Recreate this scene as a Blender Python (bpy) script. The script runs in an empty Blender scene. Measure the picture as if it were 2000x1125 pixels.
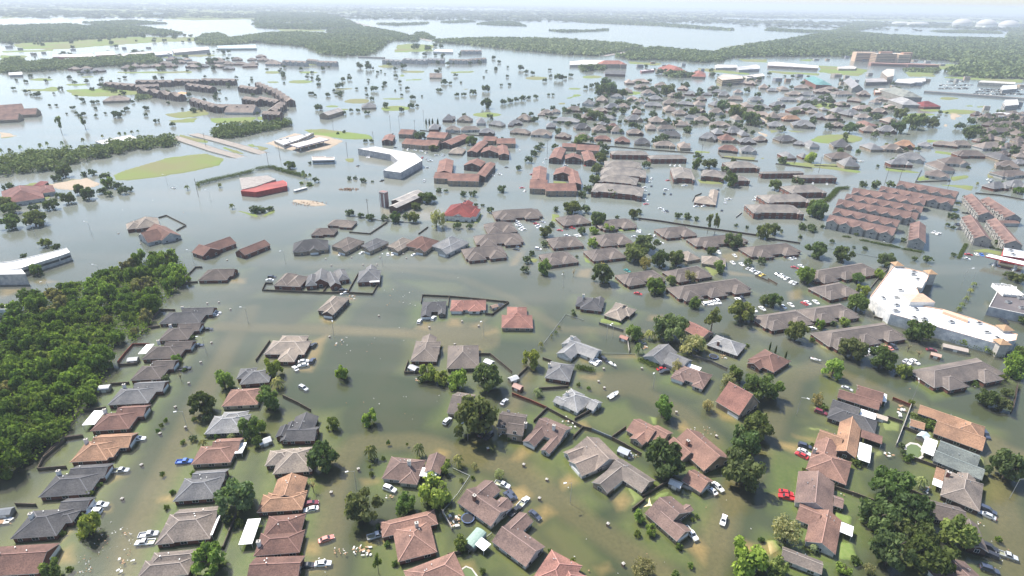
import bpy, math, random
import numpy as np
from mathutils import Vector, Matrix
random.seed(7); RNG = np.random.default_rng(7)
SC = bpy.context.scene; COL = SC.collection
# ------------------------------------------------------------------ camera, sky, sun, exposure
CAMH, FPX, PITCH, ROLL = 145.0, 1130.0, math.atan(559.5/1130.0), math.atan(0.016)
cam_d = bpy.data.cameras.new('camera'); cam = bpy.data.objects.new('camera', cam_d); COL.objects.link(cam)
_f = Vector((0, math.cos(PITCH), -math.sin(PITCH))); _r0 = Vector((1,0,0)); _u0 = Vector((0, math.sin(PITCH), math.cos(PITCH)))
_r = _r0*math.cos(ROLL)+_u0*math.sin(ROLL); _u = -_r0*math.sin(ROLL)+_u0*math.cos(ROLL)
m = Matrix((( _r.x,_u.x,-_f.x,0),(_r.y,_u.y,-_f.y,0),(_r.z,_u.z,-_f.z,CAMH),(0,0,0,1)))
cam.matrix_world = m
cam_d.sensor_width = 36; cam_d.lens = 36*FPX/2000.0; cam_d.clip_start = 1; cam_d.clip_end = 120000
SC.camera = cam
SUN_EL, SUN_AZ = math.radians(56), math.radians(-51)      # azimuth measured from +Y towards +X
sd = Vector((math.sin(SUN_AZ)*math.cos(SUN_EL), math.cos(SUN_AZ)*math.cos(SUN_EL), math.sin(SUN_EL)))
w = bpy.data.worlds.new("World"); SC.world = w; w.use_nodes = True
nt = w.node_tree; bg = nt.nodes['Background']; sky = nt.nodes.new('ShaderNodeTexSky')
sky.sky_type = 'NISHITA'; sky.sun_disc = False; sky.sun_elevation = SUN_EL; sky.sun_rotation = SUN_AZ
sky.air_density = 1.0; sky.dust_density = 1.0; sky.ozone_density = 1.0
hs = nt.nodes.new('ShaderNodeHueSaturation'); hs.inputs['Saturation'].default_value = 1.0; nt.links.new(sky.outputs[0], hs.inputs['Color']); nt.links.new(hs.outputs[0], bg.inputs[0]); bg.inputs[1].default_value = 0.14
sl = bpy.data.lights.new('sun','SUN'); sl.energy = 5.0; sl.angle = math.radians(0.5); sl.color = (1.0,0.95,0.87)
so = bpy.data.objects.new('sun', sl); COL.objects.link(so); so.rotation_euler = sd.to_track_quat('Z','Y').to_euler(); so.location = (0,0,400)
SC.view_settings.view_transform = 'Standard'; SC.view_settings.look = 'None'; SC.view_settings.exposure = 0.9; SC.view_settings.gamma = 1
SC.cycles.max_bounces = 6; SC.cycles.volume_bounces = 0; SC.cycles.transparent_max_bounces = 12
SC.cycles.caustics_reflective = False; SC.cycles.caustics_refractive = False
HAZE = 0.000125
# ------------------------------------------------------------------ measuring: pixel of the photo -> point in the place
TX = TY = 0.0; TS = 4.0
def T(x, y):
    global TX, TY, TS
    TX, TY, TS = x, y, (3.99 if y == 0 else 4.0)
def full(p): return (TX+p[0]/TS, TY+p[1]/TS)
def gp(p, z=0.0):
    x, y = p
    d = _f*FPX + _r*(x-1000.0) + _u*(562.5-y)
    if d.z > -2.0: d.z = -2.0
    t = (z-CAMH)/d.z
    return Vector((d.x*t, d.y*t, z))
def g(p, z=0.0): return gp(full(p), z)
def ppm(P):
    d = (Vector(P)-Vector((0,0,CAMH))).dot(_f)
    return FPX/max(d, 1)
def proj(P):
    v = Vector(P)-Vector((0,0,CAMH)); d = v.dot(_f)
    return (1000+FPX*v.dot(_r)/d, 562.5-FPX*v.dot(_u)/d)
# ------------------------------------------------------------------ materials
def mat(name):
    M = bpy.data.materials.new(name); M.use_nodes = True
    return M, M.node_tree, M.node_tree.nodes, M.node_tree.links, M.node_tree.nodes['Principled BSDF']
def mixc(N, L, fac, a, b, mode='MIX'):
    n = N.new('ShaderNodeMix'); n.data_type = 'RGBA'; n.blend_type = mode
    for k, v in ((0, fac), (6, a), (7, b)):
        if hasattr(v, 'is_linked') or hasattr(v, 'links'): L.new(v, n.inputs[k])
        else: n.inputs[k].default_value = v if k == 0 else (tuple(v)+(1,))[:4]
    return n.outputs[2]
def noise(N, L, scale, detail=3, co='Object', rough=.55, vec=None):
    n = N.new('ShaderNodeTexNoise'); n.inputs['Scale'].default_value = scale; n.inputs['Detail'].default_value = detail; n.inputs['Roughness'].default_value = rough
    if vec is None:
        c = N.new('ShaderNodeTexCoord'); vec = c.outputs[co]
    L.new(vec, n.inputs['Vector']); return n.outputs[0]
def ramp(N, L, v, lo, hi):
    n = N.new('ShaderNodeMapRange'); n.inputs[1].default_value = lo; n.inputs[2].default_value = hi; L.new(v, n.inputs[0]); return n.outputs[0]
def tinted(name, scale, lo=.75, hi=1.2, rough=.85, mul=1.0, stretch=None, big=None, spec=.25):
    """object colour broken up by two sizes of grain: shingles, siding, paint, boards"""
    M, t, N, L, P = mat(name)
    oi = N.new('ShaderNodeObjectInfo'); c = N.new('ShaderNodeTexCoord'); v = c.outputs['Object']
    if stretch:
        mp = N.new('ShaderNodeMapping'); mp.inputs['Scale'].default_value = stretch; L.new(v, mp.inputs[0]); v = mp.outputs[0]
    n1 = ramp(N, L, noise(N, L, scale, 4, vec=v), .3, .7)
    col = mixc(N, L, n1, (lo,)*3, (hi,)*3)
    if big:
        n2 = ramp(N, L, noise(N, L, big, 3), .32, .68)
        col = mixc(N, L, 1.0, col, mixc(N, L, n2, (.66,.67,.70), (1.22,1.18,1.12)), 'MULTIPLY')
    base = mixc(N, L, 1.0, oi.outputs['Color'], col, 'MULTIPLY')
    if mul != 1.0: base = mixc(N, L, 1.0, base, (mul,)*3, 'MULTIPLY')
    L.new(base, P.inputs['Base Color']); P.inputs['Roughness'].default_value = rough; P.inputs['Specular IOR Level'].default_value = spec
    return M
def plain(name, col, rough=.6, scale=None, amt=.25, metallic=0, spec=.4):
    M, t, N, L, P = mat(name)
    if scale:
        n = ramp(N, L, noise(N, L, scale, 4), .3, .7)
        L.new(mixc(N, L, n, tuple(c*(1-amt) for c in col), tuple(min(1, c*(1+amt)) for c in col)), P.inputs['Base Color'])
    else: P.inputs['Base Color'].default_value = tuple(col)+(1,)
    P.inputs['Roughness'].default_value = rough; P.inputs['Metallic'].default_value = metallic; P.inputs['Specular IOR Level'].default_value = spec
    return M
M_SH = tinted('roof_shingles', 2.2, .62, 1.32, .9, 1.0, (1,1,2.5), .16)
M_RG = tinted('ridge_shingles', 2.0, .9, 1.15, .9, 1.7)
M_WL = tinted('house_wall', 3.5, .7, 1.15, .9, 1.0, (1,1,4), .4)
M_TR = plain('white_trim', (.62,.60,.56), .6, 1.5, .12)
M_GL = plain('window_glass', (.03,.035,.04), .12, spec=.6)
M_WH = plain('white_metal_sheet', (.74,.74,.72), .45, .6, .08)
M_DR = plain('garage_door_paint', (.66,.66,.64), .5, 1.0, .08)
M_PAINT, _t, _N, _L, _P = mat('car_paint'); _o = _N.new('ShaderNodeObjectInfo'); _L.new(_o.outputs['Color'], _P.inputs['Base Color']); _P.inputs['Roughness'].default_value = .28; _P.inputs['Coat Weight'].default_value = .4
M_TY = plain('tyre_rubber', (.02,.02,.02), .8)
M_RIM = plain('wheel_metal', (.4,.4,.42), .35, metallic=.8)
M_LAMP = plain('lamp_lens', (.7,.7,.68), .2)
M_TAIL = plain('tail_lens', (.4,.02,.02), .25)
M_FN = tinted('fence_boards', 5, .55, 1.25, .9, 1.0, (3,3,.4), .3)
M_BK = plain('bark', (.085,.065,.048), .95, 3, .35)
M_CC = plain('concrete', (.40,.37,.33), .9, .5, .2)
M_STEEL = plain('galvanised_steel', (.42,.43,.43), .45, metallic=.6)
M_DK = plain('dark_void', (.018,.018,.02), .8)
M_WOOD = plain('deck_wood', (.30,.19,.11), .85, 2, .3)
M_BR = plain('brick', (.17,.075,.055), .9, 6, .3)
M_FL = tinted('flat_roof_membrane', .5, .88, 1.06, .7, 1.0, None, .05)
M_OBJ = tinted('painted_surface', 2.0, .85, 1.1, .55)
M_POOL = plain('pool_water', (.10,.13,.05), .08)
def leafmat(name, trans=.42):
    M, t, N, L, P = mat(name)
    oi = N.new('ShaderNodeObjectInfo'); ge = N.new('ShaderNodeNewGeometry')
    r = ge.outputs['Random Per Island']
    v = mixc(N, L, r, (.55,.6,.5), (1.35,1.3,1.25))
    v2 = mixc(N, L, oi.outputs['Random'], (.82,.86,.8), (1.16,1.12,1.2))
    n3 = ramp(N, L, noise(N, L, 1.6, 2), .35, .65)
    v3 = mixc(N, L, n3, (.72,.76,.75), (1.18,1.15,1.05))
    c = mixc(N, L, 1.0, mixc(N, L, 1.0, mixc(N, L, 1.0, oi.outputs['Color'], v, 'MULTIPLY'), v2, 'MULTIPLY'), v3, 'MULTIPLY')
    df = N.new('ShaderNodeBsdfDiffuse'); tr = N.new('ShaderNodeBsdfTranslucent'); mx = N.new('ShaderNodeMixShader')
    L.new(c, df.inputs[0]); L.new(mixc(N, L, 1.0, c, (1.25,1.35,.7), 'MULTIPLY'), tr.inputs[0]); mx.inputs[0].default_value = trans
    L.new(df.outputs[0], mx.inputs[1]); L.new(tr.outputs[0], mx.inputs[2]); L.new(mx.outputs[0], N['Material Output'].inputs[0])
    N.remove(P); return M
M_LF = leafmat('leaves')
M_LFF = leafmat('distant_leaves', .15)
PAL = dict(G=(.078,.077,.080), g=(.135,.135,.138), l=(.21,.21,.21), t=(.160,.135,.118), T=(.235,.20,.168), b=(.105,.087,.078), m=(.155,.108,.094),
  r=(.145,.085,.070), s=(.20,.120,.095), o=(.25,.150,.098), k=(.225,.116,.095), e=(.125,.14,.132), p=(.22,.18,.155), R=(.45,.085,.075), w=(.72,.72,.70), c=(.30,.28,.26), q=(.185,.105,.085), B=(.098,.084,.077))
WAL = dict(b=(.17,.075,.055), d=(.10,.065,.055), t=(.30,.24,.18), w=(.62,.62,.60), l=(.42,.42,.41), g=(.24,.23,.21), h=(.33,.32,.30), y=(.48,.42,.30))
def c4(c): return (c[0], c[1], c[2], 1.0)
# ------------------------------------------------------------------ mesh collecting
class MB:
    def __init__(s): s.v = []; s.f = []; s.m = []
    def poly(s, pts, mi=0):
        n = len(s.v); s.v += [tuple(p) for p in pts]; s.f.append(tuple(range(n, n+len(pts)))); s.m.append(mi)
    def box(s, x0,y0,z0,x1,y1,z1, mi=0, ti=None, bottom=False):
        a = [(x0,y0),(x1,y0),(x1,y1),(x0,y1)]; s.prism(a, z0, z1, mi, mi if ti is None else ti, bottom)
    def prism(s, xy, z0, z1, mi=0, ti=0, bottom=False):
        n = len(s.v); k = len(xy)
        s.v += [(p[0],p[1],z0) for p in xy]+[(p[0],p[1],z1) for p in xy]
        for i in range(k):
            j = (i+1) % k; s.f.append((n+i,n+j,n+k+j,n+k+i)); s.m.append(mi)
        s.f.append(tuple(n+k+i for i in range(k))); s.m.append(ti)
        if bottom: s.f.append(tuple(n+k-1-i for i in range(k))); s.m.append(mi)
    def tube(s, p0, p1, r0, r1, n=6, mi=0, cap=True):
        p0, p1 = Vector(p0), Vector(p1); d = (p1-p0).normalized(); a = d.orthogonal().normalized(); b = d.cross(a); k = len(s.v)
        for p, r in ((p0,r0),(p1,r1)):
            for i in range(n):
                t = 2*math.pi*i/n; s.v.append(tuple(p+(a*math.cos(t)+b*math.sin(t))*r))
        for i in range(n):
            j = (i+1) % n; s.f.append((k+i,k+j,k+n+j,k+n+i)); s.m.append(mi)
        if cap: s.f.append(tuple(k+n+i for i in range(n))); s.m.append(mi)
    def dome(s, c, rx, ry, rz, n=12, k=4, mi=0):
        b = len(s.v)
        for j in range(k):
            a = j*math.pi/2/k
            for i in range(n):
                t = 2*math.pi*i/n; s.v.append((c[0]+rx*math.cos(a)*math.cos(t), c[1]+ry*math.cos(a)*math.sin(t), c[2]+rz*math.sin(a)))
        s.v.append((c[0],c[1],c[2]+rz))
        for j in range(k-1):
            for i in range(n):
                q = (i+1) % n; s.f.append((b+j*n+i,b+j*n+q,b+j*n+n+q,b+j*n+n+i)); s.m.append(mi)
        for i in range(n): s.f.append((b+(k-1)*n+i,b+(k-1)*n+(i+1)%n,b+k*n)); s.m.append(mi)
    def mesh(s, name, mats):
        me = bpy.data.meshes.new(name); me.from_pydata(s.v, [], s.f)
        for M in mats: me.materials.append(M)
        me.polygons.foreach_set('material_index', s.m); me.update(); return me
def link(name, data, parent=None, loc=None, rz=0, color=None):
    o = bpy.data.objects.new(name, data); COL.objects.link(o)
    if parent is not None: o.parent = parent
    if loc is not None: o.location = loc
    if rz: o.rotation_euler = (0,0,rz)
    if color is not None: o.color = c4(color)
    return o
def quads(name, V, M):
    """V: (n,4,3) array of separate leaf faces"""
    n = len(V); me = bpy.data.meshes.new(name)
    me.vertices.add(4*n); me.vertices.foreach_set('co', V.reshape(-1).astype(np.float32))
    me.loops.add(4*n); me.loops.foreach_set('vertex_index', np.arange(4*n, dtype=np.int32))
    me.polygons.add(n); me.polygons.foreach_set('loop_start', np.arange(0,4*n,4,dtype=np.int32)); me.polygons.foreach_set('loop_total', np.full(n,4,dtype=np.int32))
    me.materials.append(M); me.update(calc_edges=True); return me
THINGS = []      # every thing awaiting or holding a label
def tag(o, desc, cat, pt=None, label=None, group=None, slot=True, lm=False):
    o['category'] = cat
    if group: o['group'] = group
    if label: o['label'] = label
    p = proj(pt if pt is not None else o.location)
    THINGS.append(dict(o=o, d=desc, c=cat, p=p, l=label, lm=lm, slot=slot))
    return o
def struct(o, kind='structure', label=None):
    o['kind'] = kind
    if label: o['label'] = label
    return o
ORD = 'first second third fourth fifth sixth seventh eighth ninth tenth eleventh twelfth thirteenth fourteenth fifteenth sixteenth seventeenth eighteenth nineteenth twentieth'.split()
ORD += ['twenty-'+x for x in ORD[:9]]+['thirtieth']+['thirty-'+x for x in ORD[:9]]
# ------------------------------------------------------------------ ground: what lies under and just above the flood
ROADS, DRIVES, LAWNS, SHOAL, BARE = [], [], [], [], []
def P(*pts): return [g(p) for p in pts]
def E(x, y, rx, ry, n=14): return [g((x+rx*math.cos(2*math.pi*i/n), y+ry*math.sin(2*math.pi*i/n))) for i in range(n)]
T(0,0)   # roads in whole-photo pixels use TS 1
TX, TY, TS = 0, 0, 1
ROADS += [(P((235,1125),(262,1040),(300,960),(335,890),(370,820),(420,720),(455,660),(490,600)),9),
 (P((630,1125),(640,1050),(652,960),(668,900),(700,862),(800,858),(905,885),(960,900),(1000,906),(1050,945),(1150,1020),(1225,1070),(1300,1125)),9.5),
 (P((1385,1125),(1400,1040),(1425,980),(1460,915),(1495,850),(1525,790),(1545,735),(1600,712),(1700,752),(1800,800),(1900,850),(2000,890)),9.5),
 (P((1985,1125),(1975,1020),(1960,960),(1955,900),(1940,860)),9),
 (P((430,634),(520,637),(650,641),(760,646),(850,652),(905,656)),8),
 (P((1390,855),(1330,800),(1260,765),(1200,745)),9), (P((905,885),(1000,800),(1040,700)),5),
 (P((700,520),(800,525),(900,540),(1000,580),(1040,610)),7), (P((1040,610),(1100,640),(1290,650),(1400,700)),7),
 (P((600,520),(720,515),(960,520),(1010,495),(1040,430),(1070,330),(1090,290)),6)]
ROADS += [([g((875,655)),g((918,656))],30),([g((1180,748)),g((1240,742))],17)]
T(500,620); DRIVES += [P((445,180),(560,120),(430,410),(330,405)), P((1720,200),(1780,275),(1740,270)), P((480,1100),(560,1120),(540,1160),(470,1140))]
T(500,400); DRIVES += [P((1300,905),(1365,905),(1345,965),(1240,960)), P((1520,880),(1585,880),(1590,935),(1500,935)), P((1690,935),(1800,870),(1815,880),(1720,950)), P((505,880),(600,880),(605,915),(520,915)),
  P((700,700),(780,720),(760,745),(690,740)), P((600,350),(700,370),(690,395),(600,380)), P((1020,370),(1110,370),(1110,392),(1020,392)), P((1780,990),(1880,950),(1900,990),(1790,1010)), P((1290,40),(1450,20),(1400,110),(1280,120))]
T(500,845); DRIVES += [P((365,840),(480,835),(490,930),(370,940)), P((810,345),(980,340),(965,385),(830,405)), P((860,790),(990,800),(1000,830),(880,850)), P((1580,1000),(1700,990),(1720,1120),(1590,1120)), P((350,1020),(480,1010),(500,1060),(350,1080)), P((1430,130),(1500,140),(1480,215),(1460,200))]
T(1000,845); DRIVES += [P((0,425),(90,400),(145,470),(60,560),(-60,560)), P((190,590),(270,555),(350,610),(215,705)), P((385,365),(450,330),(520,375),(400,430)), P((770,500),(880,450),(945,520),(885,590),(820,600)), P((1340,870),(1450,800),(1540,890),(1505,1015)), P((1790,820),(1900,870),(2010,900),(2000,945),(1765,930)), P((640,1040),(760,990),(800,1060),(690,1120))]
T(1500,845); DRIVES += [P((90,60),(250,80),(230,145),(110,100)), P((20,470),(110,460),(100,500),(20,520)), P((-40,870),(30,860),(90,960),(-20,960)), P((200,5),(370,40),(370,60),(230,30))]
T(1000,620); DRIVES += [P((500,805),(570,800),(620,865),(560,875)), P((75,1000),(165,1040),(60,1115),(-20,1100)), P((540,325),(600,310),(615,345),(555,350)), P((520,440),(700,425),(660,475),(520,470)), P((1550,690),(1640,725),(1760,770),(1740,805),(1640,790)), P((1270,830),(1350,795),(1405,870),(1330,885)), P((700,290),(960,285),(970,305),(720,300))]
T(0,845); DRIVES += [P((820,330),(900,290),(1000,320),(850,380)), P((690,560),(860,540),(860,600),(700,620)), P((480,830),(620,700),(600,690),(430,800)), P((430,950),(560,860),(570,1000),(430,1010)), P((1250,500),(1340,480),(1350,530),(1240,520))]
T(0,400); DRIVES += [P((0,620),(240,590),(200,640),(0,720)), P((250,590),(330,570),(440,590),(300,610)), P((440,440),(560,430),(560,455),(470,470)), P((1800,570),(1920,565),(1900,600),(1790,605))]
T(1000,400); DRIVES += [P((1640,380),(1780,360),(1790,420),(1660,440)), P((40,350),(110,350),(30,460),(-20,470)), P((1090,850),(1180,845),(1220,890),(1060,890)), P((1680,500),(1900,540),(1900,550),(1700,540)), P((540,500),(620,490),(600,560),(500,550))]
T(1500,400); DRIVES += [P((160,670),(260,640),(270,720),(170,740)), P((800,690),(920,530),(950,530),(830,740)), P((800,800),(900,880),(960,930),(840,870))]
T(500,200); DRIVES += [P((980,830),(1100,820),(1300,830),(1420,790),(1300,880),(1000,860)), P((800,430),(860,420),(1050,460),(1050,500),(850,480))]
BARE += [P((60,320),(150,295),(300,240),(560,270),(700,300),(560,370),(330,395),(180,350)), P((260,770),(300,757),(420,760),(540,780),(570,805),(460,815),(330,800))]
T(0,200); BARE += [P((400,640),(700,583),(800,640),(740,665),(560,690),(460,680)), P((0,235),(80,240),(130,262),(0,278))]
T(1500,200); BARE += [P((1400,100),(1450,85),(1510,105),(1480,140),(1420,135)), P((1360,170),(1410,165),(1420,195),(1360,195))]
T(1000,200); BARE += [P((1840,75),(2000,140),(2000,170),(1900,130)), P((1900,215),(2000,250),(2000,280),(1910,240))]
T(0,200); LAWNS += [P((860,575),(1000,520),(1300,430),(1600,395),(1765,440),(1730,490),(1500,540),(1200,590),(1000,612),(890,612)), P((0,690),(140,660),(250,625),(420,640),(600,590),(620,600),(330,660),(380,740),(300,790),(120,780),(60,720)), P((1620,120),(2000,110),(2000,165),(1650,165)), P((1300,140),(1560,120),(1530,160),(1330,165)), P((1400,250),(1660,310),(1600,320),(1400,275)), P((1750,340),(1930,400),(1900,415),(1720,360)), P((1800,830),(1920,850),(2000,870),(2000,910),(1900,870),(1800,850)), P((1900,330),(2000,320),(2000,370)), P((1560,350),(1800,420),(1760,420),(1560,370))]
T(500,200); LAWNS += [P((360,213),(530,208),(900,252),(925,290),(700,290),(430,250)), P((0,330),(100,360),(60,378),(0,376)), P((0,900),(150,820),(165,860),(60,905)), P((-60,880),(0,850),(60,900),(-20,910)), P((1690,860),(1770,855),(1760,930),(1700,960)), P((1480,915),(1700,930),(1700,945),(1480,940)), P((0,110),(170,105),(160,145),(0,140)), P((690,440),(780,430),(760,470),(720,470))]
T(500,0); LAWNS += [P((400,500),(560,495),(560,505),(400,510)),P((1150,620),(1300,615),(1290,626),(1160,630)),P((620,690),(760,685),(750,695),(640,700)),P((1500,560),(1700,552),(1690,566),(1520,570)),P((0,45),(500,55),(1000,85),(700,100),(300,92),(0,88)),P((0,120),(500,125),(760,180),(300,170),(0,165)),P((150,225),(520,232),(560,245),(200,245)),E(130,565,65,12),E(410,565,75,8),E(350,637,95,14),E(135,640,50,7),E(1230,560,95,10),E(1140,590,30,14),E(785,787,105,20),E(1065,770,95,8),E(1090,845,120,22),E(1800,895,125,20),E(590,830,50,8),E(680,855,40,5),E(1010,518,70,12),E(430,525,70,4),P((1100,350),(1180,340),(1400,350),(1380,400),(1060,412)),P((1640,700),(1700,690),(1560,692))]
T(1000,0); LAWNS += [P((0,70),(900,75),(2000,100),(2000,128),(1300,122),(700,118),(200,105)),P((300,152),(600,150),(1100,178),(1500,200),(1200,205),(700,180)),E(190,610,95,15),E(630,600,85,12),E(490,692,45,7),P((415,765),(480,735),(560,730),(540,748),(440,775)),E(390,808,30,7),E(940,725,70,15),E(760,685,60,10),E(1375,810,40,10),P((900,478),(1190,490),(1150,512),(900,500)),P((1440,528),(1560,535),(1860,570),(1850,588),(1460,555)),P((1750,460),(2000,460),(2000,490),(1800,480)),P((1620,370),(1800,345),(1880,350),(1680,372)),P((1590,650),(1660,650),(1650,670),(1590,670))]
T(1500,0); LAWNS += [P((0,95),(900,105),(2000,120),(2000,240),(1950,230),(1900,180),(900,165),(560,150),(0,130)),E(450,828,110,28),E(530,1085,215,38),E(1180,895,150,14),E(1490,872,150,20),E(1400,767,75,12),E(1570,825,40,8),E(1660,832,45,10),P((390,508),(560,515),(800,545),(720,595),(560,590),(390,560)),P((0,548),(200,560),(420,570),(400,592),(0,570)),P((1060,560),(1300,560),(1310,600),(1100,600)),P((1190,850),(1340,850),(1350,870),(1200,870)),E(880,995,50,16),P((1260,1090),(1390,1095),(1370,1115),(1240,1110)),P((290,460),(420,460),(330,480),(220,470)),P((1310,630),(1400,595),(2000,620),(2000,650),(1400,610)),P((1140,500),(1500,500),(1460,545),(1300,545))]
T(0,0); LAWNS += [P((0,398),(420,385),(430,398),(0,412)),P((620,322),(1100,302),(1560,300),(1560,322),(700,338)),P((500,700),(800,690),(1100,705),(1080,735),(800,752),(560,740)),P((1250,890),(1600,850),(1640,895),(1400,925)),P((900,560),(1500,552),(1500,568),(900,574)),P((150,700),(420,690),(400,712),(170,715)),P((1180,425),(1340,440),(1330,455),(1150,440)),P((0,22),(600,45),(1200,55),(2000,85),(2000,150),(1500,160),(1200,140),(700,115),(300,120),(0,150)),P((1650,20),(2300,40),(2900,60),(2600,75),(2000,60)),P((80,345),(500,300),(1100,285),(1560,290),(1560,310),(1000,345),(500,385),(180,385)),P((0,430),(220,430),(210,455),(0,458)),P((1350,425),(1800,425),(1560,445),(1340,440)),E(330,620,110,12),E(410,695,60,20),E(600,660,90,9),E(680,600,60,6),P((0,1035),(80,1045),(140,1060),(60,1078),(0,1080)),E(1260,567,50,5),E(760,735,200,18)]
T(1500,200); LAWNS += [P((1240,640),(1400,640),(1620,650),(1610,700),(1450,665)),P((300,505),(520,505),(720,540),(700,550),(520,525)),P((60,455),(340,470),(340,505),(60,480)),P((350,480),(540,480),(520,500),(350,500)),P((920,510),(1200,545),(1180,555),(920,535)),P((1160,600),(1240,560),(1260,600),(1160,625)),P((1420,580),(1560,570),(1560,590),(1440,620)),P((1290,370),(1500,400),(1460,418),(1290,395)),P((1250,465),(1350,465),(1340,495),(1240,495)),P((1720,540),(1760,520),(1760,590),(1720,590)),P((130,210),(320,232),(180,238)),P((0,215),(100,220),(60,240),(0,240)),P((1240,290),(1390,300),(1380,315),(1250,310))]
T(1000,200); LAWNS += [P((1640,415),(1910,425),(1910,455),(1660,435)),P((1440,378),(1560,385),(1540,398),(1440,392)),P((1910,425),(2000,430),(1990,450),(1920,440)),P((310,610),(450,615),(440,640),(310,635)),P((560,410),(600,400),(590,440),(560,440)),P((1440,600),(1660,600),(1650,640),(1460,635))]
T(1000,400); LAWNS += [P((310,70),(380,75),(380,130),(310,125)),P((255,290),(300,330),(550,335),(545,350),(330,360),(250,330)),P((130,420),(210,420),(200,455),(140,455)),P((600,170),(680,190),(980,185),(960,210),(640,200)),P((1500,470),(1540,480),(1640,530),(1560,560)),P((700,890),(860,925),(840,945),(690,920)),P((560,400),(600,440),(640,445),(580,450))]
T(500,400); LAWNS += [P((1600,300),(1660,290),(1680,330),(1610,340)),P((1700,60),(1760,60),(1750,110),(1700,150),(1690,110)),P((1480,120),(1640,130),(1600,145),(1480,140))]
T(1500,400); LAWNS += [P((1580,345),(1700,340),(1830,370),(1810,395),(1600,370)),P((310,630),(400,690),(440,730),(360,690)),P((1850,310),(1990,330),(1960,340),(1860,330))]
SHOAL += [P((1000,880),(1080,900),(1100,950),(1020,930))]
T(1000,845); LAWNS += [P((900,430),(940,425),(1035,512),(960,570),(900,590),(945,530)),P((1100,520),(1160,480),(1220,470),(1170,520)),P((640,400),(700,440),(770,505),(740,520),(650,440))]
SHOAL += [P((450,450),(640,400),(800,560),(640,690),(470,560)),P((760,690),(900,600),(1000,650),(1350,880),(1530,1020),(1420,1110),(1150,1000),(850,800)),P((200,720),(330,640),(560,760),(800,1010),(600,1100),(380,1000),(200,800)),P((150,200),(340,180),(400,340),(260,400),(120,300)),P((1400,480),(1640,520),(1560,840),(1440,720)),P((1080,1120),(1300,1060),(1480,1100),(1480,1150))]
T(1500,845); LAWNS += [P((840,140),(900,140),(900,180),(830,200)),P((1640,180),(1690,200),(1700,280),(1640,260)),P((560,860),(640,880),(700,1000),(560,990)),P((540,640),(640,660),(620,720),(560,690)),P((0,850),(60,840),(100,900),(20,950))]
SHOAL += [P((0,100),(220,180),(300,250),(210,480),(0,600)),P((660,260),(760,290),(840,530),(640,450),(640,330)),P((1050,230),(1350,290),(1340,480),(1060,440)),P((530,440),(840,550),(640,660),(530,620)),P((1580,640),(1800,680),(1760,800),(1620,740)),P((1690,340),(1900,420),(1880,560),(1700,560))]
T(1500,620); LAWNS += [P((330,680),(400,690),(470,710),(440,730),(340,720)),P((300,830),(500,860),(520,900),(370,905),(250,880)),P((900,800),(1030,830),(1020,890),(920,880)),P((1110,720),(1150,740),(1280,800),(1240,830),(1110,780)),P((1180,900),(1290,880),(1300,960),(1190,930)),P((320,160),(400,210),(480,250),(420,240))]
SHOAL += [P((240,740),(440,760),(500,850),(300,850),(200,800)),P((960,680),(1090,700),(1050,830),(930,780)),P((1000,250),(1250,240),(1400,290),(1100,330)),P((860,900),(1020,900),(1000,990),(850,960)),P((1050,880),(1180,910),(1180,1010),(1030,1000))]
T(1000,620); LAWNS += [P((1000,315),(1060,330),(1150,390),(1090,390),(1010,350)),P((1060,760),(1150,780),(1140,850),(1090,840)),P((440,750),(520,790),(480,790))]
SHOAL += [P((230,510),(450,520),(450,545),(240,560)),P((500,470),(700,480),(690,580),(520,530)),P((620,700),(900,640),(1000,780),(800,930),(560,810)),P((1500,230),(1640,280),(1780,350),(1640,370),(1480,300)),P((880,890),(1000,900),(960,1010),(880,960)),P((560,880),(760,950),(900,1050),(800,1010)),P((560,60),(690,70),(690,180),(570,180)),P((0,820),(100,900),(80,930),(0,930))]
T(500,845); SHOAL += [P((1390,770),(1530,760),(1560,930),(1420,950)),P((360,640),(480,660),(460,830),(380,830)),P((990,210),(1300,230),(1000,380),(930,330)),P((1540,300),(1660,350),(1570,480),(1500,360)),P((850,860),(1020,850),(1080,1110),(800,1115)),P((1660,940),(1840,850),(2000,1000),(1990,1120),(1800,1110)),P((330,400),(540,360),(520,500),(380,520))]
T(0,845); SHOAL += [P((340,240),(520,60),(620,50),(540,240)),P((1660,650),(1800,640),(1750,850),(1640,860)),P((1820,720),(1960,740),(1880,980),(1760,900)),P((0,640),(180,640),(80,760),(0,780)),P((1370,570),(1700,570),(1720,590),(1380,600)),P((900,120),(1020,100),(1000,160),(900,165))]
T(500,400); SHOAL += [P((130,640),(330,640),(330,660),(100,660)),P((390,640),(560,640),(520,680),(360,670)),P((650,615),(760,610),(720,680),(560,670)),P((790,600),(960,600),(900,690),(740,680)),P((1060,570),(1600,600),(1640,690),(1380,690)),P((1330,640),(1640,610),(1660,670),(1400,680)),P((1590,880),(1790,870),(1690,910),(1600,900)),P((1000,160),(1270,180),(1200,230),(1000,220))]
T(500,620); SHOAL += [P((1180,370),(1300,390),(1290,420),(1170,420)),P((1230,50),(1300,60),(1230,80)),P((1830,320),(1990,460),(1900,540),(1880,400))]
YARDS = []
def world_xy(poly): return np.array([(p.x,p.y) for p in poly])
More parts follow.
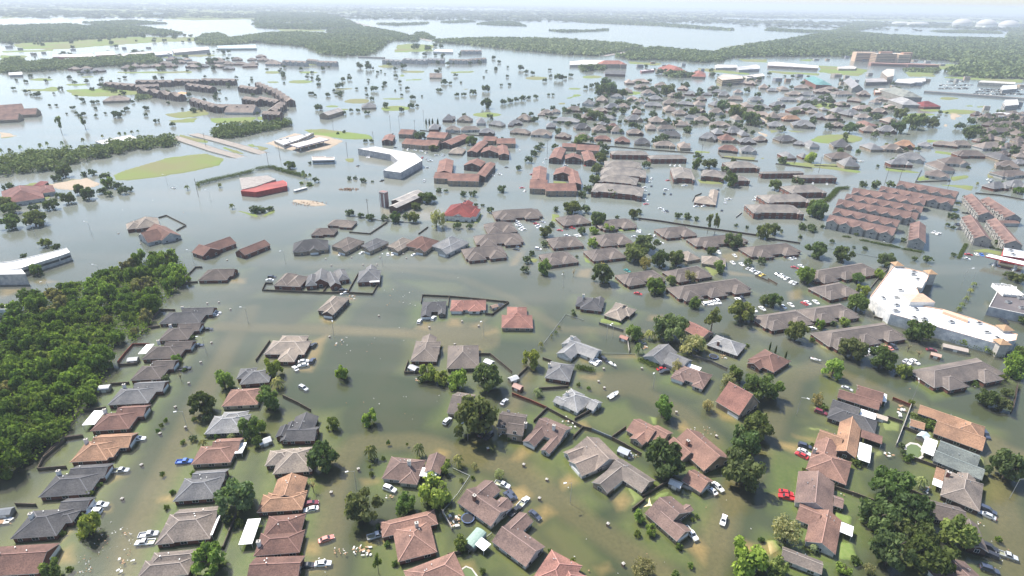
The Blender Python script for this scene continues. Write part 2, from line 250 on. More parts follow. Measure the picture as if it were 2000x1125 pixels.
def fbm(x, y, s, seed=0):
    """smooth value noise on arrays, -1..1"""
    out = np.zeros_like(x); amp = 1.0; tot = 0
    for k in range(3):
        xs, ys = x/s+seed*17.3+k*5.1, y/s+seed*9.7; xi, yi = np.floor(xs), np.floor(ys); fx, fy = xs-xi, ys-yi
        fx = fx*fx*(3-2*fx); fy = fy*fy*(3-2*fy)
        def h(a, b): q = np.sin(a*127.1+b*311.7+seed*74.7)*43758.5453; return (q-np.floor(q))*2-1
        out += amp*((h(xi,yi)*(1-fx)+h(xi+1,yi)*fx)*(1-fy)+(h(xi,yi+1)*(1-fx)+h(xi+1,yi+1)*fx)*fy)
        tot += amp; amp *= .5; s *= .5
    return out/tot
def sdist(X, Y, poly):
    """signed distance to a polygon, positive inside"""
    d2 = np.full(X.shape, 1e18); ins = np.zeros(X.shape, bool); n = len(poly)
    for i in range(n):
        ax, ay = poly[i]; bx, by = poly[(i+1) % n]; ex, ey = bx-ax, by-ay
        t = np.clip(((X-ax)*ex+(Y-ay)*ey)/max(ex*ex+ey*ey, 1e-9), 0, 1)
        d2 = np.minimum(d2, (X-ax-t*ex)**2+(Y-ay-t*ey)**2)
        c = ((ay > Y) != (by > Y)); xx = ax+(Y-ay)*ex/(ey if abs(ey) > 1e-9 else 1e-9); ins ^= c & (X < xx)
    d = np.sqrt(d2); return np.where(ins, d, -d)
def ldist(X, Y, line):
    d2 = np.full(X.shape, 1e18)
    for (ax,ay),(bx,by) in zip(line[:-1], line[1:]):
        ex, ey = bx-ax, by-ay; t = np.clip(((X-ax)*ex+(Y-ay)*ey)/max(ex*ex+ey*ey,1e-9),0,1); d2 = np.minimum(d2, (X-ax-t*ex)**2+(Y-ay-t*ey)**2)
    return np.sqrt(d2)
def build_ground():
    na = 620; ang = np.radians(np.linspace(-62, 62, na)); r = [55.0]
    while r[-1] < 46000: r.append(r[-1]*(1.0062 if r[-1] < 1500 else 1.012 if r[-1] < 8000 else 1.05))
    r = np.array(r); R, A = np.meshgrid(r, ang, indexing='ij'); X, Y = R*np.sin(A), R*np.cos(A)
    x, y = X.ravel(), Y.ravel(); rr = R.ravel(); n = len(x)
    Z = -1.0+.12*fbm(x, y, 22, 1); road = np.zeros(n); drive = np.zeros(n); grass = np.zeros(n); bare = np.zeros(n)
    wob = fbm(x, y, 14, 3); wob2 = fbm(x, y, 60, 4)
    def near(poly, pad):
        p = np.array(poly); return np.where((x > p[:,0].min()-pad) & (x < p[:,0].max()+pad) & (y > p[:,1].min()-pad) & (y < p[:,1].max()+pad))[0]
    for ri, (line, wd) in enumerate(ROADS):
        l = world_xy(line); rs = 1.0 if ri in (4,10) else .62; i = near(l, 15)
        d = wd*.5+wob[i]*.8-ldist(x[i], y[i], l); s = np.clip((d+2)/4, 0, 1); road[i] = np.maximum(road[i], rs*s*(.72+.4*wob2[i]))
    for pl in DRIVES:
        l = world_xy(pl); i = near(l, 6); s = np.clip((sdist(x[i], y[i], l)+1.3+wob[i]*1.4)/3.2, 0, 1)*(.8+.3*wob[i]); drive[i] = np.maximum(drive[i], s)
    for pl in SHOAL:
        l = world_xy(pl); i = near(l, 10); s = np.clip((sdist(x[i], y[i], l)+2+wob[i]*3)/5, 0, 1); grass[i] = np.maximum(grass[i], s*(.8+.2*wob2[i])); Z[i] = np.maximum(Z[i], -1+.6*s)
    for pl, arr in [(p, grass) for p in LAWNS]+[(p, bare) for p in BARE]:
        l = world_xy(pl); c = l.mean(0); dist = np.hypot(*c); e = .8+dist*.0016; i = near(l, e*3)
        s = np.clip((sdist(x[i], y[i], l)+e*1.1+wob[i]*(e*.9+.6)+wob2[i]*(e*1.5+.4))/(2*e), 0, 1); arr[i] = np.maximum(arr[i], s); Z[i] = np.maximum(Z[i], -1+s*(1.28+.12*wob[i]))
    for hx, hy, rz, W, D, pad, amt in YARDS:     # turf still shallow round each house
        i = np.where((abs(x-hx) < W/2+D/2+pad+6) & (abs(y-hy) < W/2+D/2+pad+6))[0]; u = (x[i]-hx)*math.cos(rz)+(y[i]-hy)*math.sin(rz); v = -(x[i]-hx)*math.sin(rz)+(y[i]-hy)*math.cos(rz)
        d = np.maximum(abs(u)-W/2, abs(v)-D/2); s = np.clip((pad-d+wob[i]*4)/pad, 0, 1); grass[i] = np.maximum(grass[i], np.minimum(1, s*amt*1.7)*(1-.8*road[i])); Z[i] = np.maximum(Z[i], -1+s*amt*(.95+.35*wob2[i]))
    far = np.clip((rr-5600)/1200, 0, 1)      # beyond the flooded fields the coastal plain is mostly dry, wooded land
    fl = fbm(x, y*2.6, 2600, 6)+.35*fbm(x, y*3, 700, 8); land = far*np.clip((fl+.34)/.1, 0, 1); grass = np.maximum(grass, land*.6); Z = np.maximum(Z, -1+land*1.6)
    nr = len(r); idx = np.arange(n).reshape(nr, na); q = np.stack([idx[:-1,:-1], idx[:-1,1:], idx[1:,1:], idx[1:,:-1]], -1).reshape(-1,4)
    me = bpy.data.meshes.new('ground'); me.vertices.add(n); me.vertices.foreach_set('co', np.stack([x,y,Z],1).astype(np.float32).ravel())
    k = len(q); me.loops.add(4*k); me.loops.foreach_set('vertex_index', q[:, ::-1].astype(np.int32).ravel()); me.polygons.add(k)
    me.polygons.foreach_set('loop_start', np.arange(0,4*k,4,dtype=np.int32)); me.polygons.foreach_set('loop_total', np.full(k,4,dtype=np.int32)); me.polygons.foreach_set('use_smooth', np.ones(k, bool))
    me.update(calc_edges=True)
    at = me.color_attributes.new('cover','FLOAT_COLOR','POINT'); at.data.foreach_set('color', np.stack([road, drive, grass, bare],1).astype(np.float32).ravel())
    M, t, N, L, Pn = mat('ground_cover'); a = N.new('ShaderNodeAttribute'); a.attribute_name = 'cover'; sp = N.new('ShaderNodeSeparateColor'); L.new(a.outputs['Color'], sp.inputs[0])
    n1 = ramp(N, L, noise(N, L, .05, 4), .35, .65); n2 = ramp(N, L, noise(N, L, .9, 4), .3, .7); n3 = ramp(N, L, noise(N, L, .012, 3), .4, .62)
    mud = mixc(N, L, n1, (.050,.072,.034), (.072,.080,.046))
    grs = mixc(N, L, n2, (.115,.170,.040), (.165,.200,.068)); grs = mixc(N, L, n3, grs, (.16,.155,.075))
    rd = mixc(N, L, n2, (.21,.165,.10), (.30,.235,.14)); dr = mixc(N, L, n2, (.36,.245,.125), (.48,.33,.18)); br = mixc(N, L, n2, (.26,.21,.155), (.38,.31,.24))
    c = mixc(N, L, sp.outputs[2], mud, grs); c = mixc(N, L, sp.outputs[0], c, rd); c = mixc(N, L, sp.outputs[1], c, dr); c = mixc(N, L, a.outputs['Alpha'], c, br)
    L.new(c, Pn.inputs['Base Color']); Pn.inputs['Roughness'].default_value = .95; Pn.inputs['Specular IOR Level'].default_value = .1
    me.materials.append(M); struct(link('ground', me), label='submerged lawns, streets and grassy rises of the flooded suburb')
def build_water():
    M, t, N, L, Pn = mat('flood_water'); N.remove(Pn)
    n1 = ramp(N, L, noise(N, L, .0045, 4), .38, .64); n2 = ramp(N, L, noise(N, L, .035, 4), .3, .7)
    mud = mixc(N, L, n1, (.092,.100,.074), (.124,.126,.098)); mud = mixc(N, L, 1.0, mud, mixc(N, L, n2, (.86,.87,.86), (1.12,1.1,1.1)), 'MULTIPLY')
    tc = N.new('ShaderNodeTexCoord'); sx = N.new('ShaderNodeSeparateXYZ'); L.new(tc.outputs['Object'], sx.inputs[0])
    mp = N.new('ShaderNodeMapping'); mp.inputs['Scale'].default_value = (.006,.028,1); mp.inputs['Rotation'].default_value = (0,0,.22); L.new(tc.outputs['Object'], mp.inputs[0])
    n4 = ramp(N, L, noise(N, L, 1.0, 6, vec=mp.outputs[0]), .45, .68); far_sheen = ramp(N, L, sx.outputs[1], 165, 430)
    mud = mixc(N, L, far_sheen, mud, mixc(N, L, n1, (.200,.222,.196), (.240,.252,.220)))      # paler with distance: mid-field sky reflection painted into the water colour
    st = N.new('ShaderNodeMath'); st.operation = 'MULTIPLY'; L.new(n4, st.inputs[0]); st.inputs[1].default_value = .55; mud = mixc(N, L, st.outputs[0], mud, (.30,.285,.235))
    bp = N.new('ShaderNodeBump'); bp.inputs['Strength'].default_value = .10; bp.inputs['Distance'].default_value = .25
    L.new(noise(N, L, .55, 3), bp.inputs['Height'])
    df = N.new('ShaderNodeBsdfDiffuse'); L.new(mud, df.inputs[0]); tr = N.new('ShaderNodeBsdfTransparent'); tr.inputs[0].default_value = (.86,.87,.72,1)
    a = N.new('ShaderNodeMixShader'); dm = N.new('ShaderNodeMapRange'); dm.inputs[1].default_value = 0; dm.inputs[2].default_value = 1; dm.inputs[3].default_value = .13; dm.inputs[4].default_value = .6; L.new(far_sheen, dm.inputs[0]); L.new(dm.outputs[0], a.inputs[0]); L.new(tr.outputs[0], a.inputs[1]); L.new(df.outputs[0], a.inputs[2])  # diffuse share grows with distance, strengthening the painted sky sheen
    gl = N.new('ShaderNodeBsdfGlossy'); gl.inputs['Roughness'].default_value = .16; L.new(bp.outputs[0], gl.inputs['Normal'])
    fr = N.new('ShaderNodeFresnel'); fr.inputs[0].default_value = 1.40; L.new(bp.outputs[0], fr.inputs['Normal'])
    b = N.new('ShaderNodeMixShader'); L.new(fr.outputs[0], b.inputs[0]); L.new(a.outputs[0], b.inputs[1]); L.new(gl.outputs[0], b.inputs[2]); L.new(b.outputs[0], N['Material Output'].inputs[0])
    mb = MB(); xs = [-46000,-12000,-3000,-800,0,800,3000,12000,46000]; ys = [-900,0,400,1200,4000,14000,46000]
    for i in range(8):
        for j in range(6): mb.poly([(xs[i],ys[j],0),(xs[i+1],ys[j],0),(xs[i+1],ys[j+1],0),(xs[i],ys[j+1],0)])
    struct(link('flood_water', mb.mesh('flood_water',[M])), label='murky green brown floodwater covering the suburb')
build_water()
# ------------------------------------------------------------------ houses
def roof_wing(mb, wm, x0, y0, x1, y1, kind, ez, pitch, cap):
    """adds one roof (material 0 shingle, 1 trim, 2 ridge) to mb and its walls to wm"""
    W, D = x1-x0, y1-y0; th = .16
    def P3(x, y, z): return (x, y, z)
    c = [(x0,y0),(x1,y0),(x1,y1),(x0,y1)]
    if kind == 'h':
        if W >= D: h = D/2*pitch; a = P3(x0+D/2*.96,(y0+y1)/2,ez+h); b = P3(x1-D/2*.96,(y0+y1)/2,ez+h); fs = [(c[0],c[1],b,a),(c[1],c[2],b),(c[2],c[3],a,b),(c[3],c[0],a)]; hips = [(c[0],a),(c[3],a),(c[1],b),(c[2],b)]
        else: h = W/2*pitch; a = P3((x0+x1)/2,y0+W/2*.96,ez+h); b = P3((x0+x1)/2,y1-W/2*.96,ez+h); fs = [(c[0],c[1],a),(c[1],c[2],b,a),(c[2],c[3],b),(c[3],c[0],a,b)]; hips = [(c[0],a),(c[1],a),(c[2],b),(c[3],b)]
    elif kind == 'gu': h = D/2*pitch; a = P3(x0,(y0+y1)/2,ez+h); b = P3(x1,(y0+y1)/2,ez+h); fs = [(c[0],c[1],b,a),(c[2],c[3],a,b)]; hips = []
    else: h = W/2*pitch; a = P3((x0+x1)/2,y0,ez+h); b = P3((x0+x1)/2,y1,ez+h); fs = [(c[1],c[2],b,a),(c[3],c[0],a,b)]; hips = []
    for f in fs: mb.poly([(p[0],p[1],p[2] if len(p) > 2 else ez) for p in f], 0)
    n = len(mb.v)
    if kind == 'h':
        for i in range(4):
            p, q = c[i], c[(i+1)%4]; mb.poly([(p[0],p[1],ez-th),(q[0],q[1],ez-th),(q[0],q[1],ez),(p[0],p[1],ez)], 1)
        mb.poly([(p[0],p[1],ez-th) for p in reversed(c)], 1)
    else:
        for f in fs:
            f = [(p[0],p[1],p[2] if len(p) > 2 else ez) for p in f]; k = 4
            for i in range(4):
                if i == 2: continue
                p, q = f[i], f[(i+1)%4]; mb.poly([(p[0],p[1],p[2]-th),(q[0],q[1],q[2]-th),q,p], 1)
            mb.poly([(p[0],p[1],p[2]-th) for p in reversed(f)], 1)
    if cap:
        for p, q in [(a,b)]+[((p[0],p[1],ez),q) for p,q in hips]:
            if (Vector(p)-Vector(q)).length < .5: continue
            mb.tube((p[0],p[1],p[2]-.02),(q[0],q[1],q[2]-.02),.17,.17,4,2,True)
    o = .38; wx0,wy0,wx1,wy1 = x0+o,y0+o,x1-o,y1-o
    wm.prism([(wx0,wy0),(wx1,wy0),(wx1,wy1),(wx0,wy1)], -1.3, ez-.06)
    if kind == 'gu':
        for X in (wx0,wx1): wm.poly([(X,wy0,ez-.08),(X,wy1,ez-.08),(X,(wy0+wy1)/2,ez+h-.34)], 1)
    if kind == 'gv':
        for Y in (wy0,wy1): wm.poly([(wx0,Y,ez-.08),(wx1,Y,ez-.08),((wx0+wx1)/2,Y,ez+h-.34)], 1)
    return ez+h
def roof_z(wings, x, y, ez, pitch):
    z = ez
    for x0,y0,x1,y1,k in wings:
        if x0 <= x <= x1 and y0 <= y <= y1:
            du = min(x-x0,x1-x); dv = min(y-y0,y1-y); d = dv if k == 'gu' else du if k == 'gv' else min(du,dv); z = max(z, ez+d*pitch)
    return z
WINM = {}
def window_mesh(w, h, glass=M_GL):
    k = (round(w,1), round(h,1))
    if k not in WINM:
        b = MB(); b.box(-w/2-.1,-.05,-h/2-.1,w/2+.1,.0,h/2+.1,0); b.box(-w/2,-.08,-h/2,-.04,-.05,h/2,1); b.box(.04,-.08,-h/2,w/2,-.05,h/2,1)
        WINM[k] = b.mesh('window',[M_TR,glass])
    return WINM[k]
_b = MB(); _b.box(-2.4,-.06,-1.1,2.4,0,1.05,0)
for _i in range(4): _b.box(-2.3,-.09,-1.0+_i*.5,2.3,-.06,-.56+_i*.5,0)
GARM = _b.mesh('garage_door',[M_DR])
_b = MB(); _b.box(-.5,-.45,-1.2,.5,.45,1.25,0,0); _b.box(-.58,-.53,1.25,.58,.53,1.38,1,1,True); _b.tube((0,0,1.38),(0,0,1.7),.16,.16,6,2)
CHIM = {k: None for k in 'wbt'}
for k, M in (('w',M_TR),('b',M_BR),('t',M_CC)):
    me = _b.mesh('chimney',[M,M_CC,M_DK]); CHIM[k] = me
_b = MB(); _b.tube((0,0,-.3),(0,0,.55),.09,.09,6,0); _b.tube((0,0,.5),(0,0,.62),.15,.15,6,0); VENT = _b.mesh('vent_pipe',[M_STEEL])
HOUSES = []
def frame3(A, B, C, z, maxd=1e9):
    a, b, c = g(A,z), g(B,z), g(C,z); u = (b-a); W = u.length; u.normalize(); n = Vector((-u.y,u.x,0))
    D = (c-a).dot(n)
    if D < 0: n = -n; D = -D
    return a, u, n, W, min(max(D, 4.0), maxd)
def H(A, B, C, col, wings, label=None, wall='b', lod=3, z=1.7, ch=(), pat=(), gar=(), pitch=.5, cat='house', name='house', group=None, desc='brick house', trimwall=None, lm=None, jit=0, storeys=1, slot=True, maxd=1e9):
    a, u, n, W, D = frame3(A, B, C, z, maxd)
    cen = a+u*W/2+n*D/2; rz = math.atan2(u.y,u.x)
    if isinstance(col, str): col = PAL[col]
    k = 1+(random.random()-.5)*.14; col = tuple(c*k for c in col)
    ws = []
    for i, wv in enumerate(wings or [(0,0,1,1,'h')]):
        e = i*.035; ws.append(((wv[0]-.5)*W+e,(wv[1]-.5)*D+e,(wv[2]-.5)*W-e,(wv[3]-.5)*D-e,wv[4]))
    root = link(name, None, loc=(cen.x,cen.y,0), rz=rz); root.empty_display_size = 1
    rm, wm = MB(), MB(); top = z
    for i, x in enumerate(ws): top = max(top, roof_wing(rm, wm, *x, z-i*.025, pitch, lod >= 2))
    wc = WAL[wall]; rf = link('roof', rm.mesh('roof',[M_SH,M_TR,M_RG]), root, color=col)
    wl = link('wall', wm.mesh('wall',[M_WL,M_WL]), root, color=wc)
    if trimwall: wl.data.materials[1] = M_TR
    sides = [(ws[0],s) for s in 'brtl']+[(x,s) for x in ws[1:] for s in 'brl']
    def inside(x, y, skip): return any(v is not skip and v[0] < x < v[2] and v[1] < y < v[3] for v in ws)
    if lod >= 2:
        cnt = 0
        for (x0,y0,x1,y1,kd), s in sides:
            skip = (x0,y0,x1,y1,kd); L = (x1-x0) if s in 'bt' else (y1-y0); nn = max(1,int(L/(4.2 if lod == 3 else 5.5)))
            for i in range(nn):
                f = (i+.5)/nn
                px, py, r = {'b':(x0+(x1-x0)*f,y0+.38,0),'t':(x0+(x1-x0)*f,y1-.38,math.pi),'l':(x0+.38,y0+(y1-y0)*f,-math.pi/2),'r':(x1-.38,y0+(y1-y0)*f,math.pi/2)}[s]
                ox, oy = {'b':(0,-.8),'t':(0,.8),'l':(-.8,0),'r':(.8,0)}[s]
                if inside(px+ox,py+oy,None): continue
                isg = any(ws[gi] == skip and gs == s for gi, gs in gar)
                if isg:
                    if i == nn//2: link('garage_door', GARM, root, (px,py,.2), r)
                    continue
                if s == 't' and cnt > 3: continue
                for st in range(storeys):
                    link('window', window_mesh(1.7 if (i+cnt)%3 else 1.1, 1.15), root, (px,py,.85+st*2.75 if storeys > 1 else .78), r)
                cnt += 1
                if cnt > (13 if lod == 3 else 6+storeys*5): break
    for cx, cy, ck in ch:
        x, y = (cx-.5)*W, (cy-.5)*D; link('chimney', CHIM[ck], rf, (x,y,max(roof_z(ws,x,y,z,pitch),z-.5)+.75))
    if lod == 3:
        for i in range(3):
            x, y = (random.uniform(.25,.75)-.5)*W, (random.uniform(.45,.9)-.5)*D; zz = roof_z(ws,x,y,z,pitch)
            if zz > z+.3: link('vent_pipe', VENT, rf, (x,y,zz))
    for pv in pat:
        x0,y0,x1,y1 = [(q-.5)*s for q, s in zip(pv[:4],(W,D,W,D))]; pc = pv[4] if len(pv) > 4 else 'w'
        b = MB(); zt = z+.05; b.box(x0,y0,zt,x1,y1,zt+.12,0,0,True)
        for i in range(1,int((x1-x0)/.8)): b.box(x0+i*.8,y0,zt+.12,x0+i*.8+.06,y1,zt+.16,0)
        for X in (x0+.15,x1-.25):
            for Y in (y0+.15,y1-.25): b.box(X,Y,-1.3,X+.1,Y+.1,zt,1)
        link('patio_cover', b.mesh('patio_cover',[M_WH if pc == 'w' else M_SH,M_TR]), root, color=PAL[pc] if pc != 'w' else None)
    tag(root, desc, cat, cen, label, group, slot, lm if lm is not None else bool(label))
    HOUSES.append(dict(root=root, W=W, D=D, ws=ws, cen=cen, rz=rz)); return root
LR = [(0,0,.97,.72,'h'),(.35,.5,1.12,1,'gu')]
def near_houses():
    h, gu, gv = 'h','gu','gv'
    T(0,845)
    H((545,232),(835,215),(640,22),'o',[(0,0,1,.75,h),(.25,.42,1.36,1,gu),(.45,.1,1.12,.5,h)],'orange-roofed house with white van outside',ch=[(.12,.6,'w')],gar=[(1,'r')])
    H((298,505),(695,478),(492,262),'G',[(0,0,1,.7,h),(.3,.5,1.08,1,gu)],'dark grey house with silver pickup on drive',ch=[(.1,.66,'w')],gar=[(1,'r')])
    H((80,830),(440,805),(200,592),'G',[(0,0,1,.9,h),(.6,.8,1.27,1.27,gu),(.7,.4,1.15,.8,h)],'charcoal house with two parked white vehicles',ch=[(.25,.5,'w')],gar=[(1,'r')])
    H((-250,1135),(300,1100),(470,862),'r',[(0,0,1,1,gu),(.2,.05,.9,.6,h)],'reddish brown roof cut by the lower left corner',gar=[(0,'r')])
    H((1490,250),(1800,232),(1600,62),'s',[(0,0,1,.75,h),(.35,.4,1.08,1.05,gu)],'salmon-roofed house with blue pickup outside',pat=[(1.0,.35,1.2,.8)],wall='t')
    H((1350,538),(1685,512),(1520,300),'g',[(0,0,1,.75,h),(.2,.55,1.02,1,gu)],'grey house beside the big roadside oak',ch=())
    H((1212,868),(1640,830),(1375,600),'t',[(0,0,1,.85,h),(.14,.5,.97,1,gu),(0,-.03,.35,.6,h)],'tan house with two pickups and white patio roof',pat=[(.86,.1,1.02,.68)],wall='b')
    H((1060,1150),(1470,1110),(1240,935),'t',[(0,0,1,.7,h),(.1,.4,1.08,1,h)],'taupe house behind yellow-green bottom-edge tree')
    T(500,845)
    H((130,325),(440,300),(415,112),'T',[(0,0,1,1,h),(-.28,.35,.4,.97,h)],'taupe house left of large dark round tree')
    H((5,625),(360,602),(345,352),'o',[(0,0,1,.52,h),(.2,.3,.92,1,gv),(.1,.3,1.0,.58,h)],'rust brown house with maroon and white cars',wall='b')
    H((-20,965),(340,935),(312,636),'r',[(0,0,1,.55,h),(.05,.4,.92,1,h)],'maroon-roofed house facing the pale red car',ch=[(.08,.2,'w')],pat=[(-.42,.3,-.12,.95)])
    H((-80,1165),(325,1150),(340,962),'r',[(0,0,1,1,gu)],'brick red house with black and white cars')
    H((978,368),(1262,398),(1300,212),'m',[(0,.05,1,1,h),(.5,-.05,1.0,.6,h),(1.02,.45,1.52,1.25,gv)],'mauve house with white gable and palms behind',wall='l',pat=[(.93,.3,1.42,.66)],ch=[(.66,.5,'w')],pitch=.55)
    H((1110,1010),(1415,932),(1375,745),'s',[(0,0,1,1.35,h),(-.3,1.1,1.2,1.78,h)],'large hipped rust house with silver pickup beside',ch=[(.62,1.02,'t')])
    H((1230,1300),(1640,1135),(1497,950),'s',[(0,0,1,1,h)],'rust-roofed bottom-edge house beside a small pool')
    H((1570,545),(1835,735),(2000,560),'m',[(0,0,1,.82,gu),(0,.5,.5,1.2,gv),(.62,.45,1.0,1.02,gv)],'mauve house beside trampoline and pale green shed',wall='l',ch=[(.32,.3,'b')],gar=[(2,'r')])
    T(1000,845)
    H((-160,850),(108,1050),(286,908),'m',[(0,0,1,1,gu),(-.07,.5,.36,1.55,gv)],'mauve house with detached square white patio roof',wall='l',pat=[(-.3,-.45,.05,-.1)])
    H((395,150),(560,335),(805,165),(.19,.155,.132),[(.0,.3,1,1,gu),(.35,-.05,1,.6,gv),(0,0,.4,.6,gv)],'taupe house with white sheet on its roof',wall='l',gar=[(1,'b')],pat=[(.1,.6,.42,.8)])
    H((745,290),(1012,470),(1125,375),(.165,.142,.125),[(0,0,1,1,gu),(0,-1.05,.47,.6,gv)],'L-shaped taupe house with curved bare drive',wall='t',gar=[(1,'r')])
    H((1250,75),(1500,300),(1612,118),'s',[(0,0,1,1,gu),(-.02,-.25,.55,.3,gu)],'large salmon house with tall brick chimney',wall='t',ch=[(.3,.2,'b')],pitch=.6)
    H((1325,375),(1475,470),(1555,365),'s',[(0,0,1,1,gu)],'detached salmon garage with white and silver cars',name='garage',cat='garage',gar=[(0,'r')],wall='t')
    H((1035,630),(1190,765),(1375,600),'m',[(0,0,1,1,gu),(.4,0,1.6,.55,gu),(.6,.4,1.0,1.12,gv)],'mauve house with yellow sun sail and pickup',wall='t',gar=[(1,'r')])
    H((150,1150),(400,1290),(720,1130),'k',[(0,0,1,1,h),(.55,.1,1.25,.8,h)],'coral red hipped roof at bottom centre edge')
    T(1500,845)
    H((-1,105),(230,200),(255,92),'s',[(0,0,1,1,gu)],None) if 0 else None
    H((375,85),(690,195),(760,50),'o',[(.45,-.05,1,1.75,gv),(0,.1,.6,.75,gu)],'orange-brown gabled house with long porch roof',pat=[(1.02,-.05,1.32,.75),(1.02,1.0,1.55,1.4,'r')],wall='d')
    H((295,285),(610,410),(660,235),'s',[(0,0,1,1.0,h),(.0,.5,.6,1.75,h)],'salmon hipped house with cars at its side',ch=[(.06,.75,'t')],wall='d')
    H((205,545),(505,650),(528,395),'m',[(0,0,1,1,gv),(1.0,.3,1.25,.62,gu)],'pinkish gabled house with red truck and cars',wall='l')
    H((285,850),(528,955),(575,712),'s',[(0,0,1,1.1,gv),(-.45,.55,.3,1.15,gu)],'rust house with white patio over shaded yard',wall='l',pat=[(1.0,.72,1.4,1.05)])
    H((100,985),(420,1110),(530,1045),'t',[(0,0,1,1,gu)],'tan long-roofed house behind pale bushy tree',wall='l')
    H((1250,660),(1560,740),(1570,600),'b',[(0,0,1,1.0,gu),(.8,-1.0,1.3,.3,gv)],'brown house half hidden by large oaks',wall='d')
    H((1345,490),(1655,620),(1672,400),'t',[(0,0,1,1,h),(.3,.2,.8,1.08,gv)],'taupe hipped house with orange and white patios',pat=[(-.26,.25,-.01,.5),(-.26,.5,-.01,.95,'o')],wall='d',ch=[(.07,.72,'b')])
    H((1285,215),(1672,372),(1690,225),'e',[(0,0,1,.62,gu),(0.02,.4,.86,1.25,gu)],'sage grey house beside kidney-shaped pool',wall='g',pat=[(-.28,.2,-.01,1.1)])
    H((1420,1250),(1720,1180),(1690,1050),'m',[(0,0,1,1.6,gv)],'mauve roof at lower right corner beside oaks',wall='w')
    T(1500,620)
    H((1290,905),(1675,1045),(1700,865),'o',[(0,0,1,.62,gu),(.35,.4,1.0,1.05,h),(-.42,.62,.55,1.06,gu)],'long orange-roofed house with open courtyard',wall='d')
    H((1107,845),(1222,880),(1235,828),'o',[(0,0,1,1,gu)],'small orange-roofed garage by garden shrubs',name='garage',cat='garage',wall='l',lod=2)
    H((460,780),(835,910),(858,828),'G',[(0,0,1,1.25,h),(0,.8,.6,1.9,gu)],'slate grey house with white patio and dark car',pat=[(.62,1.05,.95,1.8)],wall='d')
    H((540,625),(865,725),(975,640),'r',[(0,0,1,.62,gu),(.4,.3,1.05,1.3,gu)],'brick red house with walled yard by corner',pat=[(.98,.65,1.15,1.2)],wall='d')
    H((-160,330),(45,430),(130,320),'r',[(0,0,1,1,h),(.1,-.2,.6,.5,gv)],'brick red house beside three dark cypresses')
    T(1000,620)
    H((80,968),(295,1066),(485,872),'m',[(0,.42,1,1,gu),(0,0,.45,.75,gv),(.66,-.02,1,.8,gv)],'two-gabled brown house with white chimney',wall='l',ch=[(.62,.62,'w')],gar=[(1,'b')])
    H((890,882),(1060,975),(1170,900),'s',[(0,0,1,1.15,gu),(.75,.25,1.45,1.35,gu),(.35,-.35,.95,.4,gv)],'rambling salmon house behind a round oak',wall='t')
    H((410,240),(635,325),(697,275),'l',[(0,0,1,1.3,gu),(-.05,-.9,.47,.7,gv),(-.22,.3,.2,1.5,gv)],'pale grey house with boat and trucks outside',wall='w',gar=[(1,'b')],ch=[(.0,.9,'w')])
    H((255,470),(450,502),(495,395),'g',[(0,0,1,1.2,h)],'grey hipped brick house beside long flowering hedge',ch=[(.04,.7,'w')])
    H((340,660),(510,745),(670,660),'l',[(0,0,1,1,h),(-.05,.5,.6,1.05,h),(1.05,.45,1.4,1.1,gu),(-.12,-.05,.35,.4,gu)],'light grey house with white boat at carport',wall='w',ch=[(.2,.45,'w')])
    H((1235,470),(1490,562),(1575,480),'m',[(0,.2,1,1.25,h),(0,0,.42,.7,h),(.66,-.02,1,.7,h)],'mauve hipped house with a white roof panel',wall='l',pat=[(.2,1.15,.6,1.5)],gar=[(1,'b')])
    H((1590,655),(1775,765),(1850,692),'k',[(0,0,1,1.7,gu)],'tall salmon gabled house with white garage doors',wall='t',pitch=.95,gar=[(0,'b')],z=2.4)
    H((1520,215),(1760,300),(1835,245),'l',[(0,0,1,1.35,h)],'light grey house beside the blue trampoline',ch=[(.32,.2,'b')],wall='d')
    H((1390,1010),(1480,1060),(1515,1015),'k',[(0,0,1,2.2,gv)],None) if 0 else None
    H((1020,305),(1180,375),(1290,285),'g',[(0,0,.95,1.1,gv),(.85,.15,1.75,1.0,gu)],'grey gabled house with red car in front',wall='l',gar=[(1,'b')])
    T(1000,400)
    H((1360,985),(1480,1050),(1512,1010),'k',[(-.3,0,1,1.8,gu)],'orange red roof tucked among leafy trees',wall='t')
    T(500,620)
    H((1880,860),(2090,890),(2130,760),'b',[(0,0,1,1,gu),(.4,-.25,1.02,.5,gu)],'two storey brown house with tan chimney',wall='t',z=3.0,ch=[(1.03,.25,'t')],storeys=2)
    H((1490,745),(1640,770),(1690,580),'t',[(0,0,1,.9,gu)],'brown house behind the largest oak',wall='t')
    H((60,288),(375,290),(440,183),'T',[(0,0,1,1.0,h),(.42,-.5,.86,.5,h),(.15,.8,.85,1.4,h)],'large taupe house with long tan driveway',wall='b')
    H((-130,525),(102,505),(90,395),'g',[(0,0,1,.9,h),(-.2,.4,.4,1.1,h)],'grey house between bushy trees beyond pink house',wall='b')
    T(0,620)
    H((1730,697),(2010,682),(2005,552),'s',[(0,0,1,1,h)],'pinkish house with pale yellow walls',wall='y')
    H((1595,912),(1895,897),(1912,745),'l',[(0,0,1,.9,h),(.2,.5,.9,1.1,h)],'light grey hipped house behind low shrubs',wall='g')
    T(500,620)
    H((170,968),(432,962),(400,772),'G',[(.2,0,1.1,.55,gu),(.05,.0,.35,.75,gv),(.2,.3,.95,1,gv),(-.15,.15,.25,.6,gv)],'dark grey multi-gabled house with brick end wall')
    H((1205,342),(1412,345),(1432,188),'t',[(0,0,1,1,h),(.45,.35,1.03,.75,gu),(.2,.7,.8,1.25,gv)],'taupe house with fenced yard and shed')
    H((1490,402),(1745,395),(1735,240),'t',[(0,0,1,1.15,h)],'taupe pyramid-roofed house in triangular fence',wall='d',pitch=.6)
    T(0,400)
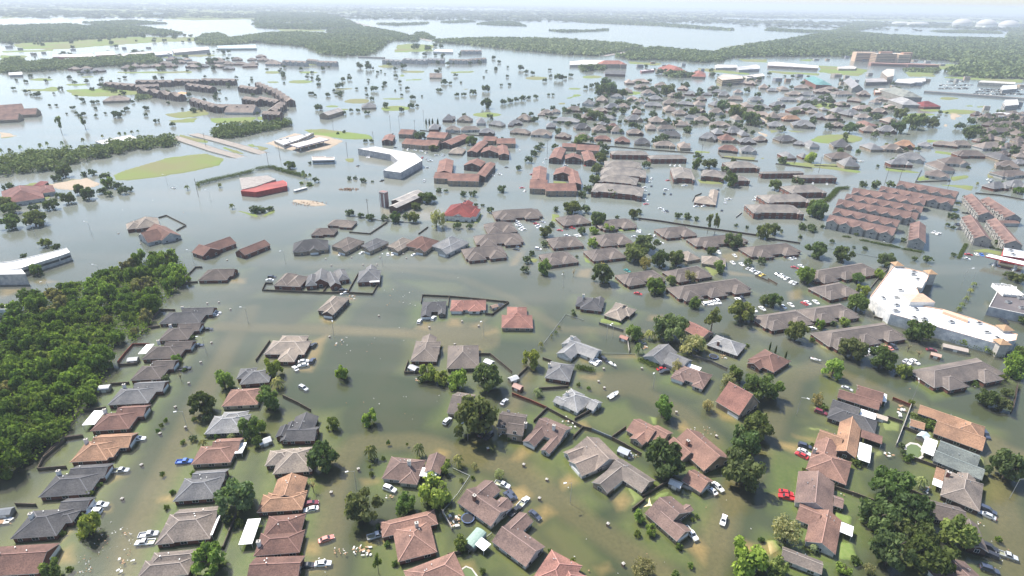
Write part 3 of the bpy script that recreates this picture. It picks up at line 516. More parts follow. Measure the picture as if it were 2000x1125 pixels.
    H((1240,930),(1570,920),(1380,808),'G',LR,'charcoal house at far end of woods row',ch=[(.3,.85,'w')],gar=[(1,'r')])
    T(0,620)
    H((1235,182),(1475,172),(1345,50),'B',LR,'second dark house from far end, woods row',ch=[(.1,.7,'w')],gar=[(1,'r')])
    H((1105,328),(1400,318),(1215,190),'B',LR,'brown house with white patio beside red fence',ch=[(.12,.85,'w')],gar=[(1,'r')],pat=[(-.22,.3,-.01,.85)])
    H((1015,492),(1262,482),(1125,338),'B',LR,'dark brown house left of black pickup',gar=[(1,'r')])
    H((838,685),(1165,668),(965,510),'g',LR,'grey house with white shed by woods',ch=[(.1,.72,'w')],gar=[(1,'r')])
    H((705,888),(1015,870),(825,700),'r',LR,'red-brown house with large white patio roof',ch=[(.05,.68,'w')],gar=[(1,'r')],pat=[(-.34,.25,-.02,.85)])
    T(0,400)
    H((1545,592),(1780,588),(1790,508),'b',[(0,0,.95,1,h),(.3,.4,1.05,1.05,gu)],'brown hipped house at tip of woods',lod=2)
    H((1060,190),(1250,160),(1215,103),'T',[(0,0,1,1,h),(-.35,.1,.35,.8,h)],'tan hipped house with fenced deck standing alone',lod=2,z=2.4,pitch=.58)
    H((1262,280),(1418,240),(1340,165),'r',[(0,0,1,1.1,gv),(-.6,.1,.2,.8,gu)],'red-roofed house with pale gable standing alone',wall='l',lod=2,z=2.4,pitch=.58,trimwall=None)
    H((1650,372),(1850,300),(1800,258),'r',[(0,0,1,1,gu),(-.35,-.1,.3,.9,gv)],'left red-brown house of isolated pair',lod=2,z=2.4,pitch=.58)
    H((1832,372),(1912,395),(2030,290),'r',[(0,0,1,1,gv)],'right red-brown house of isolated pair',lod=2,z=2.4,pitch=.58)
    T(500,400)
    F6 = [(-.42,.2,1.03,1.15,h),(.38,-.05,1.05,.9,gv)]
    six = [((285,370),(565,345),(545,280),'G',[(0,0,1,1,h),(.45,-.1,.75,.6,gv),(.1,-.05,.4,.6,h)],'dark sprawling house at left end of six'),
     ((600,345),(700,366),(785,288),'t',F6,'tan house with green yard, second of six'),((820,340),(890,360),(972,288),'g',F6,'grey house, third from left of six'),
     ((1030,345),(1110,362),(1192,288),'T',F6,'tan house with two cars, fourth of six'),((1190,345),(1315,366),(1382,288),'r',F6,'red-roofed house among the row of six'),((1380,350),(1490,382),(1587,290),'l',F6,'pale grey house at right end of six')]
    for s in six: H(*s,lod=2,z=2.5,pitch=.62,gar=[(1,'b')],wall='t' if s[3] != 'l' else 'l')
    H((425,238),(600,242),(677,200),'b',[(0,.2,1,1.2,h),(0,0,.55,.8,h)],'long dark brown house behind row of six',lod=2)
    H((545,168),(745,178),(740,136),'t',[(0,0.2,1,1.2,h),(.5,0,1,.7,h)],'tan house farthest behind row of six',lod=2)
    for s in [((135,632),(345,640),(360,560),'t',[(0,0,.5,1.2,h),(.45,0,1,1,h)],'leftmost house of four in walled yards'),((385,635),(565,620),(595,538),'g',[(0,0,.5,1,h),(.3,.15,1,1.2,gv)],'second house of four in walled yards'),
      ((580,640),(750,610),(800,515),'g',[(0,0,.5,1.1,gv),(.45,.4,1,1.35,h)],'third house of four in walled yards'),((790,605),(968,595),(970,520),'g',[(0,0,1,1.1,h),(.3,.6,.8,1.5,gv)],'rightmost house of four in walled yards')]:
        H(*s,lod=2,z=2.4,pitch=.66,pat=[(.55,-.1,.98,.3)] if s[5].startswith('right') else ())
    H((455,845),(600,862),(672,722),'T',[(0,.15,1,1,h),(.4,0,1,.6,gv)],'lone tan house touching the walled yards',z=2.4,pitch=.58,gar=[(1,'b')],wall='d')
    H((1285,870),(1480,866),(1485,755),'G',[(0,.3,1,1,h),(0,-.05,.42,.7,gv),(.68,.08,1,.7,gv)],'dark grey gabled house with two white cars',gar=[(1,'b')],wall='d')
    H((1515,832),(1795,832),(1790,745),'k',[(0,.1,1,1,h),(0,0,.36,.7,h),(.5,0,.85,.7,h)],'pink-red roofed house in pointed fence',gar=[(1,'b')],wall='w')
    H((1890,962),(2165,965),(2130,800),'k',[(0.1,0,1,.6,h),(.25,.3,.85,1,h)],'pink-red hipped house standing by itself',wall='t')
    T(1000,400)
    H((530,812),(700,832),(762,745),'G',[(0,0,1,1,h),(-.25,.2,.3,1,h),(.6,.3,1.05,1.1,gv)],'charcoal brick house left of cream-roofed house',ch=[(.05,.75,'l' if 0 else 'w')])
    H((715,862),(850,906),(1005,835),'T',[(0,0,1,1,h),(.4,.45,1.15,1.05,h),(.1,.3,.6,1.15,gu)],'cream-roofed house facing the apartments',wall='d')
def apartments():
    h, gv = 'h', 'gv'; G_ = 'single-storey hipped apartments'
    def ap(A, B, C, label):
        a, u, n, W, D = frame3(A,B,C,1.9); k = max(2, round(W/17)); w = [(0,0,1,1,h)]
        for i in range(k): f = (i+.5)/k; w.append((f-5.6/W, -.24, f+5.6/W, .55, h))
        H(A,B,C,'b' if 0 else tuple(c*1.02 for c in (.135,.115,.104)),w,label,lod=2,z=1.9,cat='apartment block',name='apartment_block',group=G_,pitch=.5,wall='b',maxd=15.5)
    T(1000,400)
    for s in [((-130,110),(245,88),(205,28),'apartments at far left beside rows of parked cars'),((395,152),(608,128),(572,78),'short apartments with a bush at left end'),((690,185),(980,162),(920,112),'apartments right of the large pond-side oak'),
      ((1180,248),(1440,225),(1380,170),'apartments below the brick post fence'),((1440,325),(1850,285),(1790,228),'apartments with an oak at their middle'),((315,325),(552,305),(505,247),'small apartments ringed by bright lawn'),
      ((680,310),(940,285),(880,222),'apartments directly behind a leafy oak clump'),((270,460),(505,430),(450,362),'apartments behind a lone round waterside oak'),((620,425),(880,395),(850,330),'apartments with a yellow car in front'),
      ((880,620),(1195,575),(1130,505),'left apartments of a pair by two pines'),((1270,590),(1555,540),(1470,472),'right apartments of a pair by two pines'),((1305,735),(1872,655),(1770,572),'longest apartments beside five parked white cars')]: ap(*s)
    H((1370,440),(1480,420),(1440,350),'T',[(0,0,1,1,h),(-.6,.3,.3,1,h)],'tan rental office with white roof vents',lod=2,z=1.9,name='office_building',cat='office building',wall='t')
    H((1480,458),(1672,482),(1692,425),'T',[(0,0,1,1,h)],'tan clubhouse right of the rental office',lod=2,z=1.9,name='clubhouse',cat='clubhouse',wall='t')
    T(500,400)
    for s in [((1810,212),(2035,195),(1985,125),'apartments right of the red-roofed church lawn'),((1720,312),(2095,290),(2060,205),'left middle apartments with two front hips'),((1640,422),(1965,390),(1925,318),'leftmost of the waterside apartments')]: ap(*s)
    T(1500,400)
    for s in [((-130,405),(262,365),(180,298),'apartments left of two round oaks'),((385,600),(860,520),(765,448),'apartments touching the white mall corner'),((450,725),(690,675),(592,595),'short apartments facing the white mall rear'),
      ((-20,965),(345,905),(255,812),'left apartments beside boats and trailers'),((355,910),(705,855),(575,768),'apartments between yellow bushes and boats'),((480,1110),(1068,1020),(910,918),'long apartments beside crowded parking lot')]: ap(*s)
    T(1500,620); ap((1300,550),(1850,440),(1660,310),'nearest apartments with dark rear walkway')
    # two-storey grey apartments
    T(1000,200); G2 = 'two-storey grey-roofed apartments'
    def q(A, B, C, label, w=None): H(A,B,C,(.185,.168,.152),w or [(0,0,1,1,h),(0,-.12,.14,.9,h),(.86,-.12,1,.9,h)],label,lod=2,z=4.6,cat='apartment block',name='apartment_block',group=G2,wall='b',storeys=2,pitch=.38)
    for s in [((780,408),(1070,412),(1062,388),'flat grey apartments below walled houses',[(0,0,1,1,h)]),((1085,442),(1370,440),(1355,416),'flat grey apartments right of its twin',[(0,0,1,1,h)]),((725,500),(1015,512),(990,470),'topmost of four stacked grey apartments'),
      ((690,560),(1050,582),(1030,530),'second of four stacked grey apartments'),((675,612),(975,640),(950,590),'third of four stacked grey apartments'),((620,690),(1020,727),(990,665),'lowest of four stacked grey apartments'),
      ((1258,586),(1430,596),(1410,520),'square grey apartments facing the boat trailer'),((1475,570),(1660,590),(1642,545),'small grey apartments left of round oak'),((1700,510),(1935,510),(1880,470),'long grey apartments behind big oak'),((1740,610),(1860,610),(1830,578),'grey apartment end right of round oak')]: q(*s)
    H((1420,782),(1590,802),(1692,712),'T',[(0,0,1,.42,h),(.6,0,1.02,1.15,h)],'V-shaped tan clubhouse in flooded car park',lod=2,z=1.9,name='clubhouse',cat='clubhouse',wall='b')
    T(1500,200)
    for s in [((-50,556),(285,552),(282,540),'low flat apartments above grey blocks',[(0,0,1,1,h)]),((230,590),(545,590),(532,570),'low flat apartments by parked white cars',[(0,0,1,1,h)]),((180,706),(455,700),(400,650),'grey apartments with brick flank wall'),((-10,780),(340,775),(235,722),'grey apartments beside large round tree'),((-120,858),(280,865),(165,805),'grey apartments nearest the townhouse rows')]: q(*s)
    # red-roofed two-storey courts
    G3 = 'red-roofed two-storey courtyard apartments'; T(1000,200)
    def d(A, B, C, k, label): H(A,B,C,'q',[(0,0,1,1,k)],label,lod=2,z=4.6,cat='apartment block',name='apartment_block',group=G3,wall='t' if k != gv else 'd',storeys=2,pitch=.34,desc='red-roofed apartments')
    for s in [((285,440),(385,446),(440,365),'gv','left wing of upper red-roofed court'),((415,442),(545,446),(522,415),'gv','gabled centre block of upper red court'),((565,460),(660,462),(682,390),'gv','right wing of upper red court'),((390,345),(500,350),(490,328),'gu','back left block of upper red court'),((500,370),(680,380),(680,345),'gu','back right block of upper red court'),
      ((150,612),(265,616),(312,515),'gv','left wing of lower red-roofed court'),((320,566),(475,576),(452,525),'gv','gabled centre block of lower red court'),((450,640),(545,642),(592,540),'gv','right wing of lower red court'),((135,672),(275,677),(276,612),'gu','front left block of lower red court'),((262,692),(510,692),(506,637),'gu','front right block of lower red court')]: d(*s)
    T(500,200)
    for s in [((1410,552),(1530,552),(1617,455),'gv','left wing of red court near church'),((1620,492),(1755,502),(1742,460),'gv','gabled block of red court near church'),((1710,577),(1790,582),(1892,480),'gv','right wing of red court near church'),((1385,592),(1515,597),(1516,555),'gu','front left block, red court near church'),((1495,612),(1740,617),(1737,565),'gu','front right block, red court near church'),
      ((1645,387),(1725,392),(1817,310),'gv','left wing of farther red court'),((1755,392),(1890,397),(1882,360),'gv','gabled block of farther red court'),((1895,412),(1980,412),(2052,340),'gv','right wing of farther red court'),((1770,297),(1870,302),(1866,275),'gu','back left block of farther red court'),((1880,322),(2030,322),(2022,290),'gu','back right block of farther red court'),
      ((980,302),(1065,302),(1180,258),'gv','leftmost red apartments by the white warehouse'),((1135,322),(1300,337),(1302,300),'gu','long red apartments above warehouse parking'),((1302,337),(1415,342),(1412,305),'gu','red apartments left of round dark tree'),((1430,322),(1525,332),(1597,260),'gv','big red apartments right of dark trees'),((1110,247),(1220,252),(1212,222),'gu','small red apartments near far canal'),((1330,272),(1475,282),(1472,245),'gu','red apartments behind dark round tree')]: d(*s)
    H((1500,397),(1610,402),(1602,365),'T',[(0,0,1,1,h)],'low tan leasing office among red apartments',lod=2,z=1.9,name='office_building',cat='office building',wall='t')
    # sawtooth townhouses
    T(1500,200); G4 = 'salmon-roofed sawtooth townhouse rows'
    def tr(A, B, dep, label):
        a, b = g(A,5), g(B,5); u = (b-a).normalized(); nrm = Vector((-u.y,u.x,0)); nrm = nrm if nrm.y > 0 else -nrm; c = b+nrm*dep; px = proj(c); C = ((px[0]-TX)*TS,(px[1]-TY)*TS)
        W = (b-a).length; k = max(5,round(W/8.2)); w = [(0,0,1,1,'gu')]+[((i+.03)/k,-.16,(i+.97)/k,.55,'gv') for i in range(k)]
        H(A,B,C,(.165,.108,.094),w,label,lod=2,z=5,cat='townhouse row',name='townhouse_row',group=G4,wall='h',storeys=2,pitch=.6)
    for s in [((455,928),(978,1040),12,'nearest sawtooth townhouse row'),((500,866),(1010,972),11,'second nearest sawtooth townhouse row'),((530,802),(1160,918),12,'third nearest sawtooth townhouse row'),((597,756),(1200,862),11,'fourth nearest sawtooth townhouse row'),((650,712),(1225,802),12,'fifth nearest sawtooth townhouse row'),((862,692),(1445,802),11,'sixth nearest sawtooth townhouse row'),((1000,652),(1465,742),12,'farthest sawtooth townhouse row')]: tr(*s)
    def tv(A, B, C, label):
        a, u, n, W, D = frame3(A,B,C,5); k = max(4, round(D/7)); w = [(0,0,1,1,'gv')]+[(-.05,(i+.15)/k,.5,(i+.85)/k,'gu') for i in range(k)]
        H(A,B,C,(.165,.108,.094),w,label,lod=2,z=5,cat='townhouse row',name='townhouse_row',group=G4,wall='h',storeys=2,pitch=.6)
    for s in [((1100,1078),(1232,1102),(1290,975),'lone townhouse block running away from camera'),((1645,880),(1775,896),(1792,765),'upper left townhouse block at right edge'),((1612,1062),(1752,1082),(1768,932),'lower left townhouse block at right edge'),((1850,900),(1988,912),(1994,792),'upper right townhouse block at right edge'),((1850,1102),(1995,1122),(2005,962),'lower right townhouse block at right edge')]: tv(*s)
    H((1760,945),(1970,945),(1966,925),(.165,.108,.094),[(0,0,1,1,'gu')],'low salmon poolside roof between townhouse blocks',lod=1,z=2.5,name='pool_house',cat='pool house',wall='l')
# small houses: a few built kinds, copied with their parts
KINDS = []
def far_kinds():
    h, gu, gv = 'h','gu','gv'
    for ws in ([(-8,-6,8,6,h),(1,-7.5,7,2,gv)],[(-8,-6,8,6,h),(-7,-7.6,-1,1,h),(2,-7,7,1,gv)],[(-9,-6,9,5,h),(3,-8,9,4,h)],[(-8,-7,8,6,h),(-3,-8,3,0,gv),(-8,-7.8,-4,0,gv)],[(-7,-7,7,7,h),(2,-8.4,7.5,0,gv)],[(-10,-5,10,5,h),(-9,-7,-3,3,h)]):
        for lo in (.62,.5):
            rm, wm = MB(), MB()
            for i, x in enumerate(ws): roof_wing(rm, wm, x[0]+i*.04,x[1]+i*.04,x[2]-i*.04,x[3]-i*.04,x[4], 1.9-i*.03, lo, False)
            b = MB()
            for X in (-5,-1.5,3,5.2): b.box(X-.7,ws[0][1]+.3,.3,X+.7,ws[0][1]+.37,1.4,0)
            KINDS.append((rm.mesh('roof',[M_SH,M_TR,M_RG]), wm.mesh('wall',[M_WL,M_WL]), b.mesh('window',[M_GL])))
CNAME = dict(t='tan',g='grey',G='dark grey',r='red-brown',b='brown',o='orange',p='pinkish',l='pale grey',T='cream')
FH = []
def far_house(x, y, wpx, col, cluster):
    P0 = g((x,y+wpx*.02)); s = (wpx/TS/ppm(P0))/16.0; s = min(max(s,.6),1.8)
    rz = random.choice([0,0,.25,-.2,math.pi/2,-.5]) + random.uniform(-.1,.1)
    if cluster == 'b': rz += .4
    k = random.randrange(len(KINDS)); root = link('house', None, loc=(P0.x,P0.y,0), rz=rz); root.scale = (s,s*random.uniform(.8,1.0),min(s,1.25)*random.uniform(1.1,1.4))
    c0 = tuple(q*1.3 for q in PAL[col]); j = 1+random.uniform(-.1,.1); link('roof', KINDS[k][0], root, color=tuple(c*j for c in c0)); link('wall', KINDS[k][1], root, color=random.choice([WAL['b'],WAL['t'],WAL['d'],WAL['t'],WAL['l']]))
    if wpx > 95: link('window', KINDS[k][2], root)
    root['category'] = 'house'; root['group'] = {'u':'houses of the upper right estate','b':'brown roofed houses at the right edge','f':'far houses beyond the golf course'}[cluster]
    FH.append((root, cluster, col, full((x,y)), P0))
UR = '65,245,125,t 230,258,165,t 300,197,105,g 400,278,115,t 545,208,125,G 685,224,120,t 815,234,115,t 960,250,125,t 550,282,110,t 705,294,110,r 860,314,120,r 1015,329,125,G 1185,344,140,t 1340,359,140,t 950,142,125,g 1125,157,140,t 1315,178,150,t 1075,208,125,t 1200,219,110,t 1235,270,125,G 1400,127,90,g 1480,152,115,t 1620,187,150,t 1600,248,120,g 1530,293,130,g 1670,303,140,r 1720,240,140,g 1800,262,100,g 1830,318,130,g 1935,303,100,t 1685,383,130,r 1840,390,130,g 430,152,170,g 690,75,110,t 780,50,100,g 870,42,90,t 970,87,100,t 1100,32,120,g 1225,67,130,t 1310,97,110,t 600,22,90,g 700,182,80,g 790,187,70,r 270,92,100,t 340,82,80,t 230,102,60,t 100,142,110,t 30,172,100,g 750,130,90,g'
UR15 = '130,303,160,G 240,332,80,g 330,348,110,g 560,352,150,G 800,368,150,g 960,378,140,t 1060,352,140,o 1220,347,110,g 1380,342,130,t 1490,344,120,t 1560,423,170,b 1710,362,180,t 1780,443,160,G 140,432,140,g 270,432,90,g 560,443,200,b 620,503,160,g 1110,453,190,g 1010,493,150,g 1440,483,190,b 1330,523,180,b 1310,583,180,b 1860,513,150,b 1880,573,220,b 1950,483,110,g 1760,673,140,g 1920,663,140,g 210,77,130,t 300,52,140,g 340,87,90,t 130,122,110,t 175,142,110,o 270,187,190,g 50,192,130,g 390,127,110,g 640,102,150,g 530,192,100,t 760,183,130,r 945,158,130,t 70,32,110,g 430,62,70,g'
RB = '1700,132,110,b 1790,122,120,b 1900,132,120,b 1720,182,120,b 1850,182,130,b 1965,202,100,b 1700,242,110,b 1800,242,110,b 1940,262,110,b 1720,292,100,b 1950,312,90,b 1985,372,90,b 1900,100,120,b 1640,215,90,b 1875,225,100,b 1985,160,90,b 1760,215,80,b'
UR0 = '910,652,100,p 1000,642,110,p 1010,687,110,t 700,792,100,p 820,762,90,g 620,822,80,g 940,782,90,p 1000,802,80,t 1330,702,80,p 1390,742,90,g 1470,782,80,t 1520,742,60,g 1650,752,90,g 1740,782,90,t 1960,692,80,p 1860,662,80,p 1790,652,90,p 1560,700,70,t 1600,725,70,g 1760,730,70,p'
UR05 = '30,712,70,g 110,702,100,t 200,742,120,t 420,722,130,t 570,742,120,t 260,692,110,t 740,747,90,t 670,792,90,t 830,807,80,t 880,782,90,t 960,782,60,t 300,745,90,g 480,700,90,t'
FL = '1000,535,90,t 1130,525,80,t 1230,522,90,t 1330,522,90,t 1410,492,80,t 1510,527,90,t 1580,522,80,g 1650,492,80,t 1730,492,80,t 1790,505,80,t 1880,505,90,t 1950,522,90,t 680,565,80,g 770,557,90,g 590,545,80,t 680,540,70,t 1060,500,70,t 1290,500,70,t 1460,470,70,t 1850,470,70,t 1960,470,70,t'
FM = '60,475,90,t 120,490,90,t 40,445,80,t 160,498,80,t'
NE = '1500,942,110,g 1630,947,110,t 1750,962,120,g 1880,980,110,g 1985,980,70,g 1385,1010,130,g 1535,1022,110,t 1670,1022,120,t 1800,1045,120,g'
def far_houses():
    far_kinds()
    for tx, ty, s, cl in [(1000,200,UR,'u'),(1500,200,UR15,'u'),(1500,200,RB,'b'),(1000,0,UR0,'u'),(1500,0,UR05,'u'),(0,0,FL,'f'),(500,0,FM,'f'),(500,0,NE,'u')]:
        T(tx,ty)
        for e in s.split():
            a = e.split(','); far_house(float(a[0]),float(a[1]),float(a[2]),a[3],cl)
    def infill(tx, ty, poly, cl, cols, n, wp, dx, dy, seed):
        T(tx,ty); r = random.Random(seed); pl = np.array(poly, float); pts = [((f[0]-tx)*TS,(f[1]-ty)*TS) for *_, f, _p in FH]; k = 0
        for t in range(6000):
            x, y = r.uniform(pl[:,0].min(),pl[:,0].max()), r.uniform(pl[:,1].min(),pl[:,1].max())
            if k >= n: break
            if sdist(np.array([x]),np.array([y]),pl)[0] < 0 or any(abs(x-a) < dx*(.6+y/1600) and abs(y-b) < dy*(.6+y/1600) for a,b in pts): continue
            far_house(x,y,wp*(.6+y/1500),r.choice(cols),cl); pts.append((x,y)); k += 1
    infill(1000,0,[(60,940),(560,800),(700,735),(900,640),(1100,640),(1400,735),(1560,700),(2000,790),(2600,760),(2960,850),(2960,1080),(2500,1000),(2000,1000),(1500,960),(1000,960),(500,980)],'u','ttggpt',38,95,80,36,3)
    infill(1500,200,[(1620,100),(2000,85),(2000,450),(1850,430),(1640,330)],'b','bbt',13,105,78,32,4)
    infill(0,0,[(950,470),(2000,465),(2000,540),(1300,545),(950,545)],'f','ttg',10,85,66,22,5)
    nm = {'u':'the upper right estate','b':'the brown right-edge cluster','f':'the far left estate'}
    for cl in nm:
        hs = sorted([x for x in FH if x[1] == cl], key=lambda x: -x[3][1]); nb = max(1, round(len(hs)/9))
        for bi in range(nb):
            row = sorted(hs[bi*len(hs)//nb:(bi+1)*len(hs)//nb], key=lambda x: x[3][0])
            for i, x in enumerate(row):
                pos = 'left end' if i == 0 else 'right end' if i == len(row)-1 else ORD[i]+' from left'
                x[0]['label'] = f"{CNAME[x[2]]}-roofed house, {pos} in {ORD[bi]} nearest row of {nm[cl]}"
# ------------------------------------------------------------------ larger buildings
def pb(poly, hgt, wall, roof, label, cat='building', name='commercial_building', units=0, bands=0, parapet=.5, group=None, trim=None, world=None, base=-1.3):
    """flat-roofed building from its roof outline; walls, recessed roof, roof units and window strips are its parts"""
    pts = world or [g(p, hgt) for p in poly]; cen = sum(pts, Vector())/len(pts); cen.z = 0
    q = [(p.x-cen.x, p.y-cen.y) for p in pts]; area = sum(q[i-1][0]*q[i][1]-q[i][0]*q[i-1][1] for i in range(len(q)))
    if area < 0: q.reverse()
    root = link(name, None, loc=cen); wm = MB(); n = len(q)
    for i in range(n): a, b = q[i], q[(i+1)%n]; wm.poly([(a[0],a[1],base),(b[0],b[1],base),(b[0],b[1],hgt),(a[0],a[1],hgt)])
    ins = []
    for i in range(n):
        p0, p1, p2 = Vector(q[i-1]), Vector(q[i]), Vector(q[(i+1)%n]); d1, d2 = (p1-p0).normalized(), (p2-p1).normalized(); n1, n2 = Vector((-d1.y,d1.x)), Vector((-d2.y,d2.x)); bis = (n1+n2); k = .35/max(.3,(bis.length/2)**2)
        ins.append(tuple(p1+bis*.5*k))
    for i in range(n):
        a, b, c, d = q[i], q[(i+1)%n], ins[(i+1)%n], ins[i]; wm.poly([(a[0],a[1],hgt),(b[0],b[1],hgt),(c[0],c[1],hgt),(d[0],d[1],hgt)], 1); wm.poly([(c[0],c[1],hgt-parapet),(d[0],d[1],hgt-parapet),(d[0],d[1],hgt),(c[0],c[1],hgt)], 1)
    link('wall', wm.mesh('wall',[M_WL,M_TR if trim is None else trim]), root, color=wall)
    rm = MB(); rm.poly([(p[0],p[1],hgt-parapet) for p in ins]); rf = link('roof', rm.mesh('roof',[M_FL]), root, color=roof)
    arr = np.array(ins); k = 0; tries = 0
    while k < units and tries < 200:
        tries += 1; x, y = random.uniform(arr[:,0].min(),arr[:,0].max()), random.uniform(arr[:,1].min(),arr[:,1].max())
        if sdist(np.array([x]),np.array([y]),arr)[0] < 2.5: continue
        b = MB(); b.box(-1.3,-.9,0,1.3,.9,1.0,0,0); b.box(-.9,-.6,1.0,-.1,.6,1.1,1,1); b.box(.1,-.6,1.0,.9,.6,1.1,1,1); b.box(1.3,-.4,0,2.4,.4,.6,0,0); link('air_conditioner', b.mesh('air_conditioner',[M_STEEL,M_DK]), rf, (x,y,hgt-parapet), random.choice([0,.3,1.57])); k += 1
    for bi in range(bands):
        z0 = hgt*(bi+.38)/max(bands,1); b = MB(); hh = min(1.3, hgt/max(bands,1)*.42)
        for i in range(n):
            A, B = Vector(q[i]), Vector(q[(i+1)%n]); L = (B-A).length
            if L < 4: continue
            d = (B-A)/L; o = Vector((d.y,-d.x))*.06; c = max(1,int(L/40))
            for j in range(c):
                s, e = A+d*(L*(j+.03)/c)+o, A+d*(L*(j+.97)/c)+o; b.poly([(s.x,s.y,z0),(e.x,e.y,z0),(e.x,e.y,z0+hh),(s.x,s.y,z0+hh)])
        if b.f: link('window_row', b.mesh('window_row',[M_GL]), root)
    tag(root, name.replace('_',' '), cat, cen, label, group, True, True); return root, cen
def part_box(root, cen, poly, z0, z1, M, name, color=None, zr=None):
    pts = [g(p, z1 if zr is None else zr) for p in poly]; b = MB(); b.prism([(p.x-cen.x,p.y-cen.y) for p in pts], z0, z1, 0, 0, True); return link(name, b.mesh(name,[M]), root, color=color)
def rect(x, y, w, d, rz=0):
    c, s = math.cos(rz), math.sin(rz); return [Vector((x+a*c-b*s,y+a*s+b*c,0)) for a,b in ((-w/2,-d/2),(w/2,-d/2),(w/2,d/2),(-w/2,d/2))]
def buildings():
    W_, GR, TN, DKR = (.66,.66,.65), (.30,.30,.31), (.42,.36,.28), (.16,.07,.055)
    # white L-shaped mall on the right
    T(1500,400); z = 6
    r, c = pb([(985,470),(1265,535),(1235,600),(1165,655),(1225,790),(1370,815),(1600,885),(1950,1010),(1940,1055),(1785,1083),(960,850),(870,785),(800,715)], z, W_, (.80,.80,.79), 'white L-shaped shopping mall with bright flat roof','shopping mall','shopping_mall',units=16)
    for px, py in ((1005,450),(1265,515),(1845,950),(1820,1060)):
        p = g((px,py+25),6); b = MB(); b.prism([(p.x-c.x+sx*2.2,p.y-c.y+sy*2.2) for sx,sy in ((-1,-1),(1,-1),(1,1),(-1,1))], -1.3, 7.0, 0, 0)
        o = [(p.x-c.x+sx*2.8,p.y-c.y+sy*2.8,7.0) for sx,sy in ((-1,-1),(1,-1),(1,1),(-1,1))]; a = (p.x-c.x,p.y-c.y,8.8)
        for i in range(4): b.poly([o[i],o[(i+1)%4],a],1)
        b.poly(list(reversed(o)),1); link('corner_tower', b.mesh('corner_tower',[M_CC,M_WOOD]), r); r.children[-1].data.materials[1] = plain('terracotta',(.56,.36,.25),.8,1,.15)
    p = g((1155,745),6.5); b = MB(); o = [(p.x-c.x+sx*6.5,p.y-c.y+sy*5,8) for sx,sy in ((-1,-1),(1,-1),(1,1),(-1,1))]; b.prism([(q[0]*1.0,q[1]) for q in o], 5, 8, 0, 0)
    for i in range(4): b.poly([o[i],o[(i+1)%4],(p.x-c.x,p.y-c.y,10.6)],1)
    link('entrance_pavilion', b.mesh('entrance_pavilion',[M_TR,bpy.data.materials['terracotta']]), r)
    part_box(r,c,[(1185,580),(1235,590),(1205,650),(1160,640)],5,7.2,M_CC,'roof_parapet'); part_box(r,c,[(1370,815),(1570,885),(1565,905),(1365,832)],5,7.0,bpy.data.materials['terracotta'],'shopfront_parapet')
    r, c = pb([(1825,610),(1945,640),(1930,700),(2080,735),(2040,860),(1725,795)], 5, (.42,.42,.43), (.13,.115,.115), 'dark flat-roofed store with caged rooftop equipment','store','store',units=3)
    b = MB(); P0 = g((1870,665),6); 
    for i in range(6): b.box(-4.5+i*1.8-.08,-6,0,-4.5+i*1.8+.08,6,.25,0,0,True)
    for i in range(6): b.box(-4.6,-6+i*2.4-.08,.25,4.6,-6+i*2.4+.08,.45,0,0,True)
    b.box(-4.8,-6.2,-1.5,-4.6,6.2,.8); b.box(4.6,-6.2,-1.5,4.8,6.2,.8); b.box(-4.6,6,-1.5,4.6,6.2,.8); b.box(-4.4,-5.8,-1.4,4.4,5.8,-.2)
    link('equipment_cage', b.mesh('equipment_cage',[M_TR]), r, (P0.x-c.x,P0.y-c.y,6), -.2)
    # petrol station at right edge
    r, c = pb([(1845,335),(2020,365),(2020,420),(1835,395)], 5, (.55,.10,.10), (.75,.75,.75), 'red and white petrol station shop at right edge','shop','station_shop',units=2,trim=M_WH)
    def canopy(poly, z, name, label, cat, top, fasc, nx=3):
        pts = [g(p,z) for p in poly]; cen = sum(pts,Vector())/4; cen.z = 0; root = link(name,None,loc=cen); b = MB(); q = [(p.x-cen.x,p.y-cen.y) for p in pts]
        if sum(q[i-1][0]*q[i][1]-q[i][0]*q[i-1][1] for i in range(4)) < 0: q.reverse()
        b.prism(q, z-.9, z, 1, 0, True); link('canopy', b.mesh('canopy',[top,fasc]), root)
        A, B, C_, D_ = [Vector(t) for t in q]
        for i in range(nx):
            for v in (.25,.75):
                f = (i+.5)/nx; p = (A.lerp(B,f)).lerp(D_.lerp(C_,f),v); b = MB(); b.box(p.x-.3,p.y-.3,-1.3,p.x+.3,p.y+.3,z-.9); b.box(p.x-.6,p.y-.9,-1.2,p.x+.6,p.y+.9,.9); link('column', b.mesh('column',[M_TR]), root)
        tag(root, name.replace('_',' '), cat, cen, label, None, True, True)
    M_RED = plain('red_fascia',(.55,.06,.06),.5); M_BLUE = plain('blue_fascia',(.12,.14,.26),.5)
    canopy([(1700,400),(1730,385),(2040,450),(2020,475)],5.2,'fuel_canopy','white petrol canopy with red stripe at right edge','canopy',M_WH,M_RED,4)
    T(500,200)
    canopy([(262,330),(500,272),(572,288),(330,350)],5.5,'fuel_canopy','blue edged petrol canopy on a raised lot','canopy',M_CC,M_BLUE,4)
    r, c = pb([(140,295),(385,245),(450,235),(400,260),(330,290),(215,330)], 4.5, (.60,.58,.54), (.60,.59,.57), 'white convenience store behind blue edged petrol canopy','shop','shop',units=4,bands=1)
    r, c = pb([(435,420),(540,418),(545,425),(612,424),(612,448),(440,452)], 4, (.36,.42,.48), (.42,.36,.31), 'small flat-roofed kiosk shop standing in open water','shop','shop',bands=1)
    r, c = pb([(795,360),(930,343),(1240,398),(1298,452),(1130,547),(994,530),(1112,455),(1050,405)], 6.5, (.40,.40,.41), (.60,.59,.57), 'white V-shaped warehouse with open yard','warehouse','warehouse')
    b = MB(); pts = [g((800,385),3),g((1045,425),3),g((1100,465),3)]
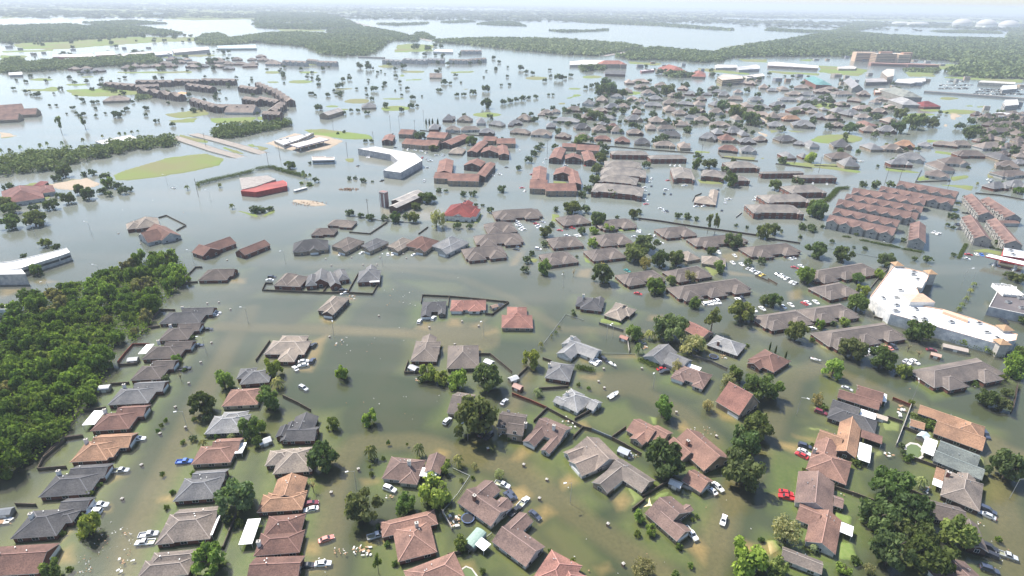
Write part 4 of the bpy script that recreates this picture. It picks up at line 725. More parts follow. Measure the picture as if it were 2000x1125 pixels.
    for a_, b_ in zip(pts[:-1],pts[1:]):
        n_ = 6
        for i in range(n_):
            s, e = a_.lerp(b_,(i+.12)/n_)-c, a_.lerp(b_,(i+.88)/n_)-c; b.poly([(s.x,s.y-.4,0),(e.x,e.y-.4,0),(e.x,e.y-.4,3.6),(s.x,s.y-.4,3.6)])
    link('loading_bay', b.mesh('loading_bay',[M_DK]), r)
    # church with tower
    H((1035,775),(1115,790),(1245,715),'c',[(0,0.1,1,1.25,'gv'),(.72,-.35,1.5,.9,'gv')],'brick church hall with low grey roof and tower',lod=2,z=5,cat='church',name='church',wall='d',pitch=.32)
    church = HOUSES[-1]; p = g((1005,812)); b = MB(); q = p-church['cen']; rot = Matrix.Rotation(-church['rz'],3,'Z'); q = rot @ q
    b.box(q.x-2.6,q.y-2.2,-1.3,q.x+2.6,q.y+2.2,11.5,0,1); b.box(q.x-2.3,q.y-2.25,0,q.x-1.2,q.y-2.2,10.6,1,1); b.box(q.x+1.2,q.y-2.25,0,q.x+2.3,q.y-2.2,10.6,1,1); b.box(q.x-2.8,q.y-2.4,11.5,q.x+2.8,q.y+2.4,12,1,0,True)
    link('bell_tower', b.mesh('bell_tower',[plain('mauve_brick',(.22,.14,.13),.9,4,.25),M_TR]), church['root'])
    H((1455,885),(1680,900),(1690,812),(.16,.042,.038),[(0,0,1,1,'h'),(.35,-.0,.75,1.35,'gv'),(.85,.1,1.15,.8,'h')],'bright red-roofed white chapel among trees',lod=2,z=4,cat='chapel',name='chapel',wall='w',ch=[(.45,1.25,'t')],pitch=.5)
    # restaurant with red mansard, left of it grey roof
    T(500,200)
    r, c = pb([(-120,690),(0,650),(210,608),(240,625),(240,650),(0,700)], 4.2, (.36,.07,.06), (.27,.06,.05), 'long restaurant with bright red front roof','restaurant','restaurant',parapet=.2,trim=M_RED)
    part_box(r,c,[(-130,590),(90,570),(155,600),(0,655),(-110,680)],-1.3,4.6,plain('worn_roof',(.24,.215,.195),.9,.4,.3),'rear_roof'); b = MB(); s, e = g((0,712),2)-c, g((240,655),2)-c
    for i in range(9): a_, b_ = s.lerp(e,(i+.1)/9), s.lerp(e,(i+.75)/9); b.poly([(a_.x,a_.y-.3,.3),(b_.x,b_.y-.3,.3),(b_.x,b_.y-.3,2.6),(a_.x,a_.y-.3,2.6)])
    link('window_row', b.mesh('window_row',[M_TR]), r)
    # left church with big brown hip
    T(0,200)
    H((110,775),(345,740),(330,680),(.165,.085,.075),[(-.35,-.1,1,1.5,'h'),(.9,.5,1.45,1.35,'h')],'sprawling brown-roofed church by a pale paved lot',lod=2,z=3.2,cat='church',name='church',wall='l',pitch=.45)
    H((250,655),(335,650),(320,622),(.2,.075,.07),[(0,0,1,1,'h')],'small red-roofed pavilion behind brown church',lod=1,z=3,cat='pavilion',name='pavilion',wall='d')
    T(0,400)
    pb([(-160,465),(90,440),(460,352),(520,336),(546,370),(460,400),(165,492),(-160,520)], 5, (.50,.48,.45), (.72,.72,.70), 'long white-roofed school wing at left edge','school','school_building',bands=1)
    pb([(-100,490),(165,500),(200,540),(-100,545)], 6.5, (.46,.44,.42), (.66,.66,.65), 'white metal-roofed gym hall at left edge','hall','school_hall')
    pb([(-60,775),(25,772),(68,815),(-60,815)], 5, W_, (.66,.66,.65), 'small pale flat-roofed shed above woods, left edge','shed','storage_building')
    T(0,0)
    r, c = pb([(740,1098),(1010,1050),(1085,1085),(800,1122)], 5, (.62,.60,.55), (.66,.66,.66), 'flat white-roofed building behind long tree belt','building','commercial_building',bands=1)
    H((795,790),(1000,782),(990,765),'p',[(0,0,1,1,'h')],'low beige building among flooded far lawns',lod=1,z=3,cat='building',name='commercial_building',wall='t')
    # clubhouses and far blocks
    T(500,0)
    H((490,895),(560,900),(580,855),'c',[(0,0,1,1,'gv')],'grey barn-roofed building beside golf tree',lod=2,z=5,cat='barn',name='barn_building',wall='t')
    H((820,840),(935,838),(925,815),'g',[(0,0,1,1,'h')],'grey-roofed golf pavilion between small greens',lod=1,z=2.5,cat='pavilion',name='golf_pavilion',wall='t')
    H((1352,605),(1450,605),(1445,592),'p',[(0,0,1,1,'gu')],'low brown shelter alone in golf course water',lod=1,z=2,cat='shelter',name='shelter',wall='t')
    G5 = 'far four-storey apartment blocks'
    def blk(A, B, C, col, label, z=9, wall='g', grp=G5, st=3, w=None): H(A,B,C,col,w or [(0,0,1,1,'gu')]+[((i+.15)/4,-.12,(i+.85)/4,.6,'gv') for i in range(4)],label,lod=2,z=z,cat='apartment block',name='apartment_block',group=grp,wall=wall,storeys=st,pitch=.5,maxd=13)
    for s in [((200,480),(385,490),(380,440),'p','far apartments left of a dark canal bridge'),((390,470),(465,478),(460,440),'p','narrow far apartments between two longer blocks'),((470,485),(625,490),(620,440),'p','far apartments nearest the dark canal bridge'),((70,500),(190,502),(185,470),'p','low far apartments left of dark block'),((210,500),(340,502),(335,482),'p','low far carport roofs in front of apartments'),
      ((980,470),(1130,480),(1120,430),'l','pale far apartments at island left end'),((1140,465),(1320,475),(1310,430),'l','pale far apartments second along the island'),((1330,465),(1460,470),(1450,420),'l','pale far apartments at island middle'),((1500,470),(1660,475),(1650,410),'p','pinkish far apartments right of island middle'),((1600,400),(1760,400),(1750,360),'p','pinkish far apartments at island back'),((1670,470),(1800,460),(1790,400),'p','pinkish far apartments at island right end')]: blk(*s,z=8 if 'low' not in s[4] else 3,st=3 if 'low' not in s[4] else 1,wall='l')
    pb([(1380,400),(1400,382),(1530,385),(1535,405)],5,(.6,.6,.6),(.6,.6,.6),'white flat hall on the apartment island','hall','hall')
    G6 = 'ring of dark apartments around a courtyard'; T(0,0)
    for s in [((800,655),(1035,672),(1030,620),'far left dark apartments of courtyard ring'),((1050,640),(1330,642),(1320,605),'back left dark apartments of courtyard ring'),((1350,632),(1545,635),(1535,592),'back middle dark apartments of courtyard ring'),((1562,628),(1825,632),(1815,592),'back right dark apartments of courtyard ring'),((1435,665),(1635,690),(1630,640),'dark apartments on the courtyard pool side'),((1055,680),(1240,672),(1230,640),'dark apartments in front of back left ring'),
      ((1060,700),(1385,752),(1390,710),'front left dark apartments of courtyard ring'),((1470,780),(1640,830),(1650,770),'front middle dark apartments beside orange tarpaulin'),((1645,835),(1975,840),(1970,785),'front right dark apartments of courtyard ring'),((1850,680),(1985,700),(2000,610),'right dark apartments of courtyard ring'),((1880,770),(2000,790),(2060,720),'lower right dark apartments of courtyard ring')]: blk(s[0],s[1],s[2],'p',s[3],z=7.5,wall='d',grp=G6)
    T(500,0); blk((40,890),(180,895),(245,790),'p','near right dark apartments of courtyard ring',7.5,'d',G6); blk((0,770),(150,800),(160,750),'p','inner right dark apartments of courtyard ring',7.5,'d',G6)
    T(0,0)
    for s in [((1985,655),(2100,705),(2115,650),'upper right bend of dark courtyard ring apartments'),((2112,708),(2232,792),(2255,735),'right bend of dark courtyard ring apartments'),((2150,868),(2228,806),(2160,790),'inner right bend of dark courtyard ring apartments')]: blk(s[0],s[1],s[2],'p',s[3],z=7.5,wall='d',grp=G6)
    H((1745,875),(1970,878),(1968,850),'p',[(0,0,1,1,'gu')],'long pinkish garage block before courtyard ring',lod=1,z=3,cat='garage block',name='garage_block',wall='l')
    for s in [((-60,870),(190,850),(200,800),'upper brown roof at the left frame edge'),((-60,905),(280,890),(290,845),'middle brown roof at left frame edge'),((-60,940),(140,930),(130,890),'lower brown roof at left frame edge')]: H(s[0],s[1],s[2],(.19,.12,.10),[(0,0,1,1,'gu')],s[3],lod=1,z=3.5,cat='building',name='school_building',wall='t',maxd=24)
    # far strip mall, left
    for s in [([(410,425),(720,415),(735,440),(410,445)],6,(0.38,0.14,0.13),(0.45,0.42,0.40),'long red-walled store with green end, far left'),([(740,410),(880,395),(900,425),(745,432)],7,(0.38,0.20,0.17),(0.48,0.44,0.42),'brown far store right of red-walled store'),([(900,420),(1180,395),(1200,410),(920,440)],5,(0.50,0.46,0.42),(0.37,0.35,0.33),'low beige far store in strip centre'),([(1200,405),(1335,395),(1340,420),(1210,430)],6,(0.22,0.24,0.27),(0.40,0.40,0.42),'dark grey far store in strip centre'),
      ([(1340,385),(1620,362),(1632,385),(1360,410)],8,(0.42,0.38,0.36),(0.50,0.46,0.43),'big brown far store at right of strip centre'),([(500,445),(735,435),(740,455),(510,462)],4,(0.43,0.43,0.43),(0.45,0.45,0.45),'white roofed annex in front of red store'),([(65,565),(170,558),(175,580),(70,585)],4,(0.36,0.36,0.36),(0.50,0.50,0.50),'white far building beside left tree belt'),([(1690,355),(1990,345),(2000,375),(1700,378)],5,(0.30,0.36,0.36),(0.33,0.42,0.42),'teal grey roofed far store beside water')]:
        pb(*s,cat='store',name='far_store')
    # right-hand commercial strip
    T(1000,0)
    r, c = pb([(450,478),(560,465),(720,468),(680,500),(450,505)],6,(0.52,0.46,0.40),(0.49,0.48,0.45),'white flat store beside orange-roofed hotel','store','far_store')
    H((690,500),(890,500),(880,460),(0.27,0.12,0.09),[(0,0,1,1,'h'),(.75,-.2,1,.9,'h')],'orange-roofed hotel at water edge',maxd=30,lod=2,z=9,cat='hotel',name='hotel',wall='t',storeys=3)
    H((725,575),(885,580),(880,540),'g',[(0,0,1,1,'gu')],'grey hall below the orange-roofed hotel',maxd=25,lod=1,z=5,cat='hall',name='hall',wall='d')
    H((1240,560),(1370,560),(1360,530),(0.24,0.09,0.07),[(0,0,1,1,'h')],'red-roofed diner beside dark trees',lod=1,z=4,cat='restaurant',name='restaurant',wall='t')
    H((1400,595),(1510,600),(1500,570),(0.22,0.09,0.07),[(0,0,1,1,'h')],'second red roof right of the diner',lod=1,z=4,cat='restaurant',name='restaurant',wall='t')
    r, c = pb([(1600,600),(1650,575),(1790,590),(1800,610),(1640,625)],11,(0.38,0.30,0.20),(0.42,0.36,0.30),'dark tan motel block with gabled ends','motel','motel',bands=3)
    pb([(1580,510),(1600,500),(1750,505),(1760,525),(1590,530)],5,(0.40,0.40,0.38),(0.45,0.43,0.41),'small white roofed store on green field','store','far_store')
    pb([(1750,520),(1900,500),(1930,515),(1930,535),(1770,545)],6,(0.36,0.36,0.36),(0.37,0.37,0.37),'grey store right of small white store','store','far_store')
    pb([(1800,590),(1950,570),(1970,590),(1830,610)],5,(0.43,0.40,0.33),(0.45,0.42,0.37),'cream roofed store right of motel','store','far_store')
    pb([(1000,545),(1100,535),(1110,545),(1010,555)],4,(0.40,0.20,0.20),(0.42,0.36,0.36),'dark low store with parked trucks','store','far_store')
    T(1500,0)
    r, c = pb([(0,485),(60,480),(395,512),(390,530),(0,510)],6,(0.50,0.36,0.30),(0.50,0.48,0.46),'long strip mall with beige fronts','shopping strip','far_store',bands=1)
    pb([(540,520),(640,512),(690,520),(680,535),(550,535)],5,(0.50,0.42,0.34),(0.45,0.42,0.39),'low tan store right of green field','store','far_store')
    H((375,660),(500,665),(495,620),(0.10,0.21,0.21),[(0,0,1,1,'h')],'brick building with teal green roof',lod=2,z=8,cat='office building',name='office_building',wall='b',storeys=2)
    H((655,690),(745,695),(750,640),(0.22,0.22,0.23),[(0,0,1,1,'gv')],'grey gabled hall right of teal roof',lod=2,z=6,cat='hall',name='hall',wall='g',pitch=.8)
    r, c = pb([(760,612),(920,606),(928,635),(765,640)],7,(0.20,0.18,0.17),(0.30,0.28,0.27),'dark flat restaurant with white trim','restaurant','restaurant',bands=1)
    r, c = pb([(985,640),(1010,615),(1225,605),(1230,630),(1110,650)],6,(0.42,0.40,0.36),(0.52,0.50,0.48),'wide white shop with awnings','shop','far_store',bands=1)
    r, c = pb([(885,560),(930,535),(985,540),(980,590),(930,600)],13,(0.36,0.28,0.22),(0.46,0.40,0.34),'square tan hotel tower by the road','hotel','hotel',bands=4)
    r, c = pb([(830,690),(950,685),(960,715),(835,720)],4,(0.50,0.20,0.10),(0.55,0.45,0.38),'orange fronted shop beside flooded road','shop','shop',bands=1)
    H((1050,755),(1205,760),(1200,710),(0.20,0.21,0.19),[(0,0,1,1,'h')],'grey-green hipped hall with gable porch',lod=1,z=7,cat='hall',name='hall',wall='g')
    H((1050,815),(1195,820),(1190,785),(0.26,0.26,0.26),[(0,0,1,1,'h')],'lower grey hall in front of grey-green one',lod=1,z=5,cat='hall',name='hall',wall='g')
    H((1215,835),(1350,830),(1340,805),(0.16,0.04,0.04),[(0,0,1,1,'h')],'low bright red-roofed hall beside grass',lod=1,z=3.5,cat='hall',name='hall',wall='b')
    pb([(1830,800),(1850,775),(1945,772),(1955,815),(1850,825)],7,(0.34,0.32,0.31),(0.43,0.42,0.40),'square grey shop with orange dome at right','shop','shop',bands=1)
    pb([(1770,880),(1800,872),(1945,885),(1940,905),(1800,905)],5,(0.42,0.42,0.42),(0.48,0.48,0.48),'white flat shop behind brown estate','shop','far_store')
    pb([(1810,685),(1830,665),(1935,660),(1940,690),(1830,700)],6,(0.36,0.36,0.36),(0.49,0.49,0.48),'white car dealership hall at right','car dealership','dealership',bands=1)
    pb([(1640,640),(1660,625),(1930,640),(1925,655)],6,(0.50,0.45,0.38),(0.43,0.41,0.37),'long beige dealership hall at right','car dealership','dealership')
    A = random.Random(21)     # smaller far buildings along the roads
    for tx, ty, L in [(0,0,[(60,375,40),(150,395,30),(250,430,36),(330,420,26),(430,465,40),(330,475,24),(560,395,30),(960,385,26),(1060,415,40),(1150,380,30),(1250,440,50),(1500,410,60),(1180,470,40),(1330,455,44),(430,100,60),(700,90,80),(90,240,40),(300,235,20),(200,95,50),(1240,160,30)]),(1000,0,[(1100,500,36),(1190,520,30),(1060,560,44),(1140,560,30),(1290,600,36),(1490,560,26),(1560,590,40),(1860,620,44),(1930,640,40),(1000,525,50),(1340,515,30),(1700,640,30)]),
      (1500,0,[(80,635,60),(160,640,40),(250,600,50),(300,650,40),(540,600,70),(620,610,36),(590,660,40),(700,640,30),(800,590,40),(860,660,30),(980,690,30),(1150,480,40),(1250,490,40),(1360,515,44),(1180,670,50),(1250,640,40),(1480,640,30),(1560,625,40),(1900,560,30),(1990,680,50),(470,470,30),(380,470,40),(620,455,30),(760,480,40),(1970,830,44),(1720,860,40)])]:
        T(tx,ty)
        for x, y, wpx in L:
            p = g((x,y)); s = min(max(wpx/TS/ppm(p),8),70); col = A.choice([(.42,.38,.33),(.45,.44,.42),(.36,.26,.20),(.30,.31,.33),(.44,.36,.28)]); rc = A.choice([(.46,.44,.41),(.34,.33,.33),(.50,.49,.47),(.30,.19,.16)])
            r_, c_ = pb(None,A.uniform(4,7),col,rc,None,'building','small_building',world=rect(p.x,p.y+6,s,min(s*.6,22),A.uniform(-.3,.3))); THINGS[-1]['lm'] = False; THINGS[-1]['d'] = ('pale' if rc[0] > .4 else 'grey' if rc[2] > .3 else 'brown')+' flat-roofed building'
    # hospital
    GH = (0.56,0.40,0.28)
    def wing(A, B, dep):
        p, q = g(A), g(B); u = (q-p).normalized(); nn = Vector((-u.y,u.x,0)); return [p,q,q+nn*dep,p+nn*dep]
    TW = plain('terracotta_wall',(0.42,0.25,0.18),.85,.3,.1)
    r, c = pb(None,25,GH,(0.55,0.50,0.43),'large beige multi-storey hospital before the forest','hospital','hospital',bands=6,units=4,world=wing((830,492),(1000,492),24))
    def blk2(nm, A, B, dep, z, M):
        q = [(p.x-c.x,p.y-c.y) for p in wing(A,B,dep)]; b = MB(); b.prism(q,-1.3,z,0,0); o = link(nm, b.mesh(nm,[M]), r); k = max(1,int(z/4.4))
        for i in range(k):
            w_ = MB(); P0, P1 = Vector(q[0]), Vector(q[1]); dd = (P1-P0).normalized(); off = Vector((dd.y,-dd.x))*.15; L = (P1-P0).length; s, e = P0+dd*L*.04+off, P0+dd*L*.96+off; z0 = 1.6+i*4.3; w_.poly([(s.x,s.y,z0),(e.x,e.y,z0),(e.x,e.y,z0+1.6),(s.x,s.y,z0+1.6)]); link('window_row', w_.mesh('window_row',[M_GL]), o)
    MH = plain('beige_stucco',GH,.85,.3,.1); blk2('left_wing',(675,478),(828,480),22,25,MH); blk2('right_wing',(1003,494),(1095,492),40,24,MH); blk2('stair_tower',(855,489),(950,489),8,30,TW); blk2('stair_tower',(1035,491),(1108,490),10,28,TW); blk2('podium',(800,512),(1080,522),25,7,plain('red_brick_podium',(0.26,0.14,0.11),.9,.5,.15)); blk2('podium',(1085,520),(1330,528),30,7,bpy.data.materials['red_brick_podium'])
    # tanks
    for x, y, rx, dome, lab in [(1507,205,66,1,'left domed storage tank of three'),(1695,210,66,1,'middle domed storage tank of three'),(1868,218,66,1,'right domed storage tank of three'),(1040,195,68,0,'left flat storage tank at forest edge'),(1165,200,72,0,'right flat storage tank at forest edge')]:
        p = g((x,y)); R = rx/TS/ppm(p); root = link('storage_tank',None,loc=p); b = MB(); n = 28; b.prism([(R*math.cos(2*math.pi*i/n),R*math.sin(2*math.pi*i/n)) for i in range(n)],-1,R*.22,0,0); link('wall', b.mesh('wall',[M_TR]), root)
        b = MB(); b.dome((0,0,R*.22),R*1.01,R*1.01,R*(.62 if dome else .14),28,7); link('roof', b.mesh('roof',[plain('tank_paint',(0.40,0.38,0.34),.6)]), root); tag(root,'tank','storage tank',p,lab,'storage tanks by the horizon',True,True)
    # raised highway decks
    M_RD = plain('road_concrete',(0.23,0.20,0.17),.9,.3,.15)
    def deck(px, wd, z, label):
        pts = [g(p,z if 0 < k_ < len(px)-1 or z > 2 else -.3) for k_, p in enumerate(px)]; b = MB(); L_, R_ = [], []
        for i, p in enumerate(pts):
            d = (pts[min(i+1,len(pts)-1)]-pts[max(i-1,0)]).normalized(); nn = Vector((-d.y,d.x,0))*wd/2; L_.append(p+nn); R_.append(p-nn)
        for i in range(len(pts)-1):
            a, b_, c, d = L_[i], L_[i+1], R_[i+1], R_[i]; b.poly([d,c,b_,a],0)
            for s, e in ((a,b_),(d,c)): b.poly([(s.x,s.y,-1.3),(e.x,e.y,-1.3),(e.x,e.y,e.z+.25),(s.x,s.y,s.z+.25)],1)
        o = link('raised_road', b.mesh('raised_road',[M_RD,M_CC])); tag(o,'raised road','road',pts[len(pts)//2],label,'raised roads crossing the flood',True,True)
    T(0,200); deck([(1330,262),(1390,280),(1530,325),(1680,375),(1820,412),(1900,436)],11,.7,'near carriageway of raised tan highway'); deck([(1490,242),(1550,257),(1700,295),(1880,345),(2010,385),(2080,405)],11,.7,'far carriageway of raised tan highway')
    T(1500,0); deck([(1220,708),(1500,728),(1700,742),(2040,768)],9,3,'long raised road below the car dealerships')
    T(500,0); deck([(800,440),(900,443),(1000,447)],9,3,'dark canal bridge joining two apartment islands')
    deck([(545,120),(700,155),(850,195),(1000,235),(1250,290),(1400,330)],22,1.2,'far straight highway crossing the fields')
    T(1000,0); deck([(690,440),(830,415),(1000,390),(1080,385)],20,1.5,'far road passing between two tree belts')
    # tower and shed odds and ends
    for tx, ty, x, y, w_, d_, colr, lab in [(0,845,50,640,120,0,(0.15,0.16,0.17),'grey garden shed at left frame edge'),(500,845,1712,850,0,0,(0.24,0.32,0.27),'pale green barrel-roofed shed beside trampoline'),(1000,845,872,165,0,0,(0.32,0.34,0.37),'small grey shed among backyard clutter'),(1000,845,1275,420,0,0,(0.45,0.45,0.43),'little white gabled shed by dark water'),
        (500,620,1820,365,0,0,(0.52,0.52,0.52),'white-roofed shed inside the triangular fence'),(500,620,1232,412,0,0,(0.34,0.34,0.35),'grey shed in the fenced yard'),(0,620,825,570,0,0,(0.43,0.43,0.43),'white barrel-roofed shed at woods edge'),(0,620,1045,345,0,0,(0.43,0.43,0.42),'small white-roofed shed by brown fence'),(500,620,75,985,0,0,(0.43,0.43,0.42),'pale shed left of dark grey gabled house'),
        (1500,620,880,800,0,0,(0.38,0.32,0.26),'beige garden shed with double doors'),(1500,620,1205,945,0,0,(0.42,0.48,0.47),'green-doored playhouse with pale roof'),(1000,620,45,560,0,0,(0.30,0.18,0.15),'small pink-roofed shed by red fence'),(1000,620,10,495,0,0,(0.45,0.45,0.45),'white shed by the dark board fence'),(1500,620,1455,255,0,0,(0.34,0.29,0.25),'long open carport shelter by the mall hedge'),(500,400,1860,810,0,0,(0.25,0.17,0.13),'brown hut inside the pointed fence'),
        (1000,620,875,175,0,0,(0.28,0.13,0.10),'tiny red hut beside a white dock'),(1500,620,1305,310,0,0,(0.40,0.28,0.22),'small pinkish dumpster shelter in car park'),(0,845,2050,0,0,0,(0,0,0),'')]:
        if not lab: continue
        T(tx,ty); p = g((x,y)); big = 'carport' in lab; L, D = (10,4) if big else (4.2,3.2); rz = {0:.2}.get(0) if tx < 500 else random.choice([-.6,.6]) if not big else -.5
        if tx == 500 and ty == 845: L, D, rz = 6.5, 4, 1.0
        root = link('shed',None,loc=p,rz=rz); b = MB(); rm = MB(); hz = 1.35
        b.box(-L/2+.15,-D/2+.15,-1.2,L/2-.15,D/2-.15,hz)
        if 'barrel' in lab:
            for i in range(6):
                a0, a1 = math.pi*i/6, math.pi*(i+1)/6; y0, z0, y1, z1 = -D/2*math.cos(a0), hz+.9*math.sin(a0), -D/2*math.cos(a1), hz+.9*math.sin(a1); rm.poly([(-L/2,y0,z0),(L/2,y0,z0),(L/2,y1,z1),(-L/2,y1,z1)])
            for X in (-L/2+.1,L/2-.1): b.poly([(X,-D/2*math.cos(math.pi*i/6),hz+.88*math.sin(math.pi*i/6)) for i in range(7)])
        else:
            rm.poly([(-L/2,-D/2,hz),(L/2,-D/2,hz),(L/2,0,hz+.8),(-L/2,0,hz+.8)]); rm.poly([(L/2,D/2,hz),(-L/2,D/2,hz),(-L/2,0,hz+.8),(L/2,0,hz+.8)])
            for X in (-L/2+.15,L/2-.15): b.poly([(X,-D/2+.15,hz),(X,D/2-.15,hz),(X,0,hz+.72)])
        link('wall', b.mesh('wall',[M_WL]), root, color=WAL['g'] if not 'pink' in lab else WAL['b']); link('roof', rm.mesh('roof',[M_OBJ]), root, color=colr); b = MB(); b.box(-.8,-D/2+.05,-.4,.8,-D/2+.15,1.1); link('door', b.mesh('door',[M_TR]), root); tag(root,'shed','shed',p,lab)
# ------------------------------------------------------------------ fences, hedges, walls
def fence(pts, label=None, col=(0.11,0.09,0.07), h=.95, kind='board'):
    P_ = [g(p) for p in pts]; o = P_[0].copy(); b = MB()
    for a, c in zip(P_[:-1],P_[1:]):
        d = c-a; L = d.length
        if L < .1: continue
        d /= L; n = Vector((-d.y,d.x,0)); k = max(1,int(L/2.4)); a2, c2 = a-o, c-o
        if kind == 'chain':
            b.poly([(a2.x,a2.y,.55),(c2.x,c2.y,.55),(c2.x,c2.y,.62),(a2.x,a2.y,.62)]); e = n*.05
            b.poly([tuple(a2-e)[:2]+(.6,),tuple(c2-e)[:2]+(.6,),tuple(c2+e)[:2]+(.6,),tuple(a2+e)[:2]+(.6,)])
            for i in range(max(1,int(L/1.0))+1):
                p = a2+d*(L*i/max(1,int(L/1.0))); b.box(p.x-.04,p.y-.04,-.6,p.x+.04,p.y+.04,.66)
            b.poly([(a2.x,a2.y,-.2),(c2.x,c2.y,-.2),(c2.x,c2.y,.15),(a2.x,a2.y,.15)])
        else:
            e = n*.05; q = [a2-e,c2-e,c2+e,a2+e]; b.prism([(p.x,p.y) for p in q], -1.2, h, 0, 0)
            for i in range(k+1):
                p = a2+d*(L*i/k); b.box(p.x-.09,p.y-.09,-1.2,p.x+.09,p.y+.09,h+.12)
            e = n*.11; q = [a2-e,c2-e,c2+e,a2+e]; b.prism([(p.x,p.y) for p in q], h, h+.05, 0, 0)
    ob = link('fence', b.mesh('fence',[M_STEEL if kind == 'chain' else M_FN]), loc=o, color=col); mid = P_[len(P_)//2]
    tag(ob, ('wire' if kind == 'chain' else 'board')+' fence' if col[0] < .2 or kind == 'chain' else 'reddish board fence' if col[0] > col[2]*2 else 'pale board fence','fence',mid if len(P_) > 2 else (P_[0]+P_[1])/2,label,None)
def fences():
    RD = (0.20,0.06,0.04); WH = (0.40,0.38,0.35)
    T(0,845); fence([(520,275),(298,292),(350,190),(440,100),(520,45),(640,28)]); fence([(125,567),(285,572)]); fence([(1640,900),(1745,905),(1790,790),(1830,680),(1850,640)])
    T(500,845); fence([(1540,285),(1670,345),(1580,480),(1460,620)],kind='chain'); fence([(1455,620),(1530,755)],col=WH); fence([(1660,935),(1840,792)],kind='chain'); fence([(1500,960),(1600,940)])
    T(1000,620); fence([(0,602),(140,655),(270,712)],col=RD); fence([(270,712),(550,862),(620,880)]); fence([(620,880),(780,948)],col=(0.16,0.18,0.20)); fence([(780,948),(880,1000),(1010,1075)]); fence([(270,715),(170,815)]); fence([(782,940),(890,862)]); fence([(490,800),(590,745),(680,705)]); fence([(550,865),(480,940)]); fence([(0,525),(60,450),(118,395)]); fence([(240,325),(310,347)]); fence([(212,562),(330,555),(440,545)]); fence([(1410,302),(1560,352),(1680,408)],col=(0.15,0.14,0.13)); fence([(700,285),(960,290)],col=WH,kind='chain'); fence([(895,140),(915,270)],col=WH)
    T(1000,400); fence([(560,905),(420,860),(250,1085)],kind='chain'); fence([(680,930),(870,988)],col=(0.14,0.14,0.14)); fence([(1900,555),(2010,605)]); fence([(990,112),(1170,135),(1310,158),(1460,180),(1640,205),(1920,245)],col=(0.10,0.07,0.06),h=1.2)
    T(1000,845); fence([(1020,505),(1130,440),(1230,378)]); fence([(940,605),(1040,525)]); fence([(1320,420),(1480,480)],col=WH)
    T(1500,845); fence([(520,432),(690,490),(850,548)]); fence([(1100,192),(1230,240),(1370,292)]); fence([(1040,432),(1140,470),(1260,522)]); fence([(540,700),(640,740)])
    T(1500,620); fence([(1115,690),(1060,840),(1000,995)],col=WH); fence([(975,637),(1110,692)],col=RD); fence([(930,782),(1050,822)]); fence([(1060,862),(1180,912)]); fence([(1945,535),(1928,640),(1905,735)],col=(0.07,0.05,0.04),h=1.4); fence([(520,640),(480,600)],col=WH) if 0 else None; fence([(690,1040),(930,1100)]) if 0 else None
    T(0,620); fence([(925,378),(1070,368)]); fence([(920,360),(975,290),(1040,217),(1170,215)],col=RD); fence([(870,527),(1010,517)]); fence([(830,712),(620,742),(550,820),(470,912)]); fence([(510,952),(650,932)]); fence([(330,1117),(510,962)]); fence([(1100,132),(1180,78),(1240,76)])
    T(500,400); fence([(130,618),(75,618),(50,672),(280,682),(510,692)]); fence([(510,692),(720,692),(910,702),(945,640),(970,592)]); fence([(330,668),(390,582)]); fence([(520,692),(600,572)]); fence([(715,692),(800,542)]); fence([(1290,772),(1300,712),(1510,722),(1740,742),(1975,767),(1845,862),(1790,857)]); fence([(1510,722),(1500,802)]); fence([(730,218),(890,232),(960,185),(1025,142)]); fence([(1270,232),(1345,177)])
    T(0,400); fence([(1410,618),(1545,608)]); fence([(1440,582),(1530,493),(1580,492)]); fence([(1190,900),(1255,825),(1370,828)]); fence([(1180,968),(1250,955)]); fence([(1110,190),(1170,225)]); fence([(1240,105),(1300,88),(1455,165),(1380,205)])
    T(500,620); fence([(210,618),(330,675),(430,732)]); fence([(1310,432),(1160,437),(1190,342)]); fence([(1735,292),(1830,292),(1920,365),(2000,432)]); fence([(0,342),(110,187)])
    T(1000,200); fence([(460,312),(770,347),(1100,375),(1420,398)]); fence([(1610,397),(1640,432),(1780,448),(1920,462)]); fence([(1410,775),(1430,735),(1480,715)]); fence([(1750,900),(1795,865)],col=WH)
    T(1500,200); fence([(60,482),(340,515)]); fence([(360,495),(540,505)]); fence([(930,460),(920,515),(1070,535)]); fence([(1200,530),(1150,625),(1420,615)]); fence([(1620,712),(1820,730),(2000,765)]); fence([(210,455),(200,485)])
    T(1500,400); fence([(790,665),(860,580),(960,482)],col=(0.16,0.15,0.14)); fence([(830,882),(1040,945),(1280,1010)]); fence([(0,585),(70,625)],col=(0.12,0.09,0.07)); fence([(0,268),(120,285),(250,305)],col=(0.08,0.06,0.06)); fence([(430,335),(700,385),(980,435)],kind='chain')
    T(500,200); fence([(905,1020),(1025,940)]); fence([(700,885),(840,900),(980,925),(1290,945)],col=(0.42,0.40,0.37),h=.6); fence([(1280,220),(1500,245),(1720,260),(1855,268)])
    def hedge(pts, w, h, label=None):
        P_ = [g(p) for p in pts]; o = P_[0].copy(); V = []
        for a, c in zip(P_[:-1],P_[1:]):
            L = (c-a).length; n = int(L*w*34)
            for i in range(n):
                t = random.random(); p = a.lerp(c,t)-o; p = p+Vector((random.uniform(-w,w)/2,random.uniform(-w,w)/2,h*(random.random()**.6)*(.55+.45*math.sin(p.x*.9+p.y*.7)**2))); s = random.uniform(.12,.28); d = Vector((random.gauss(0,1),random.gauss(0,1),random.gauss(.4,1))).normalized(); e = d.orthogonal().normalized(); f = d.cross(e)
                V.append([p+e*s,p+f*s,p-e*s,p-f*s])
